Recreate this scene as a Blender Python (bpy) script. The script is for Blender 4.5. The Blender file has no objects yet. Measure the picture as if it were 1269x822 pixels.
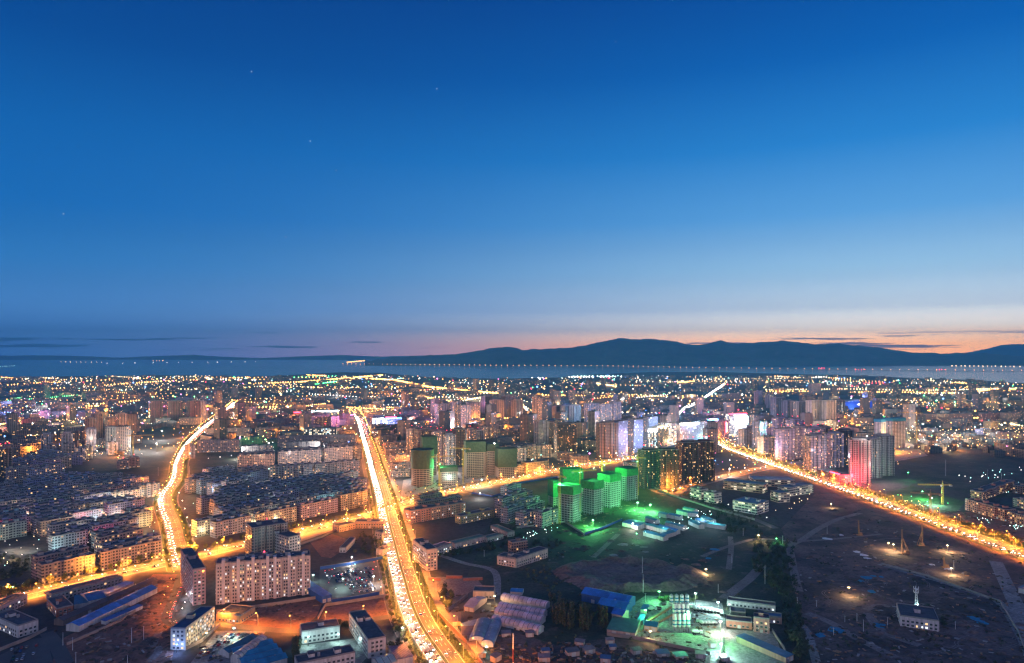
import bpy, math, random
from mathutils import Vector, noise
rng = random.Random(11)
SC = bpy.context.scene
COL = SC.collection
# ------------------------------------------------------------------ camera, sky, sun, exposure
F, H, HOR, CX = 846.0, 220.0, 437.0, 634.5      # focal length and horizon of the photograph, eye height in metres
cam_d = bpy.data.cameras.new('camera'); cam = bpy.data.objects.new('camera', cam_d); COL.objects.link(cam)
cam_d.sensor_width = 36; cam_d.lens = 36 * F / 1269; cam_d.shift_y = 26 / 1269
cam_d.clip_start = 1; cam_d.clip_end = 120000
cam.location = (0, 0, H); cam.rotation_euler = (math.radians(90), 0, 0)
SC.camera = cam

def s2l(r, g, b):
    f = lambda c: c / 12.92 if c <= .04045 else ((c + .055) / 1.055) ** 2.4
    return (f(r / 255), f(g / 255), f(b / 255), 1)

class NT:
    """small helper for building node trees"""
    def __init__(s, tree): s.t = tree; s.n = tree.nodes; s.l = tree.links
    def new(s, typ, **kw):
        n = s.n.new(typ)
        for k, v in kw.items(): setattr(n, k, v)
        return n
    def put(s, sock, v):
        if isinstance(v, bpy.types.NodeSocket): s.l.new(v, sock)
        elif v is not None:
            if sock.type == 'RGBA' and not hasattr(v, '__len__'): v = (v, v, v, 1)
            if sock.type == 'RGBA' and len(v) == 3: v = (*v, 1)
            sock.default_value = v
    def m(s, op, a, b=None, c=None, clamp=False):
        n = s.new('ShaderNodeMath', operation=op, use_clamp=clamp)
        for i, v in enumerate((a, b, c)): s.put(n.inputs[i], v)
        return n.outputs[0]
    def mix(s, f, a, b, blend='MIX'):
        n = s.new('ShaderNodeMix', data_type='RGBA', blend_type=blend)
        s.put(n.inputs[0], f); s.put(n.inputs[6], a); s.put(n.inputs[7], b)
        return n.outputs[2]
    def ramp(s, f, stops, interp='LINEAR'):
        n = s.new('ShaderNodeValToRGB'); n.color_ramp.interpolation = interp
        e = n.color_ramp.elements
        while len(e) < len(stops): e.new(.5)
        for k, (p, c) in enumerate(stops):
            e[k].position = p; e[k].color = c if len(c) == 4 else (*c, 1)
        s.put(n.inputs[0], f); return n.outputs[0]
    def xyz(s, v):
        n = s.new('ShaderNodeSeparateXYZ'); s.put(n.inputs[0], v); return n.outputs
    def vec(s, x, y, z):
        n = s.new('ShaderNodeCombineXYZ')
        for i, v in enumerate((x, y, z)): s.put(n.inputs[i], v)
        return n.outputs[0]
    def noise(s, v, scale, detail=3, rough=.55):
        n = s.new('ShaderNodeTexNoise'); n.inputs['Scale'].default_value = scale; n.inputs['Detail'].default_value = detail
        n.inputs['Roughness'].default_value = rough; s.put(n.inputs['Vector'], v); return n.outputs[0]
    def white(s, v):
        n = s.new('ShaderNodeTexWhiteNoise', noise_dimensions='3D'); s.put(n.inputs[0], v); return n.outputs
    def remap(s, v, a, b, c=0, d=1, smooth=True):
        n = s.new('ShaderNodeMapRange', interpolation_type='SMOOTHSTEP' if smooth else 'LINEAR')
        for i, q in enumerate((v, a, b, c, d)): s.put(n.inputs[i], q)
        return n.outputs[0]

SUN_AZ = 34.0
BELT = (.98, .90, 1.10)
world = bpy.data.worlds.new('World'); SC.world = world; world.use_nodes = True
w = NT(world.node_tree); w.n.clear()
dirv = w.new('ShaderNodeTexCoord').outputs['Generated']
dx, dy, dz = w.xyz(dirv)
hl = w.m('MAXIMUM', w.m('SQRT', w.m('ADD', w.m('MULTIPLY', dx, dx), w.m('MULTIPLY', dy, dy))), .001)
az = w.m('DIVIDE', w.m('ADD', w.m('MULTIPLY', dx, math.sin(math.radians(SUN_AZ))), w.m('MULTIPLY', dy, math.cos(math.radians(SUN_AZ)))), hl)
tz = w.m('POWER', w.m('MAXIMUM', az, 0.0), 4.0)
def st2(*a): return [(z, s2l(*c)) for z, c in a]
away = w.ramp(dz, st2((0, (58, 96, 160)), (.02, (74, 116, 178)), (.05, (78, 136, 200)), (.114, (42, 124, 198)), (.182, (14, 108, 190)), (.27, (8, 98, 178)), (.37, (0, 74, 152)), (.46, (0, 60, 136)), (.60, (40, 66, 132)), (.75, (72, 86, 150)), (1, (84, 94, 156))))  # both ramps: unseen overhead sky brightened to add light on the ground
near = w.ramp(dz, st2((0, (255, 140, 66)), (.016, (255, 176, 110)), (.032, (246, 216, 186)), (.05, (226, 232, 236)), (.08, (200, 226, 246)), (.114, (168, 214, 248)), (.182, (100, 174, 238)), (.27, (40, 136, 216)), (.37, (4, 98, 184)), (.46, (0, 74, 158)), (.60, (40, 66, 132)), (.75, (72, 86, 150)), (1, (84, 94, 156))))
glowc = w.mix(w.m('POWER', tz, 1.35), (0, 0, 0, 1), w.ramp(dz, [(0, (5.4, 2.1, .3)), (.012, (5.0, 2.2, .45)), (.022, (4.4, 2.6, 1.2)), (.034, (2.0, 1.75, 1.35)), (.06, (.34, .37, .38)), (.10, (.05, .08, .10)), (.15, (0, 0, 0))]))
away = w.mix(1.0, away, w.ramp(dz, [(0, (.06, .26, .75)), (.02, (.05, .20, .56)), (.05, (.03, .11, .28)), (.09, (.008, .03, .08)), (.15, (0, 0, 0))]), 'ADD')
skyc = w.mix(1.0, w.mix(tz, away, near), glowc, 'ADD')
# bright band of sky added behind the camera to light the facades
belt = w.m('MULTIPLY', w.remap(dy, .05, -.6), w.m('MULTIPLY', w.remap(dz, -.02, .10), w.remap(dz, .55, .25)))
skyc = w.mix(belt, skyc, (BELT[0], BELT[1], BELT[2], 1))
# thin dark cloud bars low over the horizon
azi = w.m('ARCTAN2', dx, dy)
cn = w.noise(w.vec(w.m('MULTIPLY', azi, 7.0), w.m('MULTIPLY', dz, 190.0), 3.7), 1.0, 5, .6)
band = w.m('MULTIPLY', w.remap(dz, .001, .008), w.remap(dz, .034, .016))
thr = w.remap(w.m('ABSOLUTE', w.m('SUBTRACT', azi, .02)), .05, .55, .62, .52)
cm = w.m('MULTIPLY', w.remap(w.m('SUBTRACT', cn, thr), 0, .07), band)
skyc = w.mix(w.m('MULTIPLY', cm, .92), skyc, w.mix(tz, s2l(26, 52, 104), s2l(92, 92, 128)))
# a few faint stars
vs = w.new('ShaderNodeVectorMath', operation='SCALE'); w.put(vs.inputs[0], dirv); vs.inputs['Scale'].default_value = 230.0
fl = w.new('ShaderNodeVectorMath', operation='FLOOR'); w.l.new(vs.outputs[0], fl.inputs[0])
fr = w.new('ShaderNodeVectorMath', operation='SUBTRACT'); w.l.new(vs.outputs[0], fr.inputs[0]); w.l.new(fl.outputs[0], fr.inputs[1])
ds = w.new('ShaderNodeVectorMath', operation='DISTANCE'); w.l.new(fr.outputs[0], ds.inputs[0]); ds.inputs[1].default_value = (.5, .5, .5)
star = w.m('MULTIPLY', w.m('GREATER_THAN', w.white(fl.outputs[0])[0], .9991), w.m('MULTIPLY', w.m('LESS_THAN', ds.outputs['Value'], .22), w.remap(dz, .08, .2)))
skyc = w.mix(w.m('MULTIPLY', star, .55), skyc, (.8, .9, 1, 1))
nish = w.new('ShaderNodeTexSky', sky_type='NISHITA'); nish.sun_disc = False
nish.sun_elevation = math.radians(-3); nish.sun_rotation = math.radians(SUN_AZ); nish.altitude = 1900
bg1 = w.new('ShaderNodeBackground'); w.put(bg1.inputs[0], nish.outputs[0]); bg1.inputs[1].default_value = .01
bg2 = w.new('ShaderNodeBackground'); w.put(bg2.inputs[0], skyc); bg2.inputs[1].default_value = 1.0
add = w.new('ShaderNodeAddShader'); w.l.new(bg1.outputs[0], add.inputs[0]); w.l.new(bg2.outputs[0], add.inputs[1])
out = w.new('ShaderNodeOutputWorld'); w.l.new(add.outputs[0], out.inputs[0])

sd = bpy.data.lights.new('afterglow_sun', 'SUN'); sd.energy = .05; sd.angle = math.radians(20); sd.color = (1, .62, .4)
so = bpy.data.objects.new('afterglow_sun', sd); COL.objects.link(so)
so.rotation_euler = Vector((-math.sin(math.radians(SUN_AZ)), -math.cos(math.radians(SUN_AZ)), -math.tan(math.radians(2)))).to_track_quat('-Z', 'Y').to_euler()

SC.view_settings.view_transform = 'Standard'; SC.view_settings.look = 'None'; SC.view_settings.gamma = 1
SC.view_settings.use_curve_mapping = False
SC.view_settings.exposure = 0.0
cy = SC.cycles
cy.use_denoising = True; cy.volume_bounces = 1; cy.max_bounces = 3; cy.diffuse_bounces = 2; cy.glossy_bounces = 2; cy.transmission_bounces = 2
cy.transparent_max_bounces = 8; cy.sample_clamp_indirect = 2.0; cy.caustics_reflective = False; cy.caustics_refractive = False
cy.use_adaptive_sampling = True; cy.adaptive_threshold = .02; cy.filter_width = 1.3
try: cy.use_light_tree = True
except Exception: pass

# ------------------------------------------------------------------ helpers
def G(px, py, z=0.0):
    """point of the ground (or of level z) that the photograph shows at px, py"""
    D = (H - z) * F / (py - HOR); return Vector(((px - CX) / F * D, D))
def P(x, y, z=0.0): return CX + F * x / y, HOR + F * (H - z) / y
def inpoly(p, poly):
    x, y = p; c = False; n = len(poly)
    for i in range(n):
        x1, y1 = poly[i]; x2, y2 = poly[i - 1]
        if (y1 > y) != (y2 > y) and x < (x2 - x1) * (y - y1) / (y2 - y1) + x1: c = not c
    return c
_U = ['zeroth', 'first', 'second', 'third', 'fourth', 'fifth', 'sixth', 'seventh', 'eighth', 'ninth', 'tenth', 'eleventh', 'twelfth', 'thirteenth', 'fourteenth', 'fifteenth', 'sixteenth', 'seventeenth', 'eighteenth', 'nineteenth']
_T = {2: 'twent', 3: 'thirt', 4: 'fort', 5: 'fift', 6: 'sixt', 7: 'sevent', 8: 'eight', 9: 'ninet'}
def nth(n):
    if n < 20: return _U[n]
    if n >= 100: return 'hundredth' if n == 100 else 'hundred-and-' + nth(n - 100)
    a, b = divmod(n, 10); return _T[a] + ('ieth' if b == 0 else 'y-' + _U[b])

class MB:
    """collects faces with metre-scaled uvs; build() links them as one mesh object"""
    def __init__(s): s.v = []; s.f = []; s.m = []; s.uv = []; s.sm = []
    def face(s, pts, m=0, uv=None, smooth=False):
        b = len(s.v); s.v.extend(tuple(p) for p in pts); s.f.append(tuple(range(b, b + len(pts)))); s.m.append(m)
        s.uv.extend(uv or [(p[0], p[1]) for p in pts]); s.sm.append(smooth)
    def prism(s, fp, z0, z1, m=0, top=None, bottom=None, u0=0.0, v0=None):
        u = u0; v0 = z0 if v0 is None else v0; n = len(fp)
        for i in range(n):
            a, b = fp[i], fp[(i + 1) % n]; d = math.hypot(b[0] - a[0], b[1] - a[1])
            s.face([(a[0], a[1], z0), (b[0], b[1], z0), (b[0], b[1], z1), (a[0], a[1], z1)], m, [(u, v0), (u + d, v0), (u + d, v0 + z1 - z0), (u, v0 + z1 - z0)]); u += d
        if top is not None: s.face([(p[0], p[1], z1) for p in fp], top)
        if bottom is not None: s.face([(p[0], p[1], z0) for p in reversed(fp)], bottom)
    def box(s, x0, x1, y0, y1, z0, z1, m=0, top=None, bottom=None, u0=0.0):
        s.prism([(x0, y0), (x1, y0), (x1, y1), (x0, y1)], z0, z1, m, m if top is None else top, bottom, u0)
    def tube(s, a, b, r0, r1=None, n=6, m=0, cap=True):
        a = Vector(a); b = Vector(b); r1 = r0 if r1 is None else r1; d = (b - a).normalized()
        x = d.orthogonal().normalized(); y = d.cross(x)
        A = [a + (x * math.cos(t) + y * math.sin(t)) * r0 for t in (math.tau * k / n for k in range(n))]
        Bq = [b + (x * math.cos(t) + y * math.sin(t)) * r1 for t in (math.tau * k / n for k in range(n))]
        for k in range(n): s.face([A[k], A[(k + 1) % n], Bq[(k + 1) % n], Bq[k]], m, smooth=n > 8)
        if cap: s.face(Bq, m); s.face(A[::-1], m)
    def ball(s, c, r, m=0, rz=None):
        x, y, z = c; rz = rz or r
        P6 = [(x + r, y, z), (x, y + r, z), (x - r, y, z), (x, y - r, z), (x, y, z + rz), (x, y, z - rz)]
        for i in range(4):
            s.face([P6[i], P6[(i + 1) % 4], P6[4]], m); s.face([P6[(i + 1) % 4], P6[i], P6[5]], m)
    def mesh(s, name, mats):
        me = bpy.data.meshes.new(name); me.from_pydata(s.v, [], s.f)
        for mt in (mats if isinstance(mats, (list, tuple)) else [mats]): me.materials.append(mt)
        if s.f:
            me.polygons.foreach_set('material_index', s.m); me.polygons.foreach_set('use_smooth', s.sm)
            uvl = me.uv_layers.new(name='UVMap'); uvl.data.foreach_set('uv', [c for q in s.uv for c in q])
        me.update(); return me
    def build(s, name, mats, parent=None, loc=None, rz=0, color=None):
        return obj(name, s.mesh(name, mats), parent, loc, rz, color)

def obj(name, me, parent=None, loc=None, rz=0, color=None):
    o = bpy.data.objects.new(name, me); COL.objects.link(o)
    if parent is not None: o.parent = parent
    if loc is not None: o.location = loc if len(loc) == 3 else (loc[0], loc[1], 0)
    if rz: o.rotation_euler = (0, 0, rz)
    if color is not None: o.color = (*color[:3], 1)
    return o
SEEN = {}
def tag(o, label=None, cat=None, group=None, kind=None):
    if label:
        SEEN.setdefault(label, []).append(o.name); n = len(label.split())
        if not 4 <= n <= 16: print('LABEL WORDS', n, label)
        o['label'] = label
    if cat: o['category'] = cat
    if group: o['group'] = group
    if kind: o['kind'] = kind
    return o
def thing(name, label, cat, loc=(0, 0, 0), rz=0, group=None):
    o = obj(name, None, None, loc, rz); o.empty_display_size = 1
    return tag(o, label, cat, group)
def copy_tree(o, parent=None):
    c = o.copy(); COL.objects.link(c)
    if parent is not None: c.parent = parent
    for ch in KIDS.get(o.name, ()): copy_tree_child(ch, c)
    return c
def copy_tree_child(o, parent):
    c = o.copy(); COL.objects.link(c); c.parent = parent
    if COPIED: COPIED[-1].append(c)
    for ch in KIDS.get(o.name, ()): copy_tree_child(ch, c)
KIDS = {}; COPIED = []
def lamp(name, parent, loc, energy, color, radius=.6, kind='POINT'):
    key = (energy, color, radius, kind)
    d = LD.get(key)
    if d is None:
        d = bpy.data.lights.new(name, kind)
        if kind == 'SPOT': d.spot_size = math.radians(146); d.spot_blend = .45
        d.energy = energy; d.color = color; d.shadow_soft_size = radius; LD[key] = d
    return obj(name, d, parent, loc)
LD = {}

# ------------------------------------------------------------------ materials
def newmat(name):
    m = bpy.data.materials.new(name); m.use_nodes = True; t = NT(m.node_tree); t.n.clear()
    o = t.new('ShaderNodeOutputMaterial'); b = t.new('ShaderNodeBsdfPrincipled'); t.l.new(b.outputs[0], o.inputs[0])
    try: m.cycles.emission_sampling = 'NONE'
    except Exception: pass
    return m, t, b
def objpos(t): return t.new('ShaderNodeTexCoord').outputs['Object']
def plain(name, col, rough=.8, metal=0.0, var=.25, scale=.4, objcol=False, streak=False):
    m, t, b = newmat(name)
    c = t.new('ShaderNodeObjectInfo').outputs['Color'] if objcol else col
    p = t.new('ShaderNodeNewGeometry').outputs['Position']
    if streak:
        vm = t.new('ShaderNodeVectorMath', operation='MULTIPLY'); t.put(vm.inputs[0], p); vm.inputs[1].default_value = (1, 1, .1); p = vm.outputs[0]
    n = t.noise(p, scale, 4, .6)
    c = t.mix(1.0, c, t.ramp(n, [(.25, (1 - var,) * 3), (.75, (1 + var,) * 3)]), 'MULTIPLY')
    t.put(b.inputs['Base Color'], c); b.inputs['Roughness'].default_value = rough; b.inputs['Metallic'].default_value = metal
    return m
def glow(name, col, s, objcol=False):
    m, t, b = newmat(name)
    b.inputs['Base Color'].default_value = (.02, .02, .02, 1)
    t.put(b.inputs['Emission Color'], t.new('ShaderNodeObjectInfo').outputs['Color'] if objcol else (*col, 1))
    b.inputs['Emission Strength'].default_value = s
    return m
def ground(name, c1, c2, scale=.02, c3=None, rough=.9, fine=.6, bump=.3):
    m, t, b = newmat(name)
    p = t.new('ShaderNodeNewGeometry').outputs['Position']
    n = t.noise(p, scale, 6, .62); c = t.mix(t.remap(n, .35, .65), c1, c2)
    if c3: c = t.mix(t.remap(t.noise(p, scale * 3.1, 5, .6), .55, .68), c, c3)
    c = t.mix(1.0, c, t.ramp(t.noise(p, fine, 5, .7), [(.25, (.35,) * 3), (.75, (1.7,) * 3)]), 'MULTIPLY')
    t.put(b.inputs['Base Color'], c); b.inputs['Roughness'].default_value = rough
    if bump:
        bp = t.new('ShaderNodeBump'); bp.inputs['Strength'].default_value = bump; bp.inputs['Distance'].default_value = 1.0
        t.put(bp.inputs['Height'], t.noise(p, fine * .5, 4, .6)); t.l.new(bp.outputs[0], b.inputs['Normal'])
    return m
WARM, NEUT, COOL = (1, .56, .22, 1), (1, .84, .6, 1), (.68, .9, 1, 1)
def facade(name, cw, ch, wx, wy, lit, s=2.5, glass=(.025, .03, .045), gr=.2, band=0, far=False, slab=.0, pal=None, glassmix=0.0, stripe=0, metal=0.0, shop=0.0, cellglow=None):
    """wall with a grid of windows, each lit or dark by its own random number; the wall colour is the object's colour"""
    m, t, b = newmat(name)
    u, v, _ = t.xyz(t.new('ShaderNodeUVMap').outputs[0])
    oi = t.new('ShaderNodeObjectInfo')
    U = t.m('DIVIDE', u, cw); V = t.m('DIVIDE', v, ch)
    fu = t.m('FRACT', U); fv = t.m('FRACT', V); iu = t.m('FLOOR', U); iv = t.m('FLOOR', V)
    seed = t.m('MULTIPLY', oi.outputs['Random'], 517.3)
    wn = t.white(t.vec(iu, iv, seed)); wr, wg, wb = t.xyz(wn[1])
    mask = t.m('MULTIPLY', t.m('MULTIPLY', t.m('GREATER_THAN', fu, wx[0]), t.m('LESS_THAN', fu, wx[1])), t.m('MULTIPLY', t.m('GREATER_THAN', fv, wy[0]), t.m('LESS_THAN', fv, wy[1])))
    colr = t.white(t.vec(iu, 7.5, seed))[0]
    litv = t.m('LESS_THAN', wn[0], t.m('MULTIPLY', t.m('ADD', .45, t.m('MULTIPLY', colr, 1.1)), lit))
    if shop: litv = t.m('MAXIMUM', litv, t.m('MULTIPLY', t.m('LESS_THAN', iv, .5), t.m('LESS_THAN', wg, shop)))
    pal = pal or [(0, WARM), (.4, WARM), (.5, NEUT), (.75, NEUT), (.8, COOL)]
    lc = t.ramp(wr, pal, 'CONSTANT')
    if far:
        idn = t.white(t.vec(t.m('FLOOR', t.m('DIVIDE', u, 1000.0)), 3.3, 1.1))
        wall = t.ramp(idn[0], [(0, (.12, .11, .11)), (.35, (.20, .19, .19)), (.6, (.30, .27, .25)), (.85, (.22, .16, .13))])
    else: wall = oi.outputs['Color']
    p = t.new('ShaderNodeNewGeometry').outputs['Position']
    wall = t.mix(1.0, wall, t.ramp(t.noise(p, .12, 5, .65), [(.25, (.78,) * 3), (.75, (1.15,) * 3)]), 'MULTIPLY')
    if slab: wall = t.mix(t.m('MULTIPLY', t.m('LESS_THAN', fv, slab), .45), wall, (.05, .05, .055, 1))
    if stripe: wall = t.mix(t.m('MULTIPLY', t.m('LESS_THAN', t.m('FRACT', t.m('DIVIDE', iu, float(stripe))), .9 / stripe), .7), wall, (.06, .05, .05, 1))
    gl = t.mix(wb, (*glass, 1), tuple(c * 2.2 for c in glass) + (1,))
    t.put(b.inputs['Base Color'], t.mix(mask, wall, gl))
    t.put(b.inputs['Roughness'], t.m('SUBTRACT', .82, t.m('MULTIPLY', mask, .82 - gr)))
    if metal: t.put(b.inputs['Metallic'], t.m('MULTIPLY', mask, metal))
    t.put(b.inputs['Emission Color'], lc)
    t.put(b.inputs['Emission Strength'], t.m('MULTIPLY', t.m('MULTIPLY', mask, litv), t.m('MULTIPLY', t.m('ADD', .25, t.m('POWER', wg, 2.0)), s)))
    return m
M = {}
CP = [(0, WARM), (.3, NEUT), (.62, COOL)]
M['res'] = facade('flat_block_wall', 3.0, 3.0, (.2, .8), (.28, .8), .085, 2.2, pal=CP)
M['lit'] = facade('lived_in_wall', 3.2, 3.0, (.2, .8), (.25, .8), .15, 2.0, shop=.3, pal=CP)
M['tower'] = facade('tower_wall', 2.9, 3.1, (.26, .78), (.25, .8), .19, 2.8, stripe=4, pal=CP)
M['dark'] = facade('dark_tower_wall', 2.7, 3.1, (.25, .75), (.25, .8), .14, 2.6, stripe=3, pal=CP)
M['empty'] = facade('unlit_tower_wall', 3.0, 3.1, (.22, .78), (.18, .84), .02, 1.5, stripe=3)
M['glass'] = facade('curtain_wall', 2.6, 3.6, (.06, .94), (.07, .93), .10, 1.2, glass=(.13, .17, .28), gr=.15, metal=.15, pal=[(0, COOL), (.6, NEUT)])
M['office'] = facade('ribbon_window_wall', 5.0, 3.6, (.06, .94), (.35, .82), .35, 1.5, pal=[(0, NEUT), (.45, COOL)])
M['far'] = facade('distant_wall', 4.2, 3.2, (.2, .8), (.2, .8), .045, 3.0, far=True, pal=CP)
M['led'] = facade('led_panel_wall', 4.0, 4.2, (.12, .9), (.12, .9), .62, 2.6, pal=[(0, NEUT), (.5, COOL)])
M['plaster'] = plain('plaster', None, .85, objcol=True, var=.34, scale=.45, streak=True)
M['brick'] = plain('brick', (.30, .13, .09), .9, var=.2, scale=.5)
M['roof'] = plain('bitumen_roof', (.075, .082, .10), .9, var=.5, scale=.25)
M['coping'] = plain('coping', (.26, .25, .25), .9, var=.2, scale=.5)
M['conc'] = plain('concrete', (.30, .29, .28), .9, var=.25, scale=.2)
M['dirt_wall'] = plain('boundary_plaster', (.34, .28, .24), .9, var=.3, scale=.15)
M['steel'] = plain('galvanised_steel', (.4, .41, .43), .45, .6, var=.1)
M['yellow'] = plain('yellow_paint', (.6, .42, .05), .5, var=.1)
M['rust'] = plain('rust_paint', (.32, .17, .09), .7, var=.2)
M['white'] = plain('white_paint', (.7, .7, .7), .6, var=.08)
M['gnet'] = plain('bright_green_netting', (.04, .22, .08), .95, var=.35, scale=.3)
M['net'] = plain('green_netting', (.06, .095, .06), .95, var=.35, scale=.3)
M['rednet'] = plain('red_netting', (.17, .035, .04), .95, var=.3, scale=.3)
M['bluenet'] = plain('blue_netting', (.03, .22, .36), .95, var=.2, scale=.3)
M['trunk'] = plain('bark', (.08, .06, .045), .95)
M['solar'] = plain('solar_glass', (.02, .03, .07), .2, var=.1)
def corr(name, w=.9, objcol=True, col=None, rough=.45, sky=False):
    m, t, b = newmat(name); u, v, _ = t.xyz(t.new('ShaderNodeUVMap').outputs[0])
    p = t.new('ShaderNodeNewGeometry').outputs['Position']
    c = t.new('ShaderNodeObjectInfo').outputs['Color'] if objcol else col
    ribs = t.m('SINE', t.m('MULTIPLY', u, math.tau / w))
    c = t.mix(1.0, c, t.ramp(t.noise(p, .2, 5, .65), [(.3, (.65,) * 3), (.7, (1.25,) * 3)]), 'MULTIPLY')
    c = t.mix(t.remap(t.noise(p, .35, 5, .7), .66, .76), c, (.10, .07, .05, 1))
    sheet = t.white(t.vec(t.m('FLOOR', t.m('DIVIDE', u, 5.0)), 1.0, 2.0))[0]
    c = t.mix(1.0, c, t.ramp(sheet, [(0, (.7,) * 3), (1, (1.2,) * 3)]), 'MULTIPLY')
    if sky: c = t.mix(t.m('MULTIPLY', t.m('LESS_THAN', t.m('FRACT', t.m('DIVIDE', u, 4.2)), .14), .75), c, (.05, .05, .07, 1))
    t.put(b.inputs['Base Color'], c); b.inputs['Roughness'].default_value = rough
    bp = t.new('ShaderNodeBump'); bp.inputs['Strength'].default_value = .5; bp.inputs['Distance'].default_value = .1
    t.put(bp.inputs['Height'], ribs); t.l.new(bp.outputs[0], b.inputs['Normal'])
    return m
M['sheet'] = corr('corrugated_sheet'); M['ribbed'] = corr('ribbed_vault_sheet', sky=True)
M['asphalt'] = ground('asphalt', (.075, .072, .07, 1), (.10, .096, .09, 1), .05, rough=.75, fine=1.5, bump=0)
M['mark'] = plain('road_paint', (.75, .74, .7), .6, var=.15, scale=1)
M['ymark'] = plain('yellow_road_paint', (.7, .5, .08), .6, var=.15, scale=1)
M['pave'] = ground('pavement_slabs', (.16, .15, .14, 1), (.22, .2, .19, 1), .1, fine=1.2, bump=0)
M['city'] = ground('city_ground', (.035, .036, .04, 1), (.06, .056, .056, 1), .004, (.04, .05, .035, 1), fine=.15)
M['soil'] = ground('bare_soil', (.042, .034, .034, 1), (.16, .11, .095, 1), .018, (.035, .032, .036, 1), fine=.3, bump=.9)
M['redsoil'] = ground('red_soil', (.15, .075, .055, 1), (.22, .12, .085, 1), .03, (.10, .055, .045, 1), fine=.3)
M['field'] = ground('rough_grass_ground', (.02, .034, .022, 1), (.06, .06, .042, 1), .02, (.10, .085, .07, 1), fine=.35, bump=.8)
M['turf'] = ground('short_turf', (.03, .06, .02, 1), (.05, .085, .03, 1), .05, fine=.8)
M['mound'] = ground('heaped_earth', (.12, .09, .075, 1), (.18, .14, .12, 1), .03, (.08, .075, .05, 1), fine=.35)
M['yard'] = ground('yard_concrete', (.2, .2, .19, 1), (.27, .27, .25, 1), .04, (.16, .15, .14, 1), fine=.4, bump=0)
M['track'] = ground('dirt_track', (.17, .14, .13, 1), (.22, .19, .17, 1), .05, fine=.5)
def leafmat(name, a, bcol):
    m, t, b = newmat(name)
    r = t.white(t.new('ShaderNodeNewGeometry').outputs['Position'])[0]
    oi = t.new('ShaderNodeObjectInfo').outputs['Random']
    c = t.mix(t.noise(objpos(t), .9, 3), a, bcol); c = t.mix(1.0, c, t.ramp(oi, [(0, (.7,) * 3), (1, (1.25,) * 3)]), 'MULTIPLY')
    t.put(b.inputs['Base Color'], c); b.inputs['Roughness'].default_value = .7
    return m
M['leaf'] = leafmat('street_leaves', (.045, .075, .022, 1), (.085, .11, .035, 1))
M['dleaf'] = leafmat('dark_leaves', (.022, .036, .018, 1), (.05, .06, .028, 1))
M['pleaf'] = leafmat('poplar_leaves', (.05, .055, .022, 1), (.10, .09, .045, 1))
SOD = (1.0, .28, .03); WHITE = (1.0, .93, .82); CYAN = (.6, 1.0, .92); GREEN = (.16, 1.0, .28); RED = (1.0, .05, .07)
GL = {'sod': glow('sodium_glow', (1, .42, .07), 30), 'white': glow('white_glow', (1, .93, .85), 30), 'cyan': glow('mercury_glow', (.55, 1, .95), 26), 'green': glow('green_glow', (.1, 1, .25), 24),
      'red': glow('red_glow', (1, .03, .06), 14), 'blue': glow('blue_glow', (.08, .25, 1), 16), 'pink': glow('pink_glow', (1, .2, .7), 14), 'warm': glow('warm_glow', (1, .7, .35), 18)}
GL2 = {'sod': glow('far_sodium', (1, .45, .1), 9), 'white': glow('far_white', (1, .93, .85), 8), 'cyan': glow('far_mercury', (.45, 1, .95), 6), 'green': glow('far_green', (.1, 1, .3), 6),
       'red': glow('far_red', (1, .04, .08), 6), 'blue': glow('far_blue', (.12, .3, 1), 8), 'pink': glow('far_pink', (1, .25, .7), 6), 'warm': glow('far_warm', (1, .7, .35), 7)}
M['wlit'] = glow('lit_window_warm', (1, .62, .28), 1.6); M['wlit2'] = glow('lit_window_white', (.9, .95, 1), 1.6)
M['wdark'] = plain('window_glass', (.02, .025, .035), .12, var=.2)
M['frame'] = plain('window_frame', (.5, .5, .5), .6, var=.1)
# ------------------------------------------------------------------ the setting: ground, lake, mountains, roads
def patch(name, poly, mat, z, h=0):
    mb = MB(); pts = [G(*p) for p in poly]
    a = sum(pts[i - 1].x * pts[i].y - pts[i].x * pts[i - 1].y for i in range(len(pts)))
    if a < 0: pts.reverse()
    mb.face([(p.x, p.y, z) for p in pts], 0)
    return tag(mb.build(name, M[mat]), kind='structure')
mb = MB(); mb.face([(-26000, -3000, 0), (26000, -3000, 0), (26000, 27500, 0), (-26000, 27500, 0)]); tag(mb.build('ground', M['city']), kind='structure')
def water():
    m, t, b = newmat('lake_water')
    b.inputs['Base Color'].default_value = (.012, .03, .06, 1); b.inputs['Roughness'].default_value = .16; b.inputs['IOR'].default_value = 1.33
    p = t.new('ShaderNodeNewGeometry').outputs['Position']
    bp = t.new('ShaderNodeBump'); bp.inputs['Strength'].default_value = .6; bp.inputs['Distance'].default_value = 2
    t.put(bp.inputs['Height'], t.noise(p, .12, 3, .6)); t.l.new(bp.outputs[0], b.inputs['Normal'])
    return m
shore = [(-1200, 466), (-260, 468), (0, 467), (120, 466), (230, 465), (300, 467), (350, 465.5), (420, 461.5), (470, 462), (500, 465), (525, 467), (560, 468.5), (620, 469.5), (690, 468), (740, 464), (800, 461.5), (880, 461), (950, 463), (1050, 465), (1140, 469), (1200, 471), (1269, 475), (1420, 483), (1900, 474)]
sp = [G(*p) for p in shore]
mb = MB(); far = [(25500, 25500), (-25500, 25500)]
mb.face([(p.x, p.y, .05) for p in sp] + [(x, y, .05) for x, y in far]); tag(mb.build('lake', water()), kind='structure')

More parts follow.
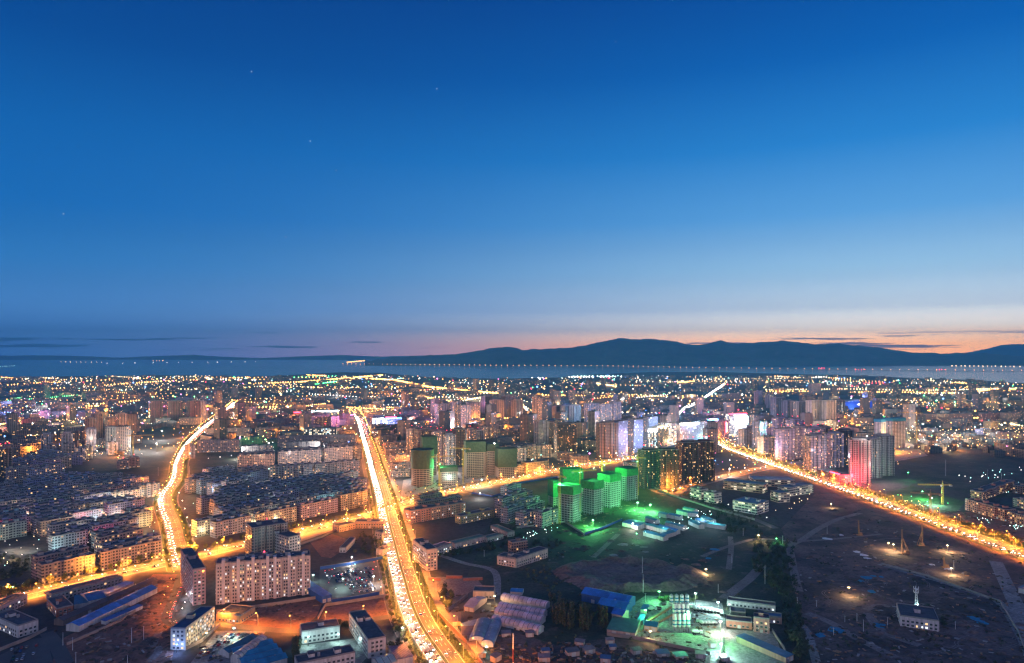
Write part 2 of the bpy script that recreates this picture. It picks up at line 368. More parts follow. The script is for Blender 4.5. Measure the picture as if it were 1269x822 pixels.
def lerp_pts(pts, x):
    for (x0, y0), (x1, y1) in zip(pts, pts[1:]):
        if x0 <= x <= x1: return y0 + (y1 - y0) * (x - x0) / (x1 - x0)
    return pts[0][1] if x < pts[0][0] else pts[-1][1]
def ridge(name, sil, D0, D1, D2, mat, step=5, seed=0.0, rough=1.0):
    mb = MB(); cols = []; x = sil[0][0]
    ts = [0, .12, .25, .38, .5, .62, .74, .84, .92, 1.0, 1.15, 1.5]
    while x <= sil[-1][0]:
        py = lerp_pts(sil, x) + (noise.noise((x * .11, seed, 2)) * .8 + noise.noise((x * .4, seed, 5)) * .35) * rough
        zr = max(H + (HOR - py) / F * D1, 5); col = []
        for t in ts:
            D = D0 + (D1 - D0) * t if t <= 1 else D1 + (D2 - D1) * (t - 1) / .5
            k = t ** 1.15 if t <= 1 else max(0, 1 - (t - 1) / .5)
            X = (x - CX) / F * D
            n = noise.fractal((X * .0012, D * .0016, seed), 1.0, 2.1, 4) * .30 * math.sin(math.pi * min(t, 1))
            z = zr * max(0, k + n) if 0 < t < 1 else zr * k
            lim = H + (HOR - py - .6) / F * D
            col.append((X, D, min(z, lim) if t < 1 else z - (1 if t > 1 else 0)))
        cols.append(col); x += step
    for a, b in zip(cols, cols[1:]):
        for i in range(len(ts) - 1): mb.face([a[i], b[i], b[i + 1], a[i + 1]], 0, smooth=True)
    o = tag(mb.build(name, mat), kind='structure')
    import bmesh
    bm = bmesh.new(); bm.from_mesh(o.data); bmesh.ops.remove_doubles(bm, verts=bm.verts, dist=.5); bm.to_mesh(o.data); bm.free()
    return o
MT = ground('mountain_woods', (.035, .05, .035, 1), (.06, .07, .05, 1), .002, (.09, .09, .08, 1), fine=.006, bump=0)
ridge('mountains', [(452, 447), (475, 445), (490, 443), (520, 441), (560, 439.5), (585, 436), (600, 433.5), (618, 430.5), (632, 430), (640, 431), (647, 434.5), (665, 432.5), (690, 432), (712, 431), (730, 427), (750, 422.5), (766, 419), (780, 420.2), (812, 420.5), (840, 424), (860, 427.5), (875, 427), (892, 422), (905, 425), (925, 425.5), (945, 424), (968, 422.5), (990, 424), (1010, 427), (1040, 426), (1065, 428.5), (1090, 431), (1125, 436.5), (1150, 437.5), (1165, 438.5), (1185, 437.5), (1230, 438.5), (1269, 442), (1340, 445), (1500, 450)], 11300, 13200, 15500, MT, 3, 1.7, 1.5)
ridge('hills', [(1180, 440), (1205, 436), (1225, 432), (1240, 428), (1255, 426.5), (1285, 427), (1330, 424), (1420, 430), (1520, 438)], 16500, 19000, 21000, MT, 6, 4.1, .6)
ridge('hills', [(-420, 441), (-250, 442), (0, 441), (40, 440.3), (90, 441), (150, 443.3), (205, 441), (240, 440), (265, 441.5), (320, 444), (380, 441.5), (420, 440), (470, 442), (560, 440), (640, 441)], 20500, 23500, 26000, MT, 6, 8.3, .6)

PATCHES = [('rough_field', [(585, 700), (612, 640), (680, 632), (830, 606), (940, 642), (1003, 668), (985, 720), (1010, 822), (590, 822), (560, 760)], 'field', .008),
    ('dirt_field', [(968, 655), (1010, 612), (1050, 612), (1269, 697), (1330, 720), (1400, 840), (1010, 840), (985, 735), (982, 690)], 'soil', .012),
    ('building_ground', [(690, 672), (640, 600), (775, 577), (832, 608), (800, 640), (760, 652), (720, 668)], 'turf', .016),
    ('dark_field', [(0, 607), (60, 585), (210, 560), (212, 598), (140, 602)], 'field', .012), ('dark_field', [(236, 588), (245, 562), (312, 560), (295, 582)], 'field', .012),
    ('dark_field', [(1110, 572), (1180, 560), (1290, 572), (1290, 622), (1200, 612), (1120, 592)], 'field', .012), ('building_ground', [(1096, 612), (1130, 602), (1196, 622), (1185, 636), (1120, 630)], 'turf', .016),
    ('earth_bank', [(1180, 636), (1200, 634), (1300, 655), (1300, 680), (1240, 668)], 'redsoil', .012),
    ('dirt_field', [(228, 712), (190, 712), (120, 770), (80, 790), (60, 830), (210, 830), (217, 800), (214, 770)], 'redsoil', .016),
    ('dirt_lot', [(268, 776), (266, 770), (310, 752), (402, 742), (392, 764), (372, 782), (330, 780)], 'redsoil', .012), ('dirt_lot', [(396, 768), (403, 753), (482, 740), (490, 764), (430, 774)], 'redsoil', .016),
    ('sports_ground', [(384, 672), (412, 662), (440, 672), (410, 692), (398, 690)], 'redsoil', .012), ('parking_ground', [(396, 744), (396, 706), (474, 694), (478, 738), (410, 748)], 'asphalt', .012),
    ('parking_ground', [(236, 822), (268, 782), (330, 782), (300, 822), (270, 840), (230, 840)], 'yard', .012), ('yard', [(370, 812), (372, 800), (448, 790), (455, 815), (440, 830), (430, 830), (370, 822)], 'yard', .012),
    ('yard', [(757, 786), (760, 765), (800, 738), (838, 740), (895, 748), (902, 790), (890, 822), (890, 840), (872, 840), (882, 812), (800, 796)], 'yard', .020),
    ('yard', [(900, 822), (897, 780), (960, 783), (975, 830), (900, 840)], 'yard', .016), ('yard', [(548, 750), (580, 730), (618, 735), (660, 780), (615, 800), (575, 775)], 'asphalt', .016),
    ('sandy_lot', [(536, 730), (540, 715), (590, 716), (600, 728), (560, 742)], 'track', .016), ('dirt_lot', [(636, 783), (690, 800), (700, 840), (590, 840), (612, 800)], 'soil', .016),
    ('dirt_lot', [(690, 800), (760, 790), (880, 812), (880, 840), (690, 840)], 'soil', .020), ('construction_yard', [(495, 622), (500, 595), (560, 580), (640, 575), (650, 585), (560, 603)], 'yard', .012),
    ('construction_yard', [(160, 570), (165, 535), (225, 530), (215, 560), (180, 578)], 'city', .012), ('yard', [(0, 840), (0, 812), (40, 792), (58, 790), (70, 840)], 'asphalt', .012),
    ('plaza', [(360, 676), (372, 655), (420, 646), (470, 630), (480, 640), (420, 655)], 'pave', .016), ('construction_yard', [(1040, 560), (1092, 545), (1130, 550), (1150, 565), (1110, 572)], 'yard', .012)]
for i, p in enumerate(PATCHES): patch(p[0], p[1], p[2], p[3] + .0004 * i)
# the broad heap of tipped earth
c = G(775, 712); mb = MB(); ring = []
for k in range(25):
    t = k / 24; row = []
    for j in range(140):
        a = math.tau * j / 140; wob = 1 + .22 * noise.noise((math.cos(a) * 1.7, math.sin(a) * 1.7, 4)) + .05 * noise.noise((math.cos(a) * 9, math.sin(a) * 9, 7))
        X, Y = 74 * t * wob * math.cos(a), 56 * t * wob * math.sin(a)
        rim = max(0, 1 - abs(t - .78) / .22); lump = noise.fractal((X * .07, Y * .07, 2), 1, 2, 4)
        z = (1.6 + 1.2 * lump) * min(1, (1 - t) * 5) + rim * (3.2 + 3.0 * noise.noise((a * 3.2, t * 3, 5)) + 1.8 * lump) - .35 * (t > .97)
        row.append((c.x + X, c.y + Y, max(z, -.3) if t < 1 else -.3))
    ring.append(row)
for a, b in zip(ring, ring[1:]):
    for j in range(140): mb.face([a[j], b[j], b[(j + 1) % 140], a[(j + 1) % 140]], 0, smooth=True)
tag(mb.build('earth_mound_terrain', M['mound']), kind='structure')

def smooth(pts, step=8.0):
    p = [G(*q) for q in pts]; out = []
    for i in range(len(p) - 1):
        a, b, c, d = p[max(i - 1, 0)], p[i], p[i + 1], p[min(i + 2, len(p) - 1)]
        n = max(2, int((c - b).length / step))
        for k in range(n):
            t = k / n
            out.append(.5 * ((2 * b) + (c - a) * t + (2 * a - 5 * b + 4 * c - d) * t * t + (3 * b - a - 3 * c + d) * t ** 3))
    out.append(p[-1]); return out
class Road:
    def __init__(s, pts, step=8.0):
        s.p = smooth(pts, step); s.d = [0.0]; s.nrm = []
        for a, b in zip(s.p, s.p[1:]): s.d.append(s.d[-1] + (b - a).length)
        for i in range(len(s.p)):
            t = (s.p[min(i + 1, len(s.p) - 1)] - s.p[max(i - 1, 0)]).normalized(); s.nrm.append(Vector((t.y, -t.x)))   # to the right
        s.len = s.d[-1]
    def at(s, dist, off=0.0):
        dist = min(max(dist, 0), s.len - .01); i = 0
        lo, hi = 0, len(s.d) - 1
        while hi - lo > 1:
            mid = (lo + hi) // 2
            if s.d[mid] <= dist: lo = mid
            else: hi = mid
        t = (dist - s.d[lo]) / (s.d[hi] - s.d[lo]); n = s.nrm[lo].lerp(s.nrm[hi], t)
        return s.p[lo].lerp(s.p[hi], t) + n * off, math.atan2(-n.x, n.y) + math.pi / 2 - math.pi / 2
    def heading(s, dist):
        a, _ = s.at(dist - 3); b, _ = s.at(dist + 3); return math.atan2(b.y - a.y, b.x - a.x)
def strip(name, rd, a, b, z, mat, kerb=0.0, d0=0, d1=1e9, kind='structure'):
    mb = MB()
    for i in range(len(rd.p) - 1):
        if rd.d[i] < d0 or rd.d[i + 1] > d1: continue
        p, q, n, k = rd.p[i], rd.p[i + 1], rd.nrm[i], rd.nrm[i + 1]
        A, B, C, D = p + n * a, p + n * b, q + k * b, q + k * a
        zt = z + kerb
        mb.face([(A.x, A.y, zt), (B.x, B.y, zt), (C.x, C.y, zt), (D.x, D.y, zt)])
        if kerb:
            mb.face([(A.x, A.y, z), (A.x, A.y, zt), (D.x, D.y, zt), (D.x, D.y, z)]); mb.face([(B.x, B.y, zt), (B.x, B.y, z), (C.x, C.y, z), (C.x, C.y, zt)])
    return tag(mb.build(name, M[mat]), kind=kind)
def dashes(rd, offs, z, d0=0, d1=700, L=5, gap=7, solid=()):
    mb = MB()
    def q(s, e, o, w):
        a, _ = rd.at(s, o - w); b, _ = rd.at(s, o + w); c, _ = rd.at(e, o + w); d, _ = rd.at(e, o - w)
        mb.face([(a.x, a.y, z), (b.x, b.y, z), (c.x, c.y, z), (d.x, d.y, z)])
    for o in offs:
        s = d0
        while s < min(d1, rd.len - L): q(s, s + L, o, .12); s += L + gap
    for o in solid:
        s = d0
        while s < min(d1, rd.len - 8): q(s, s + 8.0, o, .13); s += 8
    return tag(mb.build('road_markings', M['mark']), kind='structure')
RB = Road([(590, 880), (570, 850), (554, 822), (538.5, 800), (525, 780), (515, 760), (507.5, 740), (502, 720), (496, 700), (489.5, 675), (483, 650), (478.5, 630), (473.5, 610), (466, 585), (459, 560), (452.5, 540), (446, 520), (437, 509), (424, 503.5), (405, 500)])
RA = Road([(227, 706), (222, 690), (217.5, 670), (213, 650), (205, 630), (203.5, 620), (207, 610), (215, 600), (219.5, 588), (221, 575), (227.5, 560), (234, 550), (243.5, 540), (254, 530), (263, 523), (276, 513), (292, 499)])
RD = Road([(-60, 762), (0, 745.5), (60, 731), (120, 716.5), (170, 705), (222, 693.5), (270, 682), (330, 668), (390, 655), (440, 643), (478, 632), (505, 623), (540, 613), (590, 603), (640, 593), (700, 581.5), (760, 571.5), (800, 565.5), (845, 558), (889, 550)])
RC = Road([(1345, 716), (1310, 703), (1275, 690), (1240, 677), (1200, 662), (1150, 643.5), (1100, 625), (1050, 607), (1000, 590), (960, 576), (930, 565.5), (905, 556.5), (889, 549.5), (878, 541), (880, 533)])
RI = Road([(797, 597), (814, 606), (830, 611), (850, 604), (880, 595.5), (912, 588), (940, 582), (968, 577)])
RI2 = Road([(830, 611), (880, 627), (930, 642), (962, 655)])
RF = Road([(262, 772), (310, 778), (372, 782), (430, 772), (495, 762), (513, 752)])
RE = Road([(219, 775), (208, 767), (214, 748), (221, 730), (226, 712)])
RL = Road([(668, 536), (664, 530), (656, 516), (650, 503), (648, 496)])
RK = Road([(1035, 541), (1052, 531), (1062, 530.5), (1052, 523), (1043, 516)])
RJ = Road([(965, 577.5), (985, 574), (1004, 570)]); RN = Road([(891, 549), (905, 546.5), (921, 543.5)])
RM = Road([(838, 521), (841, 513), (850, 506), (866, 498), (897, 477)])
strip('pavement', RB, -23, 26, .05, 'pave'); strip('road', RB, -11.5, 12, .062, 'asphalt'); strip('road', RB, -22, -17.5, .066, 'asphalt')
strip('median_strip', RB, -.9, .9, .07, 'turf', .15); strip('verge', RB, -17, -12, .07, 'turf', .15); strip('verge', RB, 12.6, 19, .07, 'turf', .15)
dashes(RB, [-8.2, -4.9, 4.9, 8.2], .07, 0, 900, solid=[-11.1, -1.4, 1.4, 11.6])
strip('pavement', RA, -15, 19, .094, 'pave'); strip('road', RA, -9, 9, .102, 'asphalt'); strip('verge', RA, 9.6, 17, .11, 'turf', .15); strip('verge', RA, -14, -9.6, .11, 'turf', .15); dashes(RA, [-4.5, 0, 4.5], .112, 10, 700)
strip('pavement', RD, -18, 16, .126, 'pave'); strip('road', RD, -11, 11, .134, 'asphalt'); strip('verge', RD, -17.5, -11.8, .138, 'turf', .0); dashes(RD, [-7.3, -3.7, 3.7, 7.3], .142, 0, 1000, solid=[-.2, .2])
strip('pavement', RC, -20, 30, .05, 'pave'); strip('road', RC, -13, 13, .062, 'asphalt'); strip('verge', RC, -19, -13.5, .07, 'turf', .15); strip('verge', RC, 14, 29, .07, 'turf', .15); strip('median_strip', RC, -.8, .8, .07, 'turf', .15)
dashes(RC, [-9, -5, 5, 9], .07, 0, 800, solid=[-12.6, 12.6])
for r, wd, z in ((RI, 8, .15), (RI2, 5, .04), (RF, 4.5, .05), (RE, 5, .15), (RL, 8, .05), (RK, 7, .05), (RJ, 6, .17), (RN, 7, .17), (RM, 7, .05)):
    strip('street', r, -wd, wd, z, 'asphalt')
strip('pavement', RI, -15, 15, .035, 'pave')
TRACKS = [([(992, 671), (1040, 667.5), (1092, 662)], 2.6, 'track'), ([(990, 733), (986, 718), (981, 692), (980, 677), (995, 668.5), (1010, 658), (1035, 645), (1066, 636)], 4, 'track'),
    ([(1090, 699), (1120, 708), (1170, 722), (1215, 738), (1240, 748), (1264, 785), (1280, 822)], 4, 'yard'), ([(1234, 696), (1250, 730), (1278, 790)], 6, 'yard'),
    ([(1076, 760), (1085, 774), (1100, 786), (1140, 800)], 4, 'track'), ([(1072, 756), (1090, 750), (1103, 752)], 3, 'track'), ([(766, 662), (750, 677), (735, 691)], 3, 'track'), ([(987, 770), (1000, 783), (1012, 822), (1016, 840)], 3.2, 'yard'),
    ([(897, 742), (915, 728), (930, 716), (945, 700)], 5, 'track'), ([(1000, 760), (1030, 772), (1060, 790), (1110, 815)], 4, 'track'), ([(545, 688), (575, 698), (612, 708), (616, 738)], 3.5, 'yard'), ([(870, 690), (900, 678), (940, 668), (985, 672)], 3, 'track'), ([(903, 706), (906, 680), (905, 665)], 3, 'track'),
    ([(187, 818), (197, 806), (190, 798), (197, 784)], 3, 'track'), ([(58, 784), (70, 800), (85, 830)], 5, 'asphalt')]
for i, (p, wd, mt) in enumerate(TRACKS): strip('path', Road(p, 5), -wd, wd, .03 + .002 * i, mt)
# ------------------------------------------------------------------ builders: flat blocks, towers, sheds
GREY, CREAM, PINK, BEIGE, PALE, DGREY, BROWN, LILAC, TAN = (.30, .30, .31), (.42, .38, .32), (.42, .30, .28), (.40, .32, .25), (.55, .54, .53), (.13, .13, .14), (.20, .13, .10), (.36, .33, .44), (.34, .25, .19)
def winmesh(lit):
    mb = MB(); w, h = .95, .9
    for x0, x1, z0, z1 in ((-w, w, h - .12, h), (-w, w, -h, -h + .14), (-w, -w + .12, -h, h), (w - .12, w, -h, h), (-.05, .05, -h, h)): mb.box(x0, x1, -.1, 0, z0, z1, 0)
    mb.face([(-w, -.03, -h), (w, -.03, -h), (w, -.03, h), (-w, -.03, h)], 1)
    return mb.mesh('window', [M['frame'], M[lit]])
WIN = {k: winmesh(k) for k in ('wdark', 'wlit', 'wlit2')}
def windows(root, faces, h, cw=3.2, ch=3.0, p=.3, z0=1.6, ww=1.0):
    """windows on wall faces ((x0,y0),(x1,y1)) walked so that outside is on the right; single windows up to 96, the rest as one part"""
    spots = []
    for (a, b) in faces:
        L = math.hypot(b[0] - a[0], b[1] - a[1]); n = int((L - .6) / cw)
        if n < 1: continue
        ang = math.atan2(b[1] - a[1], b[0] - a[0]); off = (L - n * cw) / 2
        for f in range(int((h - .4) / ch)):
            for i in range(n):
                t = (off + cw * (i + .5)) / L
                spots.append((a[0] + (b[0] - a[0]) * t, a[1] + (b[1] - a[1]) * t, z0 + f * ch, ang, 'wdark' if rng.random() > p else ('wlit' if rng.random() < .55 else 'wlit2')))
    mb = MB()
    for x, y, z, a, k in spots:
        if rng.random() < .22:
            ca, sa = math.cos(a), math.sin(a); mb.prism([(x + ca * u + sa * v, y + sa * u - ca * v) for u, v in ((.5, .42), (1.3, .42), (1.3, .01), (.5, .01))][::-1], z - 1.6, z - 1.0, 0, 0, 0)
    if mb.f: tag(mb.build('air_conditioners', M['white'], root), kind='stuff')
    n1 = 96
    order = list(range(len(spots)))
    if len(order) > 100: rng.shuffle(order)
    for i in order[:n1]:
        x, y, z, a, k = spots[i]; o = obj('window', WIN[k], root, (x, y, z), a); o.scale = (ww * cw / 3.2, 1, 1)
    rest = order[n1:]
    if rest:
        mb = MB()
        for i in rest:
            x, y, z, a, k = spots[i]; w, hh = .95 * ww * cw / 3.2, .9; ca, sa = math.cos(a), math.sin(a)
            def T(u, v, q): return (x + ca * u - sa * v, y + sa * u + ca * v, z + q)
            for u0, u1, q0, q1 in ((-w, w, hh - .12, hh), (-w, w, -hh, -hh + .14), (-w, -w + .12, -hh, hh), (w - .12, w, -hh, hh), (-.05, .05, -hh, hh)):
                mb.face([T(u0, -.1, q0), T(u1, -.1, q0), T(u1, -.1, q1), T(u0, -.1, q1)], 0)
                mb.face([T(u0, 0, q1), T(u0, -.1, q1), T(u1, -.1, q1), T(u1, 0, q1)], 0)
            mb.face([T(-w, -.03, -hh), T(w, -.03, -hh), T(w, -.03, hh), T(-w, -.03, hh)], {'wdark': 1, 'wlit': 2, 'wlit2': 3}[k])
        tag(mb.build('window_field', [M['frame'], M['wdark'], M['wlit'], M['wlit2']], root), kind='stuff')

def footprint(W, d, bays, pr):
    """plan with projecting bays along front and back, counter-clockwise from the front left corner"""
    if not bays: return [(0, 0), (W, 0), (W, d), (0, d)]
    fp = []; s = W / bays
    for i in range(bays):
        o = -pr if i % 2 == 0 else 0.0
        fp += [(i * s, o), ((i + 1) * s, o)]
    back = [(x, d - y) for x, y in fp]
    return fp + back[::-1]
BUILT = []
def bld(label, cat, name, L, R, d, h=None, top=None, wall='res', col=GREY, bays=0, pr=1.3, huts=2, red=0, hero=False, p=.3, group=None, roof=None, solar=0, pod=None, crown=0, roofcol=None, inset=True, tank=0, cw=3.2, balc=False):
    """a building whose front base runs from photo point L to R (ground), going back d metres, up h metres or to the photo row top"""
    A, B = G(*L), G(*R); W = (B - A).length; rz = math.atan2(B.y - A.y, B.x - A.x)
    if h is None: h = (L[1] - top) / F * A.y
    root = thing(name, label, cat, (A.x, A.y, 0), rz, group)
    root['_dim'] = (W, d, h); BUILT.append((A, B, d, h))
    shell(root, W, d, h, wall, col, bays, pr, huts, red, hero, p, roof, solar, crown, roofcol, tank, cw, balc)
    return root
def balcmesh():
    mb = MB(); mb.box(-1, 1, -1.25, -.02, -.12, 0, 0, 0, 0); mb.box(-1, 1, -1.25, -1.15, .003, .95, 0); mb.box(-1, -.93, -1.145, -.02, .003, .95, 0); mb.box(.93, 1, -1.145, -.02, .003, .95, 0)
    return mb.mesh('balcony', M['plaster'])
BALC = balcmesh()
def shell(root, W, d, h, wall='res', col=GREY, bays=0, pr=1.3, huts=2, red=0, hero=False, p=.3, roof=None, solar=0, crown=0, roofcol=None, tank=0, cw=3.2, balc=False):
    fp = footprint(W, d, bays, pr)
    mb = MB(); mb.prism(fp, 0, h, 0, u0=rng.randrange(0, 40) * 3.2); mb.build('wall', M['plaster' if hero else wall], root, color=col)
    x0, x1, y0, y1 = (-.25, W + .25, -(pr if bays else 0) - .25, d + (pr if bays else 0) + .25)
    rp = root
    if roof is None:
        mb = MB(); o = [(x - .0, y) for x, y in fp]; mb.prism(o, h, h + .25, 0, 1)
        t = .35
        for a in range(len(fp)):
            p0, p1 = Vector(fp[a]), Vector(fp[(a + 1) % len(fp)]); dd = (p1 - p0)
            if dd.length < .4: continue
            dd.normalize(); nn = Vector((-dd.y, dd.x)) * t
            q = [p0 + dd * .02, p1 - dd * .02, p1 - dd * .02 + nn, p0 + dd * .02 + nn]; mb.prism([(v.x, v.y) for v in q], h + .252, h + 1.1, 0, 0)
        rp = mb.build('roof', [M['coping'], M['roof'] if not roofcol else M['sheet']], root, color=roofcol or (.2, .2, .2))
    for k in range(huts):
        hw, hd, hh = min(4.2, W * .3), min(5.5, d * .45), rng.uniform(2.6, 3.4)
        cx = W * (k + .5) / huts + rng.uniform(-1, 1) * .05 * W; cyy = d * rng.choice((.5, .6, .66))
        mb = MB(); mb.box(cx - hw / 2, cx + hw / 2, cyy - hd / 2, cyy + hd / 2, h + .25, h + hh, 0); mb.box(cx - hw / 2 - .3, cx + hw / 2 + .3, cyy - hd / 2 - .3, cyy + hd / 2 + .3, h + hh + .003, h + hh + .25, 1)
        mb.build('stair_hut', [M['plaster'], M['roof']], rp, color=col)
    for k in range(tank):
        cx, cyy = W * rng.uniform(.15, .85), d * rng.uniform(.3, .7); mb = MB(); mb.tube((cx, cyy, h + .25), (cx, cyy, h + 2.4), 1.1, n=10); mb.build('water_tank', M['steel'], rp)
    if solar:
        mb = MB()
        for k in range(solar):
            cx, cyy = rng.uniform(1, W - 1), rng.uniform(1.2, d - 1.5)
            mb.face([(cx - .8, cyy - .6, h + .4), (cx + .8, cyy - .6, h + .4), (cx + .8, cyy + .5, h + 1.3), (cx - .8, cyy + .5, h + 1.3)], 0); mb.tube((cx - .9, cyy + .55, h + 1.4), (cx + .9, cyy + .55, h + 1.4), .24, n=6, m=1)
        tag(mb.build('solar_heaters', [M['solar'], M['white']], rp), kind='stuff')
    if crown:
        mb = MB(); mb.box(W * .18, W * .82, d * .2, d * .8, h + .26, h + crown, 0); mb.box(W * .14, W * .86, d * .15, d * .85, h + crown + .003, h + crown + .5, 1)
        mb.build('crown', [M['plaster'], M['coping']], rp, color=col)
    for k in range(red):
        cx = W * (k + .5) / red; mb = MB(); mb.tube((0, 0, 0), (0, 0, 1.6), .12, n=5, m=1); mb.ball((0, 0, 2.0), .75, 0)
        mb.build('obstruction_light', [GL['red'], M['steel']], rp, (cx, d * .5, h + 3.2 + crown))
    if balc:
        s = W / bays
        for i in range(1, bays, 2):
            for fl in range(1, int(h / 3.0)): obj('balcony', BALC, root, (s * (i + .5), 0, fl * 3.0), color=col).scale = (s * .42, 1, 1)
    if hero:
        f = []
        s = W / bays if bays else W
        for i in range(max(bays, 1)):
            o = -pr if bays and i % 2 == 0 else 0; f.append(((i * s, o), ((i + 1) * s, o)))
        f.append(((W, 0), (W, d))); f.append(((0, d), (0, 0)))
        windows(root, f, h, p=p, cw=cw)
        mb = MB(); mb.box(W * .5 - 1.2, W * .5 + 1.2, -.35 - (pr if bays and (bays // 2) % 2 == 0 else 0), -.02 - (pr if bays and (bays // 2) % 2 == 0 else 0), 0, 2.4, 0)
        mb.build('door', M['frame'], root)
def led(root, pts, col, r=.5, name='light_strip'):
    """a lit tube along local points"""
    mb = MB()
    for a, b in zip(pts, pts[1:]): mb.tube(a, b, r, n=5)
    return mb.build(name, GL[col], root)
def shed(label, L, R, d, h, rise=2.5, kind='gable', rcol=(.03, .10, .30), wcol=PALE, ribbed=False, name='shed', cat='shed', group=None, doors=2, n=1):
    A, B = G(*L), G(*R); W = (B - A).length; rz = math.atan2(B.y - A.y, B.x - A.x)
    root = thing(name, label, cat, (A.x, A.y, 0), rz, group); BUILT.append((A, B, d, h))
    wl = MB(); wl.prism([(0, 0), (W, 0), (W, d), (0, d)], 0, h, 0); rf = MB(); dd = d / n
    for k in range(n):
        y0 = k * dd; prof = [(y0 - (.5 if k == 0 else 0), h - .05), (y0 + dd / 2, h + rise), (y0 + dd + (.5 if k == n - 1 else 0), h - .05)]
        if kind == 'barrel': prof = [(y0 + dd * (.5 - .52 * math.cos(math.pi * q / 8)), h + rise * math.sin(math.pi * q / 8)) for q in range(9)]
        if kind == 'flat': prof = [(y0 - .4, h), (y0 + dd + .4, h + rise)]
        s = 0
        for (ya, za), (yb, zb) in zip(prof, prof[1:]):
            l = math.hypot(yb - ya, zb - za)
            rf.face([(-.4, ya, za), (W + .4, ya, za), (W + .4, yb, zb), (-.4, yb, zb)], 0, [(0, s), (W, s), (W, s + l), (0, s + l)], smooth=kind == 'barrel')
            rf.face([(-.4, yb, zb - .12), (W + .4, yb, zb - .12), (W + .4, ya, za - .12), (-.4, ya, za - .12)], 0); s += l
        for x, rev in ((0, False), (W, True)):
            pts = [(x, max(y0, min(y0 + dd, q[0])), max(h, q[1] - .14)) for q in prof]; pts = ([(x, y0, h)] + pts + [(x, y0 + dd, h)]) if kind != 'flat' else [(x, 0, h), (x, d, h), (x, d, h + rise - .1)]
            wl.face(pts if rev else pts[::-1], 0)
    wl.build('wall', M['plaster'], root, color=wcol); rf.build('roof', M['ribbed' if ribbed else 'sheet'], root, color=rcol)
    if kind != 'flat':
        for k in range(max(1, int(W / 14))):
            mb = MB(); x = W * (k + .5) / max(1, int(W / 14)); y = dd * .5; mb.tube((x, y, h + rise - .3), (x, y, h + rise + .7), .35, n=8); mb.build('roof_vent', M['steel'], root)
    for k in range(doors):
        mb = MB(); x = W * (k + .5) / doors; mb.box(x - 1.6, x + 1.6, -.1, -.01, 0, min(3.2, h - .4), 0); mb.build('door', M['frame'], root)
    return root
APT = ('apartment block', 'apartment_block'); TWR = ('tower', 'tower_block'); OFF = ('office building', 'office_building'); HSE = ('building', 'low_building')
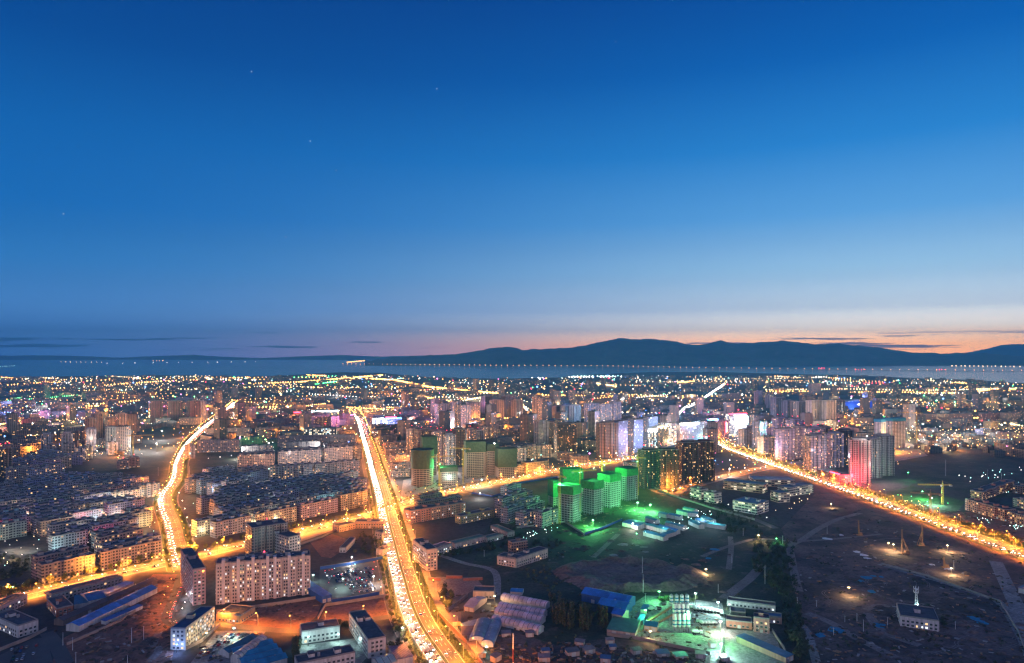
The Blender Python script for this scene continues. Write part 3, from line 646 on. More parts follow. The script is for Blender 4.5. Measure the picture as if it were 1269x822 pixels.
# ---- the buildings nearest the bottom edge
def near():
    b = bld
    b('long low grey building with white framed windows beside the avenue', *HSE, (64, 747), (152, 724), 12, 6.5, col=GREY, hero=True, huts=0, p=.1)
    b('small brick building with flat black roof in front of blue sheds', *HSE, (70, 766), (91, 761), 34, 7, col=(.34, .15, .11), hero=True, huts=1, p=.1, tank=1)
    b('white flat roofed building at the far bottom left corner', *HSE, (22, 791), (47.5, 783), 42, 9, col=PALE, hero=True, huts=1, p=.06, tank=2)
    b('grey row house with dark roof at left picture edge', *HSE, (-14, 771), (34, 748), 11, 8, col=(.36, .35, .38), hero=True, huts=0, p=.15)
    b('narrow pink end wall of a deep slab block beside the junction', *APT, (239, 751), (255, 748), 74, 31, wall='lit', col=(.46, .30, .31), huts=4, hero=True, p=.04)
    b('cream twelve storey apartment slab with many lit windows and projecting bays', *APT, (267.5, 749), (384.5, 736), 14, 35, col=(.55, .47, .42), bays=13, huts=6, red=1, hero=True, p=.26, solar=14, cw=2.05, balc=True)
    cream = [o for o in bpy.data.objects if str(o.get('label', '')).startswith('cream twelve storey')][0]; W_ = cream['_dim'][0]
    for i in (1, 3, 5, 7, 8, 10, 12):
        mb = MB(); x = W_ * i / 13; mb.box(x - 1.3, x + 1.3, -2.2, 4, 0, 35 + (3.6 if i % 2 else 2.4), 0); mb.build('stair_tower', M['plaster'], cream, color=(.62, .56, .53))
    b('grey tower slab standing behind the cream apartment slab', *TWR, (312, 702), (356.5, 694), 22, 39, wall='empty', col=(.33, .31, .28), bays=5, huts=2, red=1)
    b('white stepped block with dark roof notches behind the cream slab', *APT, (358, 703), (372.5, 699), 52, 30, wall='res', col=PALE, huts=4)
    b('pale lower wing between the grey tower slab and the cream slab', *APT, (308, 722), (338, 717), 16, 22, wall='lit', col=(.5, .5, .46), bays=5, huts=2)
    b('five storey office with dark blue roof and lit white windows', *OFF, (230, 806), (266, 777), 11.5, 15.5, col=(.46, .46, .38), hero=True, huts=1, p=.55, roofcol=(.02, .05, .13))
    b('three storey white school building with wide dark window bays', *OFF, (374, 798.5), (421, 791), 15, 9, col=PALE, hero=True, huts=1, p=.03)
    b('white long low building cut by the bottom picture edge', *OFF, (369, 838), (440, 823), 13, 8, col=PALE, hero=True, huts=2, p=.05, tank=2)
    b('white five storey slab with black roof end-on beside dark trees', *OFF, (456, 816.5), (478, 812), 58, 13, col=(.52, .5, .5), hero=True, huts=2, p=.06)
    b('slender cream tower with one column of lit windows beside the avenue', *APT, (529, 708), (542, 706), 44, 21, col=(.5, .40, .34), hero=True, huts=2, p=.12)
    b('long pink six storey block with shops at the avenue corner', *APT, (508, 649), (576.5, 637.5), 15, 16, wall='lit', col=(.46, .26, .20), bays=11, huts=5, hero=True, p=.2, balc=True)
    for k, (l, r, dd, hh) in enumerate((((519, 637), (556, 631), 13, 15), ((520, 629), (548, 624), 13, 15), ((557, 630), (572, 628), 12, 14))):
        b('dark roofed block in the %s row behind the long pink block' % nth(k + 1), *APT, l, r, dd, hh, col=(.3, .22, .18), huts=3, solar=10)
    b('olive four storey block with red lit end wall and sign', *APT, (571, 650), (612, 641), 12, 10, col=(.33, .30, .14), hero=True, huts=2, p=.15)
    b('white three storey building with raised back wing in dark field', *HSE, (640, 704), (679, 691), 13, 9, col=(.5, .42, .38), hero=True, huts=1, p=.2)
    b('short white wing at the left end of the three storey building', *HSE, (616, 699.5), (639, 704), 14, 8.5, col=(.5, .42, .38), hero=True, huts=1, p=.18)
    b('narrow raised brown wing behind the white three storey building', *HSE, (634, 687), (654, 684), 9, 12, col=(.3, .2, .17), huts=1)
    b('long white two storey building with green roof beside dark field', *HSE, (564, 681), (602, 671.5), 11, 6, col=(.45, .4, .4), hero=True, huts=0, p=.12, roofcol=(.04, .12, .09))
    b('small green roofed building at the end of the garden wall', *HSE, (604, 673), (624, 668), 10, 5, col=(.35, .36, .35), hero=True, huts=0, p=.2, roofcol=(.04, .12, .09))
    b('grey low building with green roof behind the walled garden', *HSE, (608, 657), (629, 666), 10, 5, col=(.35, .36, .35), hero=True, huts=0, p=.1, roofcol=(.03, .16, .10))
    b('small market hall with blue and pink lit front', 'market hall', 'market_hall', (541, 689.5), (560, 683), 12, 8, col=(.4, .36, .44), hero=True, huts=0, p=.6)
    b('small shop house with lit sign under barrel vaulted sheds', *HSE, (586, 742), (612, 742.5), 14, 6, col=(.42, .34, .3), hero=True, huts=0, p=.5)
    b('low white building with black roof inside the walled plaza', *HSE, (420.5, 660), (440, 655.5), 14, 7, col=(.40, .28, .2), hero=True, huts=0, p=.05)
    b('tan building with tall windows along the orange lit street', *HSE, (440, 655), (476, 655), 11, 8, col=(.42, .3, .22), hero=True, huts=1, p=.04)
    b('white box house beside the avenue below the tan building', *HSE, (464.5, 667), (473.5, 669), 10, 8, col=(.5, .42, .38), hero=True, huts=0, p=.05)
    b('brown roofed house beside the avenue next to the fenced car lot', *HSE, (466, 688), (475, 689), 22, 6, col=(.42, .36, .34), hero=True, huts=1, p=.05)
    b('low white gallery with slanting roof beside the sports ground', *HSE, (428.5, 685), (440.5, 672), 7, 5, col=PALE, hero=True, huts=0, p=.04)
    b('orange lit low building with flat black roof beside the yellow lit street', *HSE, (268, 770), (298.5, 773), 20, 6, col=(.48, .32, .17), hero=True, huts=0, p=.06)
    b('white hall with long left wall and pink lit front under radio mast', *HSE, (1115.6, 776), (1164, 783), 30, 8, col=(.55, .47, .52), hero=True, huts=1, p=.1)
    b('white building with row of windows behind the brick dormitory', *HSE, (901, 751), (961, 758.5), 9, 4.5, col=PALE, hero=True, huts=0, p=.35, roofcol=(.10, .06, .05))
    b('long brick dormitory with brown roof beside the concrete pad', *HSE, (900, 777), (932, 780.5), 11, 5, col=(.42, .19, .14), hero=True, huts=0, p=.08, roofcol=(.14, .08, .06))
    b('four storey brick house with lit galleries beside the concrete pad', *HSE, (934, 783), (953.5, 785.5), 10, 11, col=(.45, .25, .23), hero=True, huts=1, p=.35)
    b('pink house with blue roof at the end of the brick compound', *HSE, (944, 771), (969, 774), 9, 5, col=(.42, .26, .22), hero=True, huts=0, p=.3, roofcol=(.03, .10, .2))
    b('dark hall between the white building and the brick dormitory', *HSE, (905, 766), (924, 768), 12, 5, col=(.2, .2, .2), hero=True, huts=0, p=.3)
    b('pale five storey house nearest the road corner by the green site', *APT, (855, 617), (868.5, 620), 17, 15, wall='office', col=(.5, .5, .42), huts=1)
    b('pale five storey house standing right of its twin by the road corner', *APT, (872.5, 622), (885, 625), 16, 15, wall='office', col=(.5, .5, .46), huts=1)
    b('long cream office wing with curved blue roof edge', *OFF, (896.5, 606), (946, 612), 22, 13, wall='office', col=(.46, .42, .28), huts=0, roofcol=(.03, .11, .18))
    b('stepped white office with blue roof terraces and balconies', *OFF, (908, 633), (938, 638.5), 34, 14, wall='office', col=PALE, huts=2, roofcol=(.04, .15, .24))
    b('cream office wing with lit windows facing the dark field', *OFF, (964.5, 623.5), (979, 622.5), 18, 14, wall='office', col=(.46, .42, .38), huts=0, roofcol=(.03, .09, .15))
    b('long office wing with blue roof nearest the wide avenue', *OFF, (977, 616), (1008, 611), 20, 13, wall='office', col=(.44, .42, .42), huts=1, roofcol=(.03, .09, .15))
    b('low blue roofed hall between the two cream office wings', *OFF, (934, 603), (985, 604), 34, 11, wall='office', col=(.38, .22, .2), huts=0, roofcol=(.03, .10, .17))
    b('brick apartment slab facing the bare bank beside the wide avenue', *APT, (1197, 632), (1246, 646.5), 14, 15, wall='lit', col=(.44, .23, .17), bays=9, huts=4, balc=True)
    b('brick apartment slab cut by the right picture edge', *APT, (1250, 648), (1300, 662), 14, 14, wall='lit', col=(.42, .25, .2), bays=9, huts=4)
    b('brick slab with dark roof running back from the facing brick slab', *APT, (1216, 621), (1256, 606), 13, 13, wall='lit', col=(.36, .2, .16), bays=7, huts=3)
    b('tan block at the right picture edge behind the brick slabs', *APT, (1255, 611), (1285, 615), 30, 12, wall='lit', col=(.42, .28, .2), huts=2)
    b('grey flat block between the rows of brick slabs', *APT, (1256, 628), (1290, 636), 14, 12, wall='lit', col=(.3, .26, .28), bays=5, huts=3)
near()
def sheds():
    blue, teal, dbl = (.05, .19, .52), (.03, .22, .32), (.03, .07, .2)
    shed('long bright blue roofed shed nearest the red soil lot', (98, 783.5), (195, 735), 12, 5, 2.2, rcol=blue)
    shed('long dark brown roofed shed behind the long blue one', (78, 776), (195, 724), 9, 4.5, 1.8, rcol=(.09, .055, .05), wcol=(.25, .18, .16))
    shed('wide blue gabled shed beside the brick building', (110, 752), (131, 747), 26, 5, 3, rcol=(.03, .13, .30))
    shed('low flat blue roofed shed right behind the brick building', (92, 755), (110, 752), 24, 4, .6, 'flat', rcol=(.03, .12, .2))
    shed('narrow blue lean-to shed under the white framed windows building', (132, 742), (166, 727), 9, 4, .8, 'flat', rcol=(.03, .15, .4))
    shed('low blue lean-to in front of the long blue roofed shed', (131, 774.5), (177, 754.5), 5, 3, .6, 'flat', rcol=(.04, .1, .32))
    shed('teal gabled shed at the edge of the parked car yard', (283.5, 816), (319, 797), 10, 4, 2.4, rcol=(.03, .13, .19))
    shed('striped barrel vault shed between the teal gable and wavy roof', (298, 823), (331, 799), 8, 4, 3, 'barrel', rcol=(.35, .34, .36), ribbed=True)
    shed('teal wavy roof hall of four ridges at the bottom edge', (305, 836), (356, 822), 40, 4, 1.7, rcol=(.03, .22, .36), n=4)
    shed('open shed with white and blue striped roof at bottom centre', (470, 832), (492, 826), 14, 4, 2, rcol=(.2, .36, .36), ribbed=True)
    shed('dark slate roofed store beside the striped roof at bottom centre', (492, 826), (512, 822), 22, 5, .8, 'flat', rcol=(.10, .10, .16))
    shed('tall blue panelled store at the left end of the car lot', (399, 748), (411, 745), 60, 6, .5, 'flat', rcol=(.02, .10, .34), wcol=(.03, .10, .34))
    vault = ('pale lilac vaulted shed, %s of four counted from the back', (('back row', (620, 747), (676, 757)), 0))
    for k, (l, r) in enumerate((((620.5, 745.5), (676, 756.5)), ((616.5, 757), (673, 767.5)), ((612.5, 763.5), (670.5, 775)), ((608.5, 773), (667, 787.5)))):
        shed('pale lilac ribbed vault shed, %s of four counted from the back' % nth(k + 1), l, r, 9, 3, 3.2, 'barrel', rcol=(.46, .42, .52), ribbed=True, group='lilac vaulted sheds')
    shed('steel blue curved roof hall left of its narrow twin', (602, 800), (610, 776.5), 13, 3, 4, 'barrel', rcol=(.12, .17, .26))
    shed('narrow steel blue curved roof hall under the lilac vaults', (611, 803), (622, 775), 9, 3, 3, 'barrel', rcol=(.16, .2, .34))
    shed('pink walled gable shed with grey roof in the walled yard', (575, 757), (587, 759), 26, 4, 2.5, rcol=(.26, .27, .36), wcol=(.4, .3, .28))
    shed('lean-to with pale blue roof spread under the curved halls', (571, 778), (592, 795), 16, 3.5, .6, 'flat', rcol=(.12, .18, .3))
    shed('small bright blue roof alone beside the poplars', (632.5, 737), (647, 738), 9, 3, 1.2, rcol=(.03, .2, .45))
    shed('longest blue factory shed with green lit ridge by the poplars', (720.5, 745), (778.5, 757), 17, 7, 3, rcol=(.03, .17, .52), wcol=(.03, .1, .3))
    shed('middle blue factory shed stepping down from the longest one', (741, 757), (775, 764), 16, 6, 3, rcol=(.03, .17, .52), wcol=(.03, .1, .3))
    shed('short blue factory shed at the front of the stepped group', (758, 769), (771.5, 772), 13, 6, 2.5, rcol=(.03, .16, .5), wcol=(.4, .34, .33))
    shed('flat green roof annex in front of the blue factory sheds', (752, 786), (787, 791), 26, 4, .4, 'flat', rcol=(.06, .12, .10), wcol=(.4, .3, .28))
    shed('small teal roofed office in the mixing yard', (798, 781), (814, 783.5), 10, 4, 2, rcol=(.02, .2, .26), wcol=(.5, .42, .3))
    shed('blue cabin left of the teal roofed office', (790, 774), (796, 775), 13, 4, .5, 'flat', rcol=(.03, .14, .34), wcol=(.03, .14, .34))
    shed('blue cabin standing behind the other blue cabin in the yard', (794.5, 760), (801, 761), 10, 4, .5, 'flat', rcol=(.03, .14, .34), wcol=(.03, .14, .34))
    shed('blue roofed shed with orange gable beside the dark tree belt', (975, 822), (966, 793), -10, 4, 2, rcol=(.05, .14, .24), wcol=(.4, .25, .2)) if 0 else shed('blue roofed shed with orange gable beside the dark tree belt', (974, 822), (983.5, 818), 42, 4, .9, 'flat', rcol=(.05, .14, .24), wcol=(.4, .25, .2))
    shed('blue shed roof cut by the right picture edge', (1262, 735), (1290, 742), 40, 5, .8, 'flat', rcol=(.03, .08, .2))
    # barracks of the building-site camp
    camp = [((797, 664), (822, 671), 9), ((800, 655), (826, 662), 9), ((815, 657), (838, 663), 8), ((824, 652), (846, 658), 8), ((853, 650), (866, 656), 8), ((861, 648), (875, 653), 8), ((868, 645), (881, 650), 8), ((874, 653), (898, 657), 6), ((828, 642), (842, 645), 8), ((838, 637), (852, 640), 8), ((846, 634), (860, 637), 8), ((815, 640), (826, 642.5), 9), ((799, 646), (812, 650), 8), ((820, 669), (838, 664), 8), ((771, 652), (790, 657), 22), ((852, 640), (865, 641), 7)]
    for k, (l, r, dd) in enumerate(camp):
        shed('blue roofed site barrack, %s from the left in the workers camp' % nth(k + 1), l, r, dd, 5, 1.4, rcol=[(.04, .2, .3), (.05, .25, .3), (.04, .14, .34)][k % 3], wcol=(.5, .5, .5), name='site_barrack', cat='barrack', group='site barracks')
sheds()
# ------------------------------------------------------------------ towers and slabs further back
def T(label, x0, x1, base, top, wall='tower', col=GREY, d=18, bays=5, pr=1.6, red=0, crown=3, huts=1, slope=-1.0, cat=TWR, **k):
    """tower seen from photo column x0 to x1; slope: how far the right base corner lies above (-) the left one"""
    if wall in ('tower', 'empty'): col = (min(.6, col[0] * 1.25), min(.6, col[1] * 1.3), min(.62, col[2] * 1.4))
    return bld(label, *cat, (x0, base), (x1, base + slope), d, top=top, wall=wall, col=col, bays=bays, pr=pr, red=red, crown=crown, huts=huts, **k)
def towers():
    t = T
    # left: around the white flood-lit site
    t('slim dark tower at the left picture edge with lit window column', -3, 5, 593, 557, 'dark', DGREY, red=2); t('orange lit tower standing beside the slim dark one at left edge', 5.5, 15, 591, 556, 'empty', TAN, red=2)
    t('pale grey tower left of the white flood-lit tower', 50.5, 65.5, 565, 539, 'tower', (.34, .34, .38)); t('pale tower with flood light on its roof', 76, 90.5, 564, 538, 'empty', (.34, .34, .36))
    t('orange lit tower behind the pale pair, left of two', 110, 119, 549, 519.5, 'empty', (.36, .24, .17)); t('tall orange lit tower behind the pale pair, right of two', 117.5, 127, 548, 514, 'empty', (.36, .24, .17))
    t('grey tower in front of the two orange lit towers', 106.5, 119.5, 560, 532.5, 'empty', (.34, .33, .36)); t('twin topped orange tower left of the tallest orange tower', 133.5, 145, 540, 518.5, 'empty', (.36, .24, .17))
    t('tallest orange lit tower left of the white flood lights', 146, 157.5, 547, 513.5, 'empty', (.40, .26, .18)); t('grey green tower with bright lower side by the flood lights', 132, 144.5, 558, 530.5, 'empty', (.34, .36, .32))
    t('low white block below the grey tower with lit end wall', 95, 106, 573, 556, 'tower', (.40, .40, .40), crown=0, bays=3); t('low yellow green lit block below the grey tower', 106.5, 115.5, 569, 554, 'tower', (.44, .45, .34), crown=0, bays=3)
    t('white stepped low tower beside the lit sports field', 134.5, 146, 564, 549, 'tower', (.46, .45, .45), crown=0, bays=3); t('white stepped low tower one step behind its neighbour', 140, 151, 558, 543, 'tower', (.46, .45, .45), crown=0, bays=3)
    t('grey block in front of the pale flood-lit tower', 58, 71, 566, 552, 'lit', (.28, .27, .32), crown=0); t('grey block with lit shops in front of the pale tower', 78.5, 93, 567, 551, 'lit', (.30, .29, .33), crown=0); t('dark block between the grey blocks and orange towers', 98, 110, 556, 547, 'lit', (.22, .22, .26), crown=0)
    t('dark block between the two grey towers', 119, 131, 556, 545, 'lit', (.24, .24, .28), crown=0); t('dark flat block with red roof light by flood-lit field', 145, 160, 582, 572, 'lit', (.22, .2, .24), crown=0, red=1); t('dark flat block beside the one with red roof light', 160, 173, 580, 568, 'lit', (.24, .2, .22), crown=0, red=1)
    # three towers with dim red light put into the wall colour
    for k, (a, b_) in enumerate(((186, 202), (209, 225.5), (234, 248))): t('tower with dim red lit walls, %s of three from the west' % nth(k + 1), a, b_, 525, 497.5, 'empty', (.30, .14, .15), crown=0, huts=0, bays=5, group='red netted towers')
    t('white slab tower right beside the dim red towers', 248.5, 255, 522, 498, 'empty', (.42, .4, .42)); t('low white office with blue lit roof edge below red towers', 194, 212, 527, 519.5, 'lit', PALE, crown=0, cat=OFF)
    t('row of white flats right of the blue edged office', 222, 250, 527, 518.5, 'lit', (.42, .38, .36), crown=0, bays=7); t('row of white flats left of the blue edged office', 168, 186, 526, 521, 'lit', (.42, .38, .36), crown=0)
    # slabs between the western and the central avenue
    t('lone slim tower beside the western avenue', 235.5, 242, 569, 552.5, 'empty', (.42, .34, .32), crown=0, bays=0); t('long lilac slab with lit flats right of the lone slim tower', 245, 297, 561, 546.5, 'lit', (.30, .26, .30), crown=0, bays=11, huts=5, d=12)
    t('pale slab under green light behind the long lilac slab', 255, 310, 541, 532, 'lit', (.38, .35, .33), crown=0, bays=11, huts=4, d=12); t('pale slab right of the one under green light', 316, 345, 537, 531, 'lit', (.38, .36, .35), crown=0, bays=7, huts=3, d=12)
    t('orange lit slab facing the estate, leftmost of three', 294.5, 340, 584, 564.5, 'lit', (.42, .28, .24), crown=0, bays=11, huts=5, d=13, slope=-2); t('broad pale lit slab facing the estate, middle of three', 345, 398, 581, 560.5, 'lit', (.46, .38, .36), crown=0, bays=13, huts=6, d=13, slope=-3.5)
    t('pale lit slab facing the estate, nearest the central avenue', 402, 437, 576, 556, 'lit', (.46, .38, .36), crown=0, bays=9, huts=4, d=13, slope=-3); t('short slab at the kerb of the central avenue', 438, 448, 570, 552, 'lit', (.42, .32, .26), crown=0, bays=3)
    for k, (a, b_, y) in enumerate(((297, 340, 575), (299, 338, 567), (346, 398, 570), (347, 397, 562), (402, 440, 564), (344, 440, 554))): t('dark roofed slab in the %s hidden row behind the pale lit slabs' % nth(k + 1), a, b_, y, y - 13, 'res', (.3, .28, .3), crown=0, bays=9, huts=5, d=12, slope=-2)
    t('slab with dark roof and lilac wall inside the estate, left', 335, 387, 600, 579, 'lit', (.30, .28, .33), crown=0, bays=13, huts=6, d=13, slope=-4); t('slab with dark roof and lilac wall inside the estate, right', 391, 445, 596, 576, 'lit', (.30, .28, .33), crown=0, bays=13, huts=6, d=13, slope=-6)
    t('broad office full of white lit windows beside red signs', 377, 417, 548, 532, 'led', (.2, .18, .18), crown=0, bays=5, cat=OFF, d=22); t('block with warm windows left of the white lit office', 350, 376, 548, 537, 'lit', (.24, .18, .18), crown=0, bays=5)
    for k, (a, b_, y, tp) in enumerate(((370, 384, 531, 518), (386, 397, 530, 516), (398, 408, 529, 515), (410, 420, 530, 517), (425, 433, 527, 514))): t('red lit block below the long lit mall roof, %s from the west' % nth(k + 1), a, b_, y, tp, 'lit', (.33, .17, .19), crown=0, bays=3)
    t('white slab tower beside the white lit office', 417, 424, 543, 531, 'tower', (.42, .33, .33), crown=0, bays=3)
    t('tall pale slab with lit flats above the market canopy', 139, 173, 629, 611, 'lit', (.44, .40, .36), crown=0, bays=9, huts=4, d=13, slope=-5); t('tall pale slab at the bend of the western avenue', 172, 198, 619, 603, 'lit', (.44, .36, .32), crown=0, bays=7, huts=3, d=13, slope=-5)
    for k, (a, b_, y) in enumerate(((484, 508, 592), (483, 509, 583), (481, 508, 573), (478, 507, 564), (476, 505, 556))): t('low dark roofed block beside the netted towers site, %s from the front' % nth(k + 1), a, b_, y, y - 7, 'lit', (.34, .28, .26), crown=0, bays=7, huts=3, d=14, slope=-1.5)
    for k, (a, b_, y) in enumerate(((452, 470, 533), (455, 478, 541), (458, 482, 549))): t('low block with lit shops right of the central avenue, %s from the back' % nth(k + 1), a + 8, b_ + 10, y, y - 6, 'lit', (.33, .3, .34), crown=0, bays=7, huts=3, d=14)
    # centre: finished towers
    for k, (a, b_, y, tp, c_) in enumerate(((511, 517, 566, 533, TAN), (522, 529, 557, 535, BROWN), (530, 542, 556, 534, BROWN), (542, 549, 578, 537, (.32, .22, .2)), (547.5, 553.5, 579, 536, (.26, .18, .17)))): t('brown tower with red roof light, %s from the avenue by green nets' % nth(k + 1), a, b_, y, tp, 'tower', c_, red=1)
    t('white fronted tower with lit stair column among brown towers', 553.5, 564, 580, 539.5, 'tower', (.52, .5, .46), red=2); t('very dark tower right of the white fronted tower', 565, 576, 577, 533, 'dark', BROWN, red=0); t('pale green lit tower behind the netted tower', 590, 599.5, 547, 535, 'empty', (.46, .55, .42), red=1)
    t('pale tower edge beside the very dark tower', 575.5, 578.5, 575, 533.5, 'empty', (.44, .44, .38), bays=0); t('grey tower left of the pale green lit tower', 582, 590, 548, 533, 'tower', (.3, .26, .28), red=1)
    for k, (a, b_, y, tp) in enumerate(((542, 559, 529, 501), (559.5, 571, 529, 498.5), (571, 583, 529, 503), (582, 595, 524, 499.5))): t('dark lilac tower with lit windows, %s from west behind red lights' % nth(k + 1), a, b_, y, tp, 'tower', [(.3, .27, .33), (.28, .22, .23)][k % 2], red=0, crown=0)
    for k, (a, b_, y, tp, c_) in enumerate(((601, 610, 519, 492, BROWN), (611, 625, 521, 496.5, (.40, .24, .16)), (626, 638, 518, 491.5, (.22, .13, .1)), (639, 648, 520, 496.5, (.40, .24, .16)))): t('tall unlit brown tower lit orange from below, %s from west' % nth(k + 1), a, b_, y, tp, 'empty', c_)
    for k, (a, b_, y, tp) in enumerate(((665.5, 672, 521, 492), (672.5, 680, 522, 494.5), (681, 688, 522, 495))): t('orange brown tower beside the curving side street, %s from left' % nth(k + 1), a, b_, y, tp, 'tower', (.34, .2, .14), crown=0)
    t('dark brown tower right of the orange brown trio', 689, 700, 523, 504, 'empty', (.16, .10, .09)); t('teal grey tower in the middle of the skyline, left half', 700, 710.5, 524, 504, 'empty', (.26, .36, .36)); t('teal grey tower in the middle of the skyline, right half', 711, 719.5, 530, 503, 'empty', (.28, .38, .38))
    t('orange block peeping between teal tower and blue white trio', 720, 728.5, 519, 507, 'lit', (.42, .28, .2), crown=0)
    for k, (a, b_, y, tp) in enumerate(((728.5, 743, 526, 500.5), (744, 758, 526, 501.5), (760, 770, 524, 498.5))): t('blue white tower with lit columns, %s of three in a row' % nth(k + 1), a, b_, y, tp, 'tower', (.32, .33, .46), crown=0)
    t('grey beige tower left of the black tower', 667, 680, 554, 523, 'empty', (.34, .3, .28)); t('dark slim tower squeezed between grey beige and black tower', 680.5, 689, 553, 524, 'dark', BROWN)
    t('broad black tower with one lit floor', 690, 714, 563, 526, 'dark', (.09, .08, .09), bays=7); t('low broad black podium behind the broad black tower', 686, 700, 545, 522, 'dark', (.1, .08, .09))
    t('broad brown residential tower lit orange on its front', 743, 766, 568, 525, 'empty', (.30, .18, .13), bays=7)
    g1 = t('slant topped glass tower with purple sheen', 766.5, 778, 567, 522.5, 'glass', (.3, .3, .4), bays=0, crown=0, huts=0); g2 = t('slant topped glass tower with dark side wall', 785.5, 797, 561, 521, 'glass', (.25, .3, .4), bays=0, crown=0, huts=0); g3 = t('slant topped glass tower, palest and furthest back', 804, 815, 551, 517.5, 'glass', (.3, .35, .42), bays=0, crown=0, huts=0)
    for g_ in (g1, g2, g3):
        W_, d_, h_ = g_['_dim']
        lamp('facade_flood', g_, (W_ / 2, -30, h_ * .5), 130000, (.5, .62, 1), 1.5)
    t('dark concrete side slab behind the purple glass tower', 778.5, 785, 565, 521, 'dark', (.10, .11, .15), bays=0); t('dark side slab behind the second glass tower', 797.5, 803, 558, 519, 'dark', (.08, .15, .22), bays=0)
    L1 = t('tower wrapped in a woven light pattern with white crown', 800, 814, 556, 534, 'led', (.16, .16, .16), bays=0, crown=4); L2 = t('dark tower with golden lit roof crown', 815, 828, 555, 530, 'dark', (.13, .12, .11), crown=4)
    t('white framed tower with blue lit grid behind the golden crown', 825.5, 838, 553, 525, 'led', (.4, .42, .55), bays=0, crown=0); t('slim blue grey tower behind the white framed tower', 827, 836, 528, 512, 'tower', (.3, .33, .45), crown=0)
    for o_, c_, cc in ((L1, 'white', (.7, .9, 1)), (L2, 'warm', (1, .75, .4))):
        W_, d_, h_ = o_['_dim']; led(o_, [(0, -.6, h_ + .6), (W_, -.6, h_ + .6), (W_, d_, h_ + .6)], c_, .9); led(o_, [(0, -.6, h_ - 2), (W_, -.6, h_ - 2)], c_, .7); lamp('crown_light', o_, (W_ / 2, -8, h_ + 10), 60000, cc, 1)
    tw = [t('black residential tower with green tinted windows, left of dark twins', 796.5, 815.5, 606, 559, 'dark', (.07, .09, .08), red=2, bays=7, pr=2.2), t('black residential tower with green tinted windows, right of dark twins', 817.5, 841, 607, 558, 'dark', (.08, .09, .07), red=3, bays=7, pr=2.2),
          t('dark red brown residential tower, left of a pair with red lights', 844.5, 866, 600, 549, 'dark', (.12, .07, .07), red=3, bays=7, pr=2.2), t('dark red brown residential tower, right of a pair with red lights', 867, 885, 597, 548, 'dark', (.13, .075, .07), red=3, bays=7, pr=2.2)]
    a1 = t('office tower under a blazing white roof band', 843, 866, 551, 526, 'glass', (.25, .25, .32), bays=0, crown=2); a2 = t('teal glass tower right of the blazing white roof band', 866, 876, 550, 523, 'glass', (.3, .5, .5), bays=0, crown=0); a3 = t('dark teal glass tower with violet roof sign', 877, 889.5, 549, 522, 'glass', (.18, .35, .38), bays=0, crown=2)
    W_, d_, h_ = a1['_dim']; led(a1, [(0, -.8, h_ + 1), (W_, -.8, h_ + 1), (W_, d_, h_ + 1)], 'white', 1.7); lamp('crown_light', a1, (W_ / 2, -10, h_ + 8), 90000, (.9, .9, 1), 1); lamp('facade_flood', a2, (8, -14, 10), 60000, (.3, .9, 1), 1)
    W_, d_, h_ = a3['_dim']; led(a3, [(0, -.8, h_ + 3), (W_, -.8, h_ + 3)], 'blue', 1.5); led(a3, [(W_ * .2, -.8, h_ + 5), (W_ * .8, -.8, h_ + 5)], 'pink', .8)
    r1 = t('tower with a tall red and orange light sign', 894, 903, 545, 522, 'tower', (.34, .2, .25), crown=0); W_, d_, h_ = r1['_dim']; led(r1, [(W_ * .5, -2.2, h_ * .35), (W_ * .5, -2.2, h_ * .95)], 'red', 1.6); led(r1, [(W_ * .62, -2.6, h_ * .4), (W_ * .62, -2.6, h_ * .9)], 'warm', .7)
    w1 = t('blazing white light screen building with red roof edge', 904, 925, 542, 514, 'led', (.5, .5, .5), bays=0, crown=0, huts=0); W_, d_, h_ = w1['_dim']
    mb = MB(); mb.box(W_ * .32, W_ * .98, -.7, -.3, h_ * .3, h_ * .98, 0); mb.build('light_screen', glow('screen_glow', (.95, 1, 1), 2.2), w1); led(w1, [(0, -1, h_ + 1.5), (W_, -1, h_ + 1.5)], 'red', 1.5); lamp('screen_light', w1, (W_ / 2, -20, h_ * .6), 120000, (.9, .95, 1), 3)
    q1 = t('tower with a green light sign right of the white screen', 925.5, 934, 533, 515, 'tower', (.24, .3, .34), crown=0); W_, d_, h_ = q1['_dim']; led(q1, [(0, -2, h_ * .4), (0, -2, h_ * .95)], 'cyan', 1.3); q2 = t('tower with a turquoise light sign further right', 941, 950, 556, 523, 'tower', (.36, .34, .46), crown=0); W_, d_, h_ = q2['_dim']; led(q2, [(W_ * .2, -2.2, h_ * .68), (W_ * .2, -2.2, h_ * .95)], 'cyan', 1.6); lamp('sign_light', q2, (0, -12, h_ * .8), 60000, (.2, 1, .7), 1)
    t('plain grey block with lit end wall before the green sign tower', 922, 931.5, 554, 533, 'empty', (.34, .33, .42), bays=0, crown=0); t('dark side wing of the plain grey block', 932, 942, 553, 533, 'dark', (.13, .15, .18), bays=0, crown=0); t('low lilac tower with lit windows below the turquoise sign', 946, 962, 563, 542, 'tower', (.4, .34, .36), crown=0)
    t('slim violet lit tower far back under bright flood light', 940, 945, 505, 485, 'empty', (.4, .32, .6), crown=0, bays=0); t('dark tower right of the slim violet tower', 945.5, 953, 504, 487, 'dark', (.10, .11, .15), crown=0); t('pale lilac slim tower far back right of the violet one', 953.5, 959, 506, 490, 'empty', (.36, .36, .46), crown=0, bays=0)
    t('large unlit block behind trees left of the flood light', 899, 918, 497, 488.5, 'empty', (.25, .25, .3), crown=0)
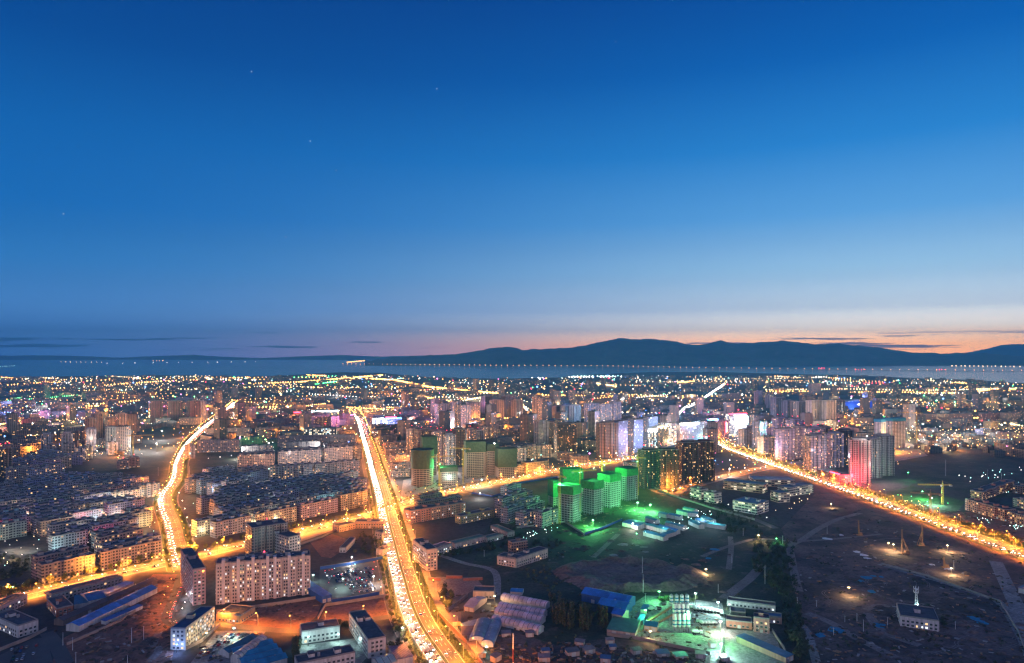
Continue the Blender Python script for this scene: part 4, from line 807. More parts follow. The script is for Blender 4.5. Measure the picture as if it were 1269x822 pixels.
    # right cluster
    for k, (a, b_, y, tp) in enumerate(((961, 973, 519, 493.5), (975.5, 982, 521, 497.5), (982.5, 989, 521, 498), (989, 1001.5, 525, 498.5), (1005.5, 1017, 528, 497), (1023.5, 1036.5, 528, 497))): t('unlit beige grey tower, %s from west in the back row' % nth(k + 1), a, b_, y, tp, 'empty', [(.2, .2, .24), (.3, .27, .25), (.36, .32, .28)][min(2, k // 2)], crown=2)
    t('dark tower filling the back row behind the beige towers', 996, 1010, 515, 490, 'dark', (.10, .10, .13)); t('tall narrow grey slab far behind the beige towers', 1006, 1017, 492, 475.5, 'empty', (.28, .32, .40), bays=0, crown=0); t('dark slab between the beige towers and blue arena', 1038, 1047, 520, 497, 'dark', (.12, .12, .16))
    mid = [(964.5, 977, 562, 519, 'tower', (.36, .30, .48), 'violet lit tower at the left end of the middle row'), (968, 984.5, 571, 533, 'tower', (.38, .30, .31), 'pink grey tower standing before the violet lit tower'), (982.5, 996, 566, 521.5, 'tower', (.34, .29, .46), 'violet tower with red lights second in the middle row'), (988, 1004.5, 569, 530.5, 'tower', (.40, .30, .33), 'pink grey tower with red lights before the second violet tower'), (1004, 1024, 585, 541, 'tower', (.36, .28, .26), 'brown grey tower with many lit windows nearest the avenue'), (1005, 1022, 578, 532.5, 'tower', (.36, .29, .33), 'lilac brown tower right behind the one nearest the avenue'), (1022.5, 1031, 575, 531, 'dark', (.2, .15, .15), 'dark slim tower with lamp on roof in the middle row'), (1031, 1045, 580, 538, 'tower', (.36, .31, .42), 'lilac tower with lit side third from right end of the middle row'), (1045, 1057, 573, 534, 'dark', (.14, .12, .14), 'dark tower just left of the red lit towers')]
    for a, b_, y, tp, w_, c_, l_ in mid: t(l_, a, b_, y, tp, w_, c_, red=2)
    fr = [t('unlit tower washed red on its left face', 1053, 1079, 598, 545.5, 'empty', (.46, .38, .36), bays=9, pr=2.2, slope=1.5), t('unlit grey tower just right of the red washed one', 1079.5, 1092, 593, 545, 'empty', (.36, .33, .32), bays=5, pr=2), t('unlit grey tower at the right end of the front row', 1092.5, 1107.5, 590, 541, 'empty', (.36, .33, .31), bays=5, pr=2.2)]
    sm = t('low market with red lit sign along the wide avenue', 1014, 1041, 592, 582, 'lit', (.42, .24, .14), crown=0, cat=OFF, slope=8); W_, d_, h_ = sm['_dim']; led(sm, [(W_ * .6, -1, h_ + 2), (W_, -1, h_ + 2)], 'red', 1.2); lamp('sign_light', sm, (W_ + 12, -12, 8), 90000, RED, 1); lamp('sign_light', fr[0], (6, -22, 9), 190000, RED, 1.5)
    cn = [t('white shaft under construction with blue netted cap, left', 1091.5, 1104, 546, 523, 'empty', (.46, .5, .5), bays=0, crown=0, huts=0), t('white shaft under construction with blue netted cap, right', 1106, 1122, 556, 522, 'empty', (.5, .52, .52), bays=0, crown=0, huts=0)]
    for o_ in cn:
        W_, d_, h_ = o_['_dim']; mb = MB(); mb.box(-.8, W_ + .8, -.8, d_ + .8, h_ - 1, h_ + 6, 0); mb.build('netted_cap', M['bluenet'], o_)
    s1 = t('round fronted arena with blue lit wall and white sign', 1046, 1083, 508, 497.5, 'glass', (.1, .12, .3), bays=0, crown=0, d=60, cat=OFF, huts=0); W_, d_, h_ = s1['_dim']; mb = MB(); mb.box(0, W_, -1.2, -.4, h_ * .2, h_ * .9, 0); mb.build('light_wall', glow('arena_glow', (.01, .06, .75), .8), s1); led(s1, [(W_ * .45, -2, h_ * .6), (W_ * .75, -2, h_ * .6)], 'white', 1.2); lamp('arena_light', s1, (W_ * .4, -30, 10), 200000, (.1, .25, 1), 2)
    t('dark tower right behind the blue arena', 1075, 1083, 505, 487, 'dark', (.1, .1, .13), crown=0); t('low grey halls before the blue arena', 1064, 1082, 515, 508, 'empty', (.28, .27, .33), crown=0, bays=0); t('white block left of the blue capped shafts', 1041, 1046, 524, 514, 'lit', (.42, .34, .3), crown=0); t('pinkish tower right of the blue capped shafts', 1119.5, 1130, 521, 508.5, 'empty', (.4, .33, .36), crown=0)
    t('long low factory front lit orange across the old village', 1147, 1205, 525, 513.5, 'lit', (.4, .27, .23), crown=0, bays=0, d=26, huts=0); t('pink lit block right of the long factory front', 1221, 1241, 524, 512.5, 'lit', (.48, .26, .26), crown=0, d=20); t('tan block at the right edge with dark side tower', 1247, 1264, 525, 512, 'lit', (.44, .36, .3), crown=0); t('dark side tower at the right edge behind the tan block', 1264.5, 1276, 523, 509, 'dark', (.16, .16, .2), crown=0)
    t('small dark block alone among the village roofs', 1187, 1198, 530, 520, 'res', (.25, .24, .27), crown=0); t('olive block right of the small dark village block', 1228, 1236, 534, 523, 'res', (.3, .3, .2), crown=0); t('white long house at the right end of the village', 1232, 1254, 545, 537, 'res', (.42, .44, .46), crown=0); t('white village block with dark gap beside it', 1218, 1228, 540, 533, 'res', (.44, .46, .48), crown=0)
    # small towers by the central cross road
    t('row of cream towers with rounded tops by the cross road, left', 659, 671, 569, 553, 'tower', (.5, .42, .28), crown=0, bays=3); t('row of cream towers with rounded tops by the cross road, right', 671.5, 683, 568, 552, 'tower', (.5, .42, .28), crown=0, bays=3); t('pale block left of the cream rounded towers', 641, 652, 572, 556, 'tower', (.44, .42, .38), crown=0, bays=3)
    t('low curved cream building at the kerb of the cross road', 652, 680, 587, 574, 'lit', (.5, .42, .28), crown=0, bays=0, slope=-3); t('white drum shaped hall left of the curved cream building', 640, 652, 587, 578, 'lit', (.46, .46, .44), crown=0, bays=0); t('brown podium block below the broad black tower', 695, 711, 572, 562, 'lit', (.3, .2, .16), crown=0, bays=0); t('cream block beside the brown podium by the cross road', 711, 730, 577, 566, 'lit', (.5, .42, .32), crown=0, bays=0)
    t('brown row of flats behind the green netted tower, left', 598, 609, 544, 530, 'tower', (.34, .26, .24), crown=0, bays=3); t('brown row of flats behind the green netted tower, right', 612, 625, 543, 527.5, 'tower', (.34, .26, .24), crown=0, bays=5)
    t('small white towers left of the green lit site gate', 778, 797, 590, 574, 'tower', (.36, .36, .48), crown=0, bays=3)
    m = t('long mall with white and blue lit roof line', 386, 420, 514, 510, 'office', (.3, .3, .4), crown=0, bays=0, huts=0, d=60, cat=OFF); W_, d_, h_ = m['_dim']; led(m, [(0, -1, h_), (W_, -1, h_)], 'cyan', 1.3); led(m, [(-60, -1, h_ - 2), (-16, -1, h_ - 2)], 'red', 2.2); lamp('sign_light', m, (-30, -30, 12), 160000, RED, 2)
    m = t('blue lit shopping centre with white framed screens', 462, 498, 530, 519, 'office', (.25, .25, .4), crown=0, bays=0, huts=0, d=50, cat=OFF); W_, d_, h_ = m['_dim']
    for a, b_ in ((.02, .14), (.2, .36), (.45, .98)): led(m, [(W_ * a, -1, h_ * .2), (W_ * a, -1, h_), (W_ * b_, -1, h_), (W_ * b_, -1, h_ * .2)], 'white' if a < .4 else 'blue', 1.0)
    led(m, [(W_ * .45, -1.5, h_ * 1.15), (W_ * .8, -1.5, h_ * 1.15)], 'red', 1.2); lamp('sign_light', m, (W_ / 2, -30, 12), 260000, (.4, .45, 1), 2)
towers()
for px, py, z, e_, c_ in ((972, 576, 35, 40000, (1, .62, .85)), (992, 574, 35, 40000, (1, .7, .85)), (1016, 592, 30, 36000, (1, .75, .7)), (1036, 588, 35, 40000, (.85, .75, 1)), (1100, 600, 30, 70000, (1, .85, .8)), (1085, 603, 30, 26000, (1, .8, .75)), (559, 588, 30, 70000, (1, .9, .8)), (545, 586, 25, 50000, (1, .7, .55)), (520, 575, 25, 50000, (1, .65, .5)), (735, 533, 25, 160000, (.6, .65, 1)), (755, 533, 25, 160000, (.6, .65, 1)), (712, 536, 25, 120000, (.6, .9, 1)), (675, 562, 25, 60000, (1, .75, .5)), (665, 576, 20, 60000, (1, .7, .35)), (970, 530, 30, 200000, (1, .85, .7)), (1010, 534, 30, 200000, (1, .85, .7)), (1030, 534, 30, 150000, (1, .85, .7)), (555, 535, 25, 150000, (.8, .7, 1)), (585, 533, 25, 150000, (.9, .7, .9)), (150, 560, 25, 150000, (1, .7, .45)), (120, 562, 25, 120000, (1, .75, .6)), (370, 588, 20, 120000, (1, .8, .75)), (420, 582, 20, 100000, (1, .8, .75)), (318, 590, 20, 90000, (1, .6, .4)), (855, 560, 30, 60000, (.6, .8, 1)), (950, 570, 25, 70000, (.8, .7, 1))):
    q = G(px, py); lamp('court_light', None, (q.x, q.y, z), e_, c_, 3)  # unseen lamps added to brighten the tower and slab fronts
# ---- buildings still in their scaffolding: floor slabs on columns round a core, green netting on top
def site_tower(label, x0, x1, base, top, net=.4, d=20, round_=False, col='conc', slope=-1.0, fl=3.1, netm='net', group=None, lowcol=(.42, .38, .32)):
    A, B = G(x0, base), G(x1, base + slope); W = (B - A).length; h = (base - top) / F * A.y; n = int(h / fl)
    root = thing('unfinished_tower', label, 'construction', (A.x, A.y, 0), math.atan2(B.y - A.y, B.x - A.x), group); BUILT.append((A, B, d, h))
    def fp(o):
        if round_: return [(W / 2 + (W / 2 + o) * math.cos(math.tau * k / 20), d / 2 + (d / 2 + o) * math.sin(math.tau * k / 20)) for k in range(20)]
        return [(-o, -o), (W + o, -o), (W + o, d + o), (-o, d + o)]
    mb = MB(); mb.prism([(W * .5 + (x - W * .5) * .86, d * .5 + (y - d * .5) * .86) for x, y in fp(0)], 0, h - 1, 0, 0); mb.build('core', M['roof'], root)
    mb = MB()
    for k in range(1, n + 1): mb.prism(fp(.0), k * fl - .7, k * fl, 0, 0, 0)
    cols = fp(-.15) if round_ else [(W * i / max(1, int(W / 3.4)), y) for i in range(int(W / 3.4) + 1) for y in (.1, d - .1)] + [(x, d * i / 5) for i in range(1, 5) for x in (.1, W - .1)]
    for x, y in cols: mb.box(x - .32, x + .32, y - .32, y + .32, 0, h - .8, 0)
    mb.build('frame', M['plaster'], root, color=lowcol)
    mb = MB(); mb.prism(fp(.9), h * (1 - net), h + 1.8, 0); mb.prism(fp(.4), h + .2, h + .5, 0, 0); mb.build('netting', M[netm], root)
    return root, W, d, h
ST = [site_tower('oval unfinished tower wrapped in netting above bare concrete floors', 510.5, 538, 604, 560, .5, 34, True), site_tower('square green netted tower rising behind the oval unfinished tower', 524, 541.5, 590, 543, .45, 22), site_tower('unfinished concrete tower with bright green netted head', 578, 601.5, 592, 549, .28, 24),
      site_tower('unfinished tower with dazzling flood light on its roof', 604, 617.5, 590, 552, .2, 24), site_tower('unfinished tower with broad dull green netting beside the cross road', 617.5, 640, 593, 558, .62, 24), site_tower('short unfinished building with vivid green roof netting', 546.5, 567, 602, 581, .2, 20)]
for i, (a, b_, y, sl, tp) in enumerate(((710, 719, 649, -3.5, 605), (736.5, 747.5, 639, -3, 599), (756, 768.5, 630, -3, 590), (777, 790, 621.5, -2.5, 583))):
    site_tower('grey gridded tower under green light, %s from the front of four' % nth(i + 1), a, b_, y, tp, .2, 22, slope=sl, lowcol=(.36, .33, .38), fl=3.0, netm='gnet')
site_tower('low green netted block behind the four gridded towers', 698, 722, 612, 583, .9, 18, netm='gnet'); site_tower('green netted block partly hidden behind the front gridded tower', 686, 694, 628, 598, .6, 14, netm='gnet')
LCOL = {'sod': SOD, 'white': WHITE, 'cyan': CYAN, 'green': GREEN, 'red': RED, 'warm': (1, .66, .3), 'blue': (.25, .4, 1), 'pink': (1, .4, .7)}
# ------------------------------------------------------------------ estates: many six storey blocks on one street grid
U_, V_ = Vector((.625, .781)), Vector((-.781, .625))
def centre(b): A, B, d, h = b; t = (B - A); n = Vector((-t.y, t.x)).normalized(); return A + t * .5 + n * d * .5, max(t.length, d) * .5
CENT = [centre(b) + (b,) for b in BUILT]
def clear(x, y, r, roads=True):
    for c, cr, b in CENT:
        if (c.x - x) ** 2 + (c.y - y) ** 2 < (cr + r) ** 2: return False
    return True
def road_clear(x, y, r):
    for rd, wd in ((RB, 26), (RA, 18), (RD, 16), (RC, 28), (RI, 9), (RL, 9), (RK, 8), (RM, 8), (RN, 8), (RF, 5), (RE, 6)):
        for p in rd.p[::2]:
            if (p.x - x) ** 2 + (p.y - y) ** 2 < (wd + r) ** 2: return False
    return True
def block_proto(W, d, h, wall):
    root = thing('apartment_block', None, 'apartment block'); n0 = len(COL.objects); shell(root, W, d, h, wall, GREY, bays=max(3, int(W / 9) | 1), pr=1.2, huts=max(2, int(W / 14)), solar=int(W / 5)); return root
KEYS = [(46, 11, 18, 'res'), (34, 11, 18, 'res'), (58, 12, 18, 'res'), (40, 11, 15, 'lit'), (46, 12, 21, 'res')]
PROTO = {}
def register(root):
    for o in bpy.data.objects:
        if o.parent is not None: KIDS.setdefault(o.parent.name, [])
def block(x, y, rz, key, col, label, group):
    if key not in PROTO:
        before = set(o.name for o in COL.objects); r = block_proto(*key); new = [o for o in COL.objects if o.name not in before and o.parent is not None]; [KIDS.setdefault(o.parent.name, []).append(o) for o in new]; PROTO[key] = r
    else:
        COPIED.append([]); r = copy_tree(PROTO[key])
    r.location = (x, y, 0); r.rotation_euler = (0, 0, rz); tag(r, label, None, group)
    todo = KIDS[r.name] if r.name in KIDS else COPIED.pop()
    for o in todo:
        if o.name.startswith(('wall', 'stair')): o.color = (col[0] * .95, col[1] * 1.08, col[2] * 1.3, 1)
    return r
TONE = [('grey', (.27, .27, .29)), ('pale', (.38, .37, .36)), ('bluish', (.24, .26, .33)), ('brownish', (.28, .21, .18)), ('lilac', (.30, .26, .33)), ('cream', (.36, .31, .25))]
def estate(poly, O, where, group, step=21.5, limit=999, lit=0, keys=(0, 1, 2, 4), gaps=()):
    O = G(*O); n = 0; ri = 0
    for i in range(60):
        row = 0; x = -40.0 - rng.uniform(0, 12); started = False
        while x < 520:
            k = KEYS[rng.choice(keys)]; W = k[0]
            c = O + U_ * (x + W / 2) + V_ * (i * step + 6)
            e0, e1 = O + U_ * x + V_ * (i * step), O + U_ * (x + W) + V_ * (i * step)
            if c.y > 200 and all(q.y > 100 and inpoly(P(q.x, q.y), poly) for q in (c, e0, e1)) and clear(c.x, c.y, W * .42) and not any(inpoly(P(c.x, c.y), g) for g in gaps) and n < limit and rng.random() > .03:
                if not started: ri += 1; started = True
                row += 1; n += 1
                nm, col = rng.choice(TONE if i else TONE[3:])
                j = rng.uniform(-1.5, 1.5)
                block(e0.x + V_.x * j, e0.y + V_.y * j, math.atan2(U_.y, U_.x) + rng.uniform(-.015, .015), k, tuple(q * rng.uniform(.85, 1.15) for q in col), '%s block, %s from west in %s row of %s' % (nm, nth(row), nth(ri), where), group)
            x += W + rng.choice((5, 6, 7, 14))
    return n
E1 = estate([(38, 729), (208, 691), (201, 655), (190, 634), (198, 606), (145, 597), (80, 603), (0, 614), (-60, 622), (-60, 690), (0, 672), (36, 668)], (39, 728), 'the western estate', 'low blocks of the western estate', gaps=[[(112, 700), (112, 640), (132, 634), (138, 690)]])
E2 = estate([(243, 674), (300, 660), (345, 656), (400, 642), (464, 624), (456, 603), (448, 597), (333, 606), (332, 588), (240, 592), (229, 606), (224, 622), (234, 650)], (244, 672.5), 'the middle estate', 'low blocks of the middle estate')
E3 = estate([(602, 652), (641, 668), (700, 656), (694, 640), (662, 612), (618, 612), (602, 635)], (641, 664.5), 'small estate by green towers', 'low blocks of the small estate', step=23, keys=(1, 3))
E4 = estate([(0, 603), (0, 585), (25, 575), (60, 566), (110, 574), (90, 585), (40, 600)], (2, 603), 'estate beyond the dark field', 'low blocks beyond the dark field', step=24, limit=30)
print('estates', E1, E2, E3, E4)
for p in PROTO.values(): pass

# ------------------------------------------------------------------ the far city: nobody could count these
FIELDS = [p[1] for p in PATCHES if p[0] in ('dark_field', 'rough_field', 'dirt_field', 'construction_yard', 'building_ground')]
def city_mass():
    mb = MB(); k = 0; tries = 0
    spots = []
    while k < 1900 and tries < 9000:
        tries += 1
        py = 467 + (rng.random() ** 1.35) * 100; px = rng.uniform(-60, 1330)
        sh = lerp_pts(shore, px)
        if py < sh + 1.2: continue
        dens = noise.noise((px * .018, py * .09, 3)) + (.25 if 480 < py < 545 else 0)
        if dens < -.12 and rng.random() < .75: continue
        if any(inpoly((px, py), f) for f in FIELDS): continue
        q = G(px, py)
        if not road_clear(q.x, q.y, 14) or not clear(q.x, q.y, 16): continue
        village = 1130 < px and 528 < py < 562
        W = rng.uniform(14, 34) if village else rng.uniform(22, 70); d = rng.uniform(10, 15); h = rng.choice((9, 12, 15)) if village else rng.choice((9, 12, 15, 18, 18, 18, 21, 24))
        if not village and py > 482 and rng.random() < .05: W, d, h = 24, 20, rng.uniform(45, 75)
        if py < 472: h = min(h, 18)
        base = math.atan2(U_.y, U_.x) if px < 850 else .15
        ang = base + rng.choice((0, 0, 0, math.pi / 2)) + rng.uniform(-.06, .06); ca, sa = math.cos(ang), math.sin(ang)
        fp = [(q.x + ca * u - sa * v, q.y + sa * u + ca * v) for u, v in ((-W / 2, -d / 2), (W / 2, -d / 2), (W / 2, d / 2), (-W / 2, d / 2))]
        k += 1; mb.prism(fp, 0, h, 0, 1, u0=1000.0 * k)
        if rng.random() < .6:
            for t in (-.25, .25): mb.prism([(q.x + ca * (u + t * W) - sa * v, q.y + sa * (u + t * W) + ca * v) for u, v in ((-2, -2), (2, -2), (2, 2), (-2, 2))], h, h + 2.8, 1, 1)
    return tag(mb.build('distant_city_blocks', [M['far'], M['roof']]), kind='stuff')
city_mass()
FL = {k: MB() for k in GL2}
def dot(x, y, z, col, px=.45): FL[col].ball((x, y, z), px * y / 683.0)
def line(pts, col, sp, z=9, px=.42, jit=.15, skip=.05):
    p = [G(*q) for q in pts]
    for a, b in zip(p, p[1:]):
        n = max(1, int((b - a).length / sp))
        for i in range(n):
            if rng.random() < skip: continue
            q = a.lerp(b, (i + rng.uniform(-jit, jit)) / n); dot(q.x, q.y, z, col, px * rng.uniform(.75, 1.3))
LINES = [([(10, 479), (60, 475), (120, 473), (187, 470)], 'sod', 55, .5), ([(0, 488), (60, 484), (130, 479), (200, 474), (310, 469)], 'sod', 50, .55), ([(36, 470.5), (125, 470.5)], 'white', 60, .3), ([(235, 471), (320, 472.5)], 'white', 45, .5), ([(310, 477), (370, 475), (430, 470), (475, 466)], 'sod', 30, .6), ([(200, 485), (310, 482), (500, 481.5)], 'sod', 55, .5),
    ([(430, 471), (450, 470), (490, 472.5)], 'sod', 26, .6), ([(490, 472.5), (530, 481), (620, 490)], 'sod', 22, .6), ([(620, 491), (700, 492.5), (830, 493.5)], 'sod', 22, .5), ([(500, 489), (540, 497), (565, 501)], 'sod', 24, .55), ([(565, 501), (600, 494)], 'warm', 24, .5),
    ([(10, 499), (50, 496), (98, 492)], 'green', 18, .42), ([(85, 506), (125, 506)], 'sod', 18, .6), ([(85, 503), (125, 503)], 'warm', 26, .5), ([(125, 503), (182, 498)], 'sod', 24, .6), ([(0, 530), (40, 522), (60, 521)], 'sod', 16, .55), ([(0, 536), (30, 528)], 'red', 20, .45), ([(60, 538), (110, 533), (180, 527)], 'warm', 20, .5),
    ([(240, 512), (275, 508), (330, 508)], 'sod', 22, .55), ([(300, 508), (380, 506), (405, 503)], 'sod', 20, .6), ([(310, 514), (345, 509)], 'warm', 30, .4), ([(430, 508), (480, 510)], 'sod', 20, .5), ([(480, 508), (503, 508)], 'sod', 12, .6), ([(390, 478), (420, 474)], 'green', 30, .5), ([(380, 466), (405, 467)], 'sod', 22, .45), ([(365, 469), (420, 467)], 'green', 60, .5), ([(470, 473), (500, 470)], 'cyan', 50, .4),
    ([(705, 468.5), (773, 468)], 'white', 42, .55), ([(710, 467.3), (770, 467)], 'cyan', 60, .45), ([(660, 469.5), (680, 469.5)], 'white', 60, .5), ([(735, 476), (765, 481)], 'warm', 30, .5), ([(780, 475), (860, 474), (900, 473)], 'warm', 75, .38), ([(840, 476), (860, 474)], 'sod', 30, .5),
    ([(950, 485), (1050, 484), (1140, 486), (1269, 483)], 'warm', 26, .5), ([(1040, 489), (1090, 488), (1180, 489), (1230, 485), (1269, 483.5)], 'sod', 22, .6), ([(950, 487), (1010, 487)], 'sod', 28, .55), ([(940, 471), (1010, 469), (1060, 470)], 'warm', 60, .4), ([(1060, 477), (1110, 476)], 'red', 55, .5), ([(1090, 475.5), (1110, 475.5)], 'blue', 50, .5), ([(1000, 477), (1060, 476)], 'cyan', 60, .45), ([(1150, 473), (1200, 476)], 'warm', 45, .5), ([(1180, 476), (1200, 477)], 'sod', 25, .55),
    ([(1150, 512), (1190, 509), (1225, 511)], 'sod', 14, .6), ([(1150, 525), (1215, 521)], 'sod', 12, .6), ([(1245, 528), (1269, 532)], 'warm', 10, .55), ([(1180, 505), (1220, 503)], 'warm', 25, .45), ([(1062, 531), (1095, 529)], 'sod', 14, .6), ([(500, 524), (545, 527)], 'red', 16, .5), ([(505, 526), (540, 526)], 'white', 18, .45), ([(595, 523), (648, 521)], 'sod', 16, .6), ([(585, 525), (600, 523)], 'sod', 12, .5), ([(370, 529), (418, 529)], 'red', 14, .5), ([(425, 519), (440, 517)], 'pink', 12, .5),
    ([(60, 512), (100, 510)], 'white', 20, .5), ([(42, 512), (58, 512)], 'white', 14, .5), ([(75, 449), (140, 449.5)], 'warm', 260, .3), ([(190, 447.5), (205, 447.5)], 'sod', 120, .35), ([(130, 451), (330, 448.5)], 'white', 480, .25), ([(430, 449.5), (452, 447.5)], 'sod', 120, .35), ([(0, 455), (20, 454)], 'cyan', 140, .25), ([(1180, 454), (1269, 455)], 'warm', 90, .4), ([(1060, 459), (1075, 459)], 'red', 60, .4), ([(1015, 457), (1024, 457)], 'red', 40, .4), ([(1160, 459), (1175, 459)], 'red', 60, .4)]
for pts, c_, sp_, px_ in LINES: line(pts, c_, sp_ * .62, 9, px_ * 1.25)
mixc = ['warm'] * 34 + ['white'] * 20 + ['sod'] * 20 + ['cyan'] * 12 + ['green'] * 3 + ['blue'] * 4 + ['red'] * 4 + ['pink'] * 3
def regional(px, py):
    v = noise.noise((px * .013, py * .06, 21)) + .35 * noise.noise((px * .05, py * .2, 3))
    return 'sod' if v < -.12 else 'warm' if v < -.02 else 'white' if v < .16 else 'cyan' if v < .28 else rng.choice(('green', 'blue', 'pink', 'red', 'cyan'))
n_ = 0
while n_ < 3300:
    py = 467 + rng.random() ** 1.5 * 118; px = rng.uniform(-20, 1290)
    if py < lerp_pts(shore, px) + 1.5: continue
    if noise.noise((px * .02, py * .08, 9)) < -.05 and rng.random() < .8: continue
    if any(inpoly((px, py), f) for f in FIELDS) and rng.random() < .93: continue
    q = G(px, py)
    if not clear(q.x, q.y, 1): continue
    n_ += 1; dot(q.x, q.y, rng.choice((3, 4, 5, 8, 12, 16)), (rng.choice(mixc) if rng.random() < .45 else regional(px, py)), rng.choice((.16, .2, .2, .24, .28, .32, .4, .55)))
for _ in range(420):
    py = 470 + rng.random() ** 1.5 * 105; px = rng.uniform(0, 1269)
    if py > lerp_pts(shore, px) + 2 and not any(inpoly((px, py), f) for f in FIELDS):
        q = G(px, py)
        if clear(q.x, q.y, 1): dot(q.x, q.y, rng.choice((9, 14, 20)), rng.choice(('sod', 'sod', 'sod', 'white', 'cyan', 'green', 'pink', 'blue', 'warm', 'red')), rng.uniform(.6, .95))
# lesser streets: short runs of lamps along the street grid, each lighting the blocks beside it
k_ = 0; t_ = 0
while k_ < 165 and t_ < 3000:
    t_ += 1; py = 468 + rng.random() ** 1.6 * 95; px = rng.uniform(-20, 1290)
    if py < lerp_pts(shore, px) + 2 or any(inpoly((px, py), f) for f in FIELDS): continue
    q = G(px, py); b_ = rng.choice((U_, U_, V_)) if px < 850 else rng.choice((Vector((.99, .15)), Vector((-.15, .99))))
    L_ = rng.uniform(180, 650); c_ = rng.choice(('sod', 'sod', 'sod', 'warm', 'white', 'warm')); n0 = int(L_ / (24 if py > 485 else 34)); k_ += 1
    for i in range(n0):
        p = q + b_ * (L_ * (i / n0 - .5))
        if P(p.x, p.y)[1] < lerp_pts(shore, P(p.x, p.y)[0]) + 1 or not clear(p.x, p.y, 1): continue
        dot(p.x, p.y, 10, c_, rng.uniform(.3, .5))
        if i % 6 == 3: lamp('street_glow', None, (p.x, p.y, 13), 110000, LCOL[c_], 3)
# tiny lamps inside the estates and yards
for poly, cnt, cols in (([(0, 670), (36, 670), (38, 728), (0, 740)], 14, ['cyan', 'white', 'warm']), ([(112, 690), (114, 645), (130, 640), (136, 688)], 22, ['red', 'red', 'pink', 'white']), ([(225, 600), (330, 590), (460, 600), (460, 622), (250, 668)], 60, ['cyan', 'warm', 'white']), ([(0, 620), (200, 600), (195, 650), (200, 690), (60, 715), (36, 668)], 60, ['cyan', 'warm', 'white', 'white']),
        ([(400, 708), (470, 696), (474, 736), (412, 745)], 34, ['white', 'cyan', 'white', 'red']), ([(1190, 640), (1269, 655), (1269, 662), (1200, 645)], 20, ['white', 'cyan']), ([(640, 665), (690, 655), (692, 660), (650, 672)], 16, ['white', 'cyan']), ([(800, 672), (905, 645), (860, 630), (800, 650)], 26, ['cyan', 'white']), ([(1110, 612), (1190, 622), (1180, 634), (1120, 628)], 10, ['green', 'warm']), ([(1180, 590), (1269, 580), (1269, 615), (1220, 612)], 30, ['cyan', 'white', 'cyan']), ([(945, 640), (1000, 600), (1010, 612), (990, 640)], 10, ['warm'])):
    k = 0
    xs = [p[0] for p in poly]; ys = [p[1] for p in poly]
    while k < cnt:
        p = (rng.uniform(min(xs), max(xs)), rng.uniform(min(ys), max(ys)))
        if inpoly(p, poly): q = G(*p); dot(q.x, q.y, 3.5, rng.choice(cols), rng.uniform(.25, .5)); k += 1

# the causeway across the lake
CW = Road([(425, 452.3), (520, 453.2), (630, 454.2), (740, 454.6), (860, 457), (980, 458.6), (1100, 459.8), (1200, 460.6), (1300, 461.2)], 120)
ca = thing('causeway_bridge', 'long low causeway with a string of orange lamps across the lake', 'bridge')
mb = MB()
for i in range(len(CW.p) - 1):
    p, q, n, k = CW.p[i], CW.p[i + 1], CW.nrm[i], CW.nrm[i + 1]; a, b, c_, d_ = p - n * 15, p + n * 15, q + k * 15, q - k * 15
    for z0, z1 in ((7, 10),):
        mb.face([(*a, z1), (*b, z1), (*c_, z1), (*d_, z1)]); mb.face([(*b, z0), (*b, z1), (*c_, z1), (*c_, z0)][::-1]); mb.face([(*a, z1), (*a, z0), (*d_, z0), (*d_, z1)][::-1])
mb.build('deck', M['conc'], ca); mb = MB()
for i in range(len(CW.p)): p = CW.p[i]; mb.box(p.x - 3, p.x + 3, p.y - 10, p.y + 10, -.5, 7, 0)
tag(mb.build('piers', M['conc'], ca), kind='stuff'); mb = MB(); s_ = 0
while s_ < CW.len: q, _ = CW.at(s_); mb.ball((q.x, q.y, 18), .34 * q.y / 683); s_ += 95
tag(mb.build('causeway_lamps', GL2['sod'], ca), kind='stuff')

# ------------------------------------------------------------------ street lamps
def lamp_proto():
    mb = MB(); mb.tube((0, 0, 0), (0, 0, 10.5), .16, .09, 6); pole = mb.mesh('pole', M['steel'])
    mb = MB(); mb.tube((0, 0, 10.4), (2.4, 0, 11.2), .08, .06, 5); arm = mb.mesh('arm', M['steel'])
    hd = {}
    for k in ('sod', 'white', 'cyan'):
        mb = MB(); mb.box(1.9, 3.3, -.28, .28, 11.15, 11.3, 0); mb.ball((2.6, 0, 11.05), .62, 1, .36); hd[k] = mb.mesh('lamp_head', [M['steel'], GL[k]])
    return pole, arm, hd
PL, AR, HD = lamp_proto(); NL = [0]
def lamps(rd, off, sp, d0, d1, where, E=14000, col='sod', group='street lamps', glow=.75):
    """lamps at one kerb; off > 0 is the right hand kerb; every far-th lamp beyond the 300 individuals only as a light dot"""
    s = d0; k = 0; sgn = 1 if off > 0 else -1
    while s < min(d1, rd.len):
        p, _ = rd.at(s, off); hdg = rd.heading(s); k += 1
        if NL[0] < 296 and p.y < 1750:
            NL[0] += 1
            r = thing('street_lamp', '%s street lamp %s, %s from the near end' % ({'sod': 'orange', 'white': 'white', 'cyan': 'bluish'}[col], where, nth(k)), 'street lamp', (p.x, p.y, 0), hdg + math.pi / 2 * sgn, group)
            obj('pole', PL, r); obj('arm', AR, r); obj('lamp_head', HD[col], r); lamp('lamp_light', r, (2.6, 0, 10.3), E, LCOL[col], .5, 'SPOT')
        else:
            dot(p.x, p.y, 11, col, .42)
            lamp('lamp_light', None, (p.x, p.y, 11), E * 1.1, LCOL[col], .8, 'SPOT')
        if glow and k % 3 == 1: lamp('lamp_fill', None, (p.x, p.y, 13.2), E * glow, LCOL[col], .8)  # extra light added above every third lamp to brighten the facades
        s += sp
ES = 70000
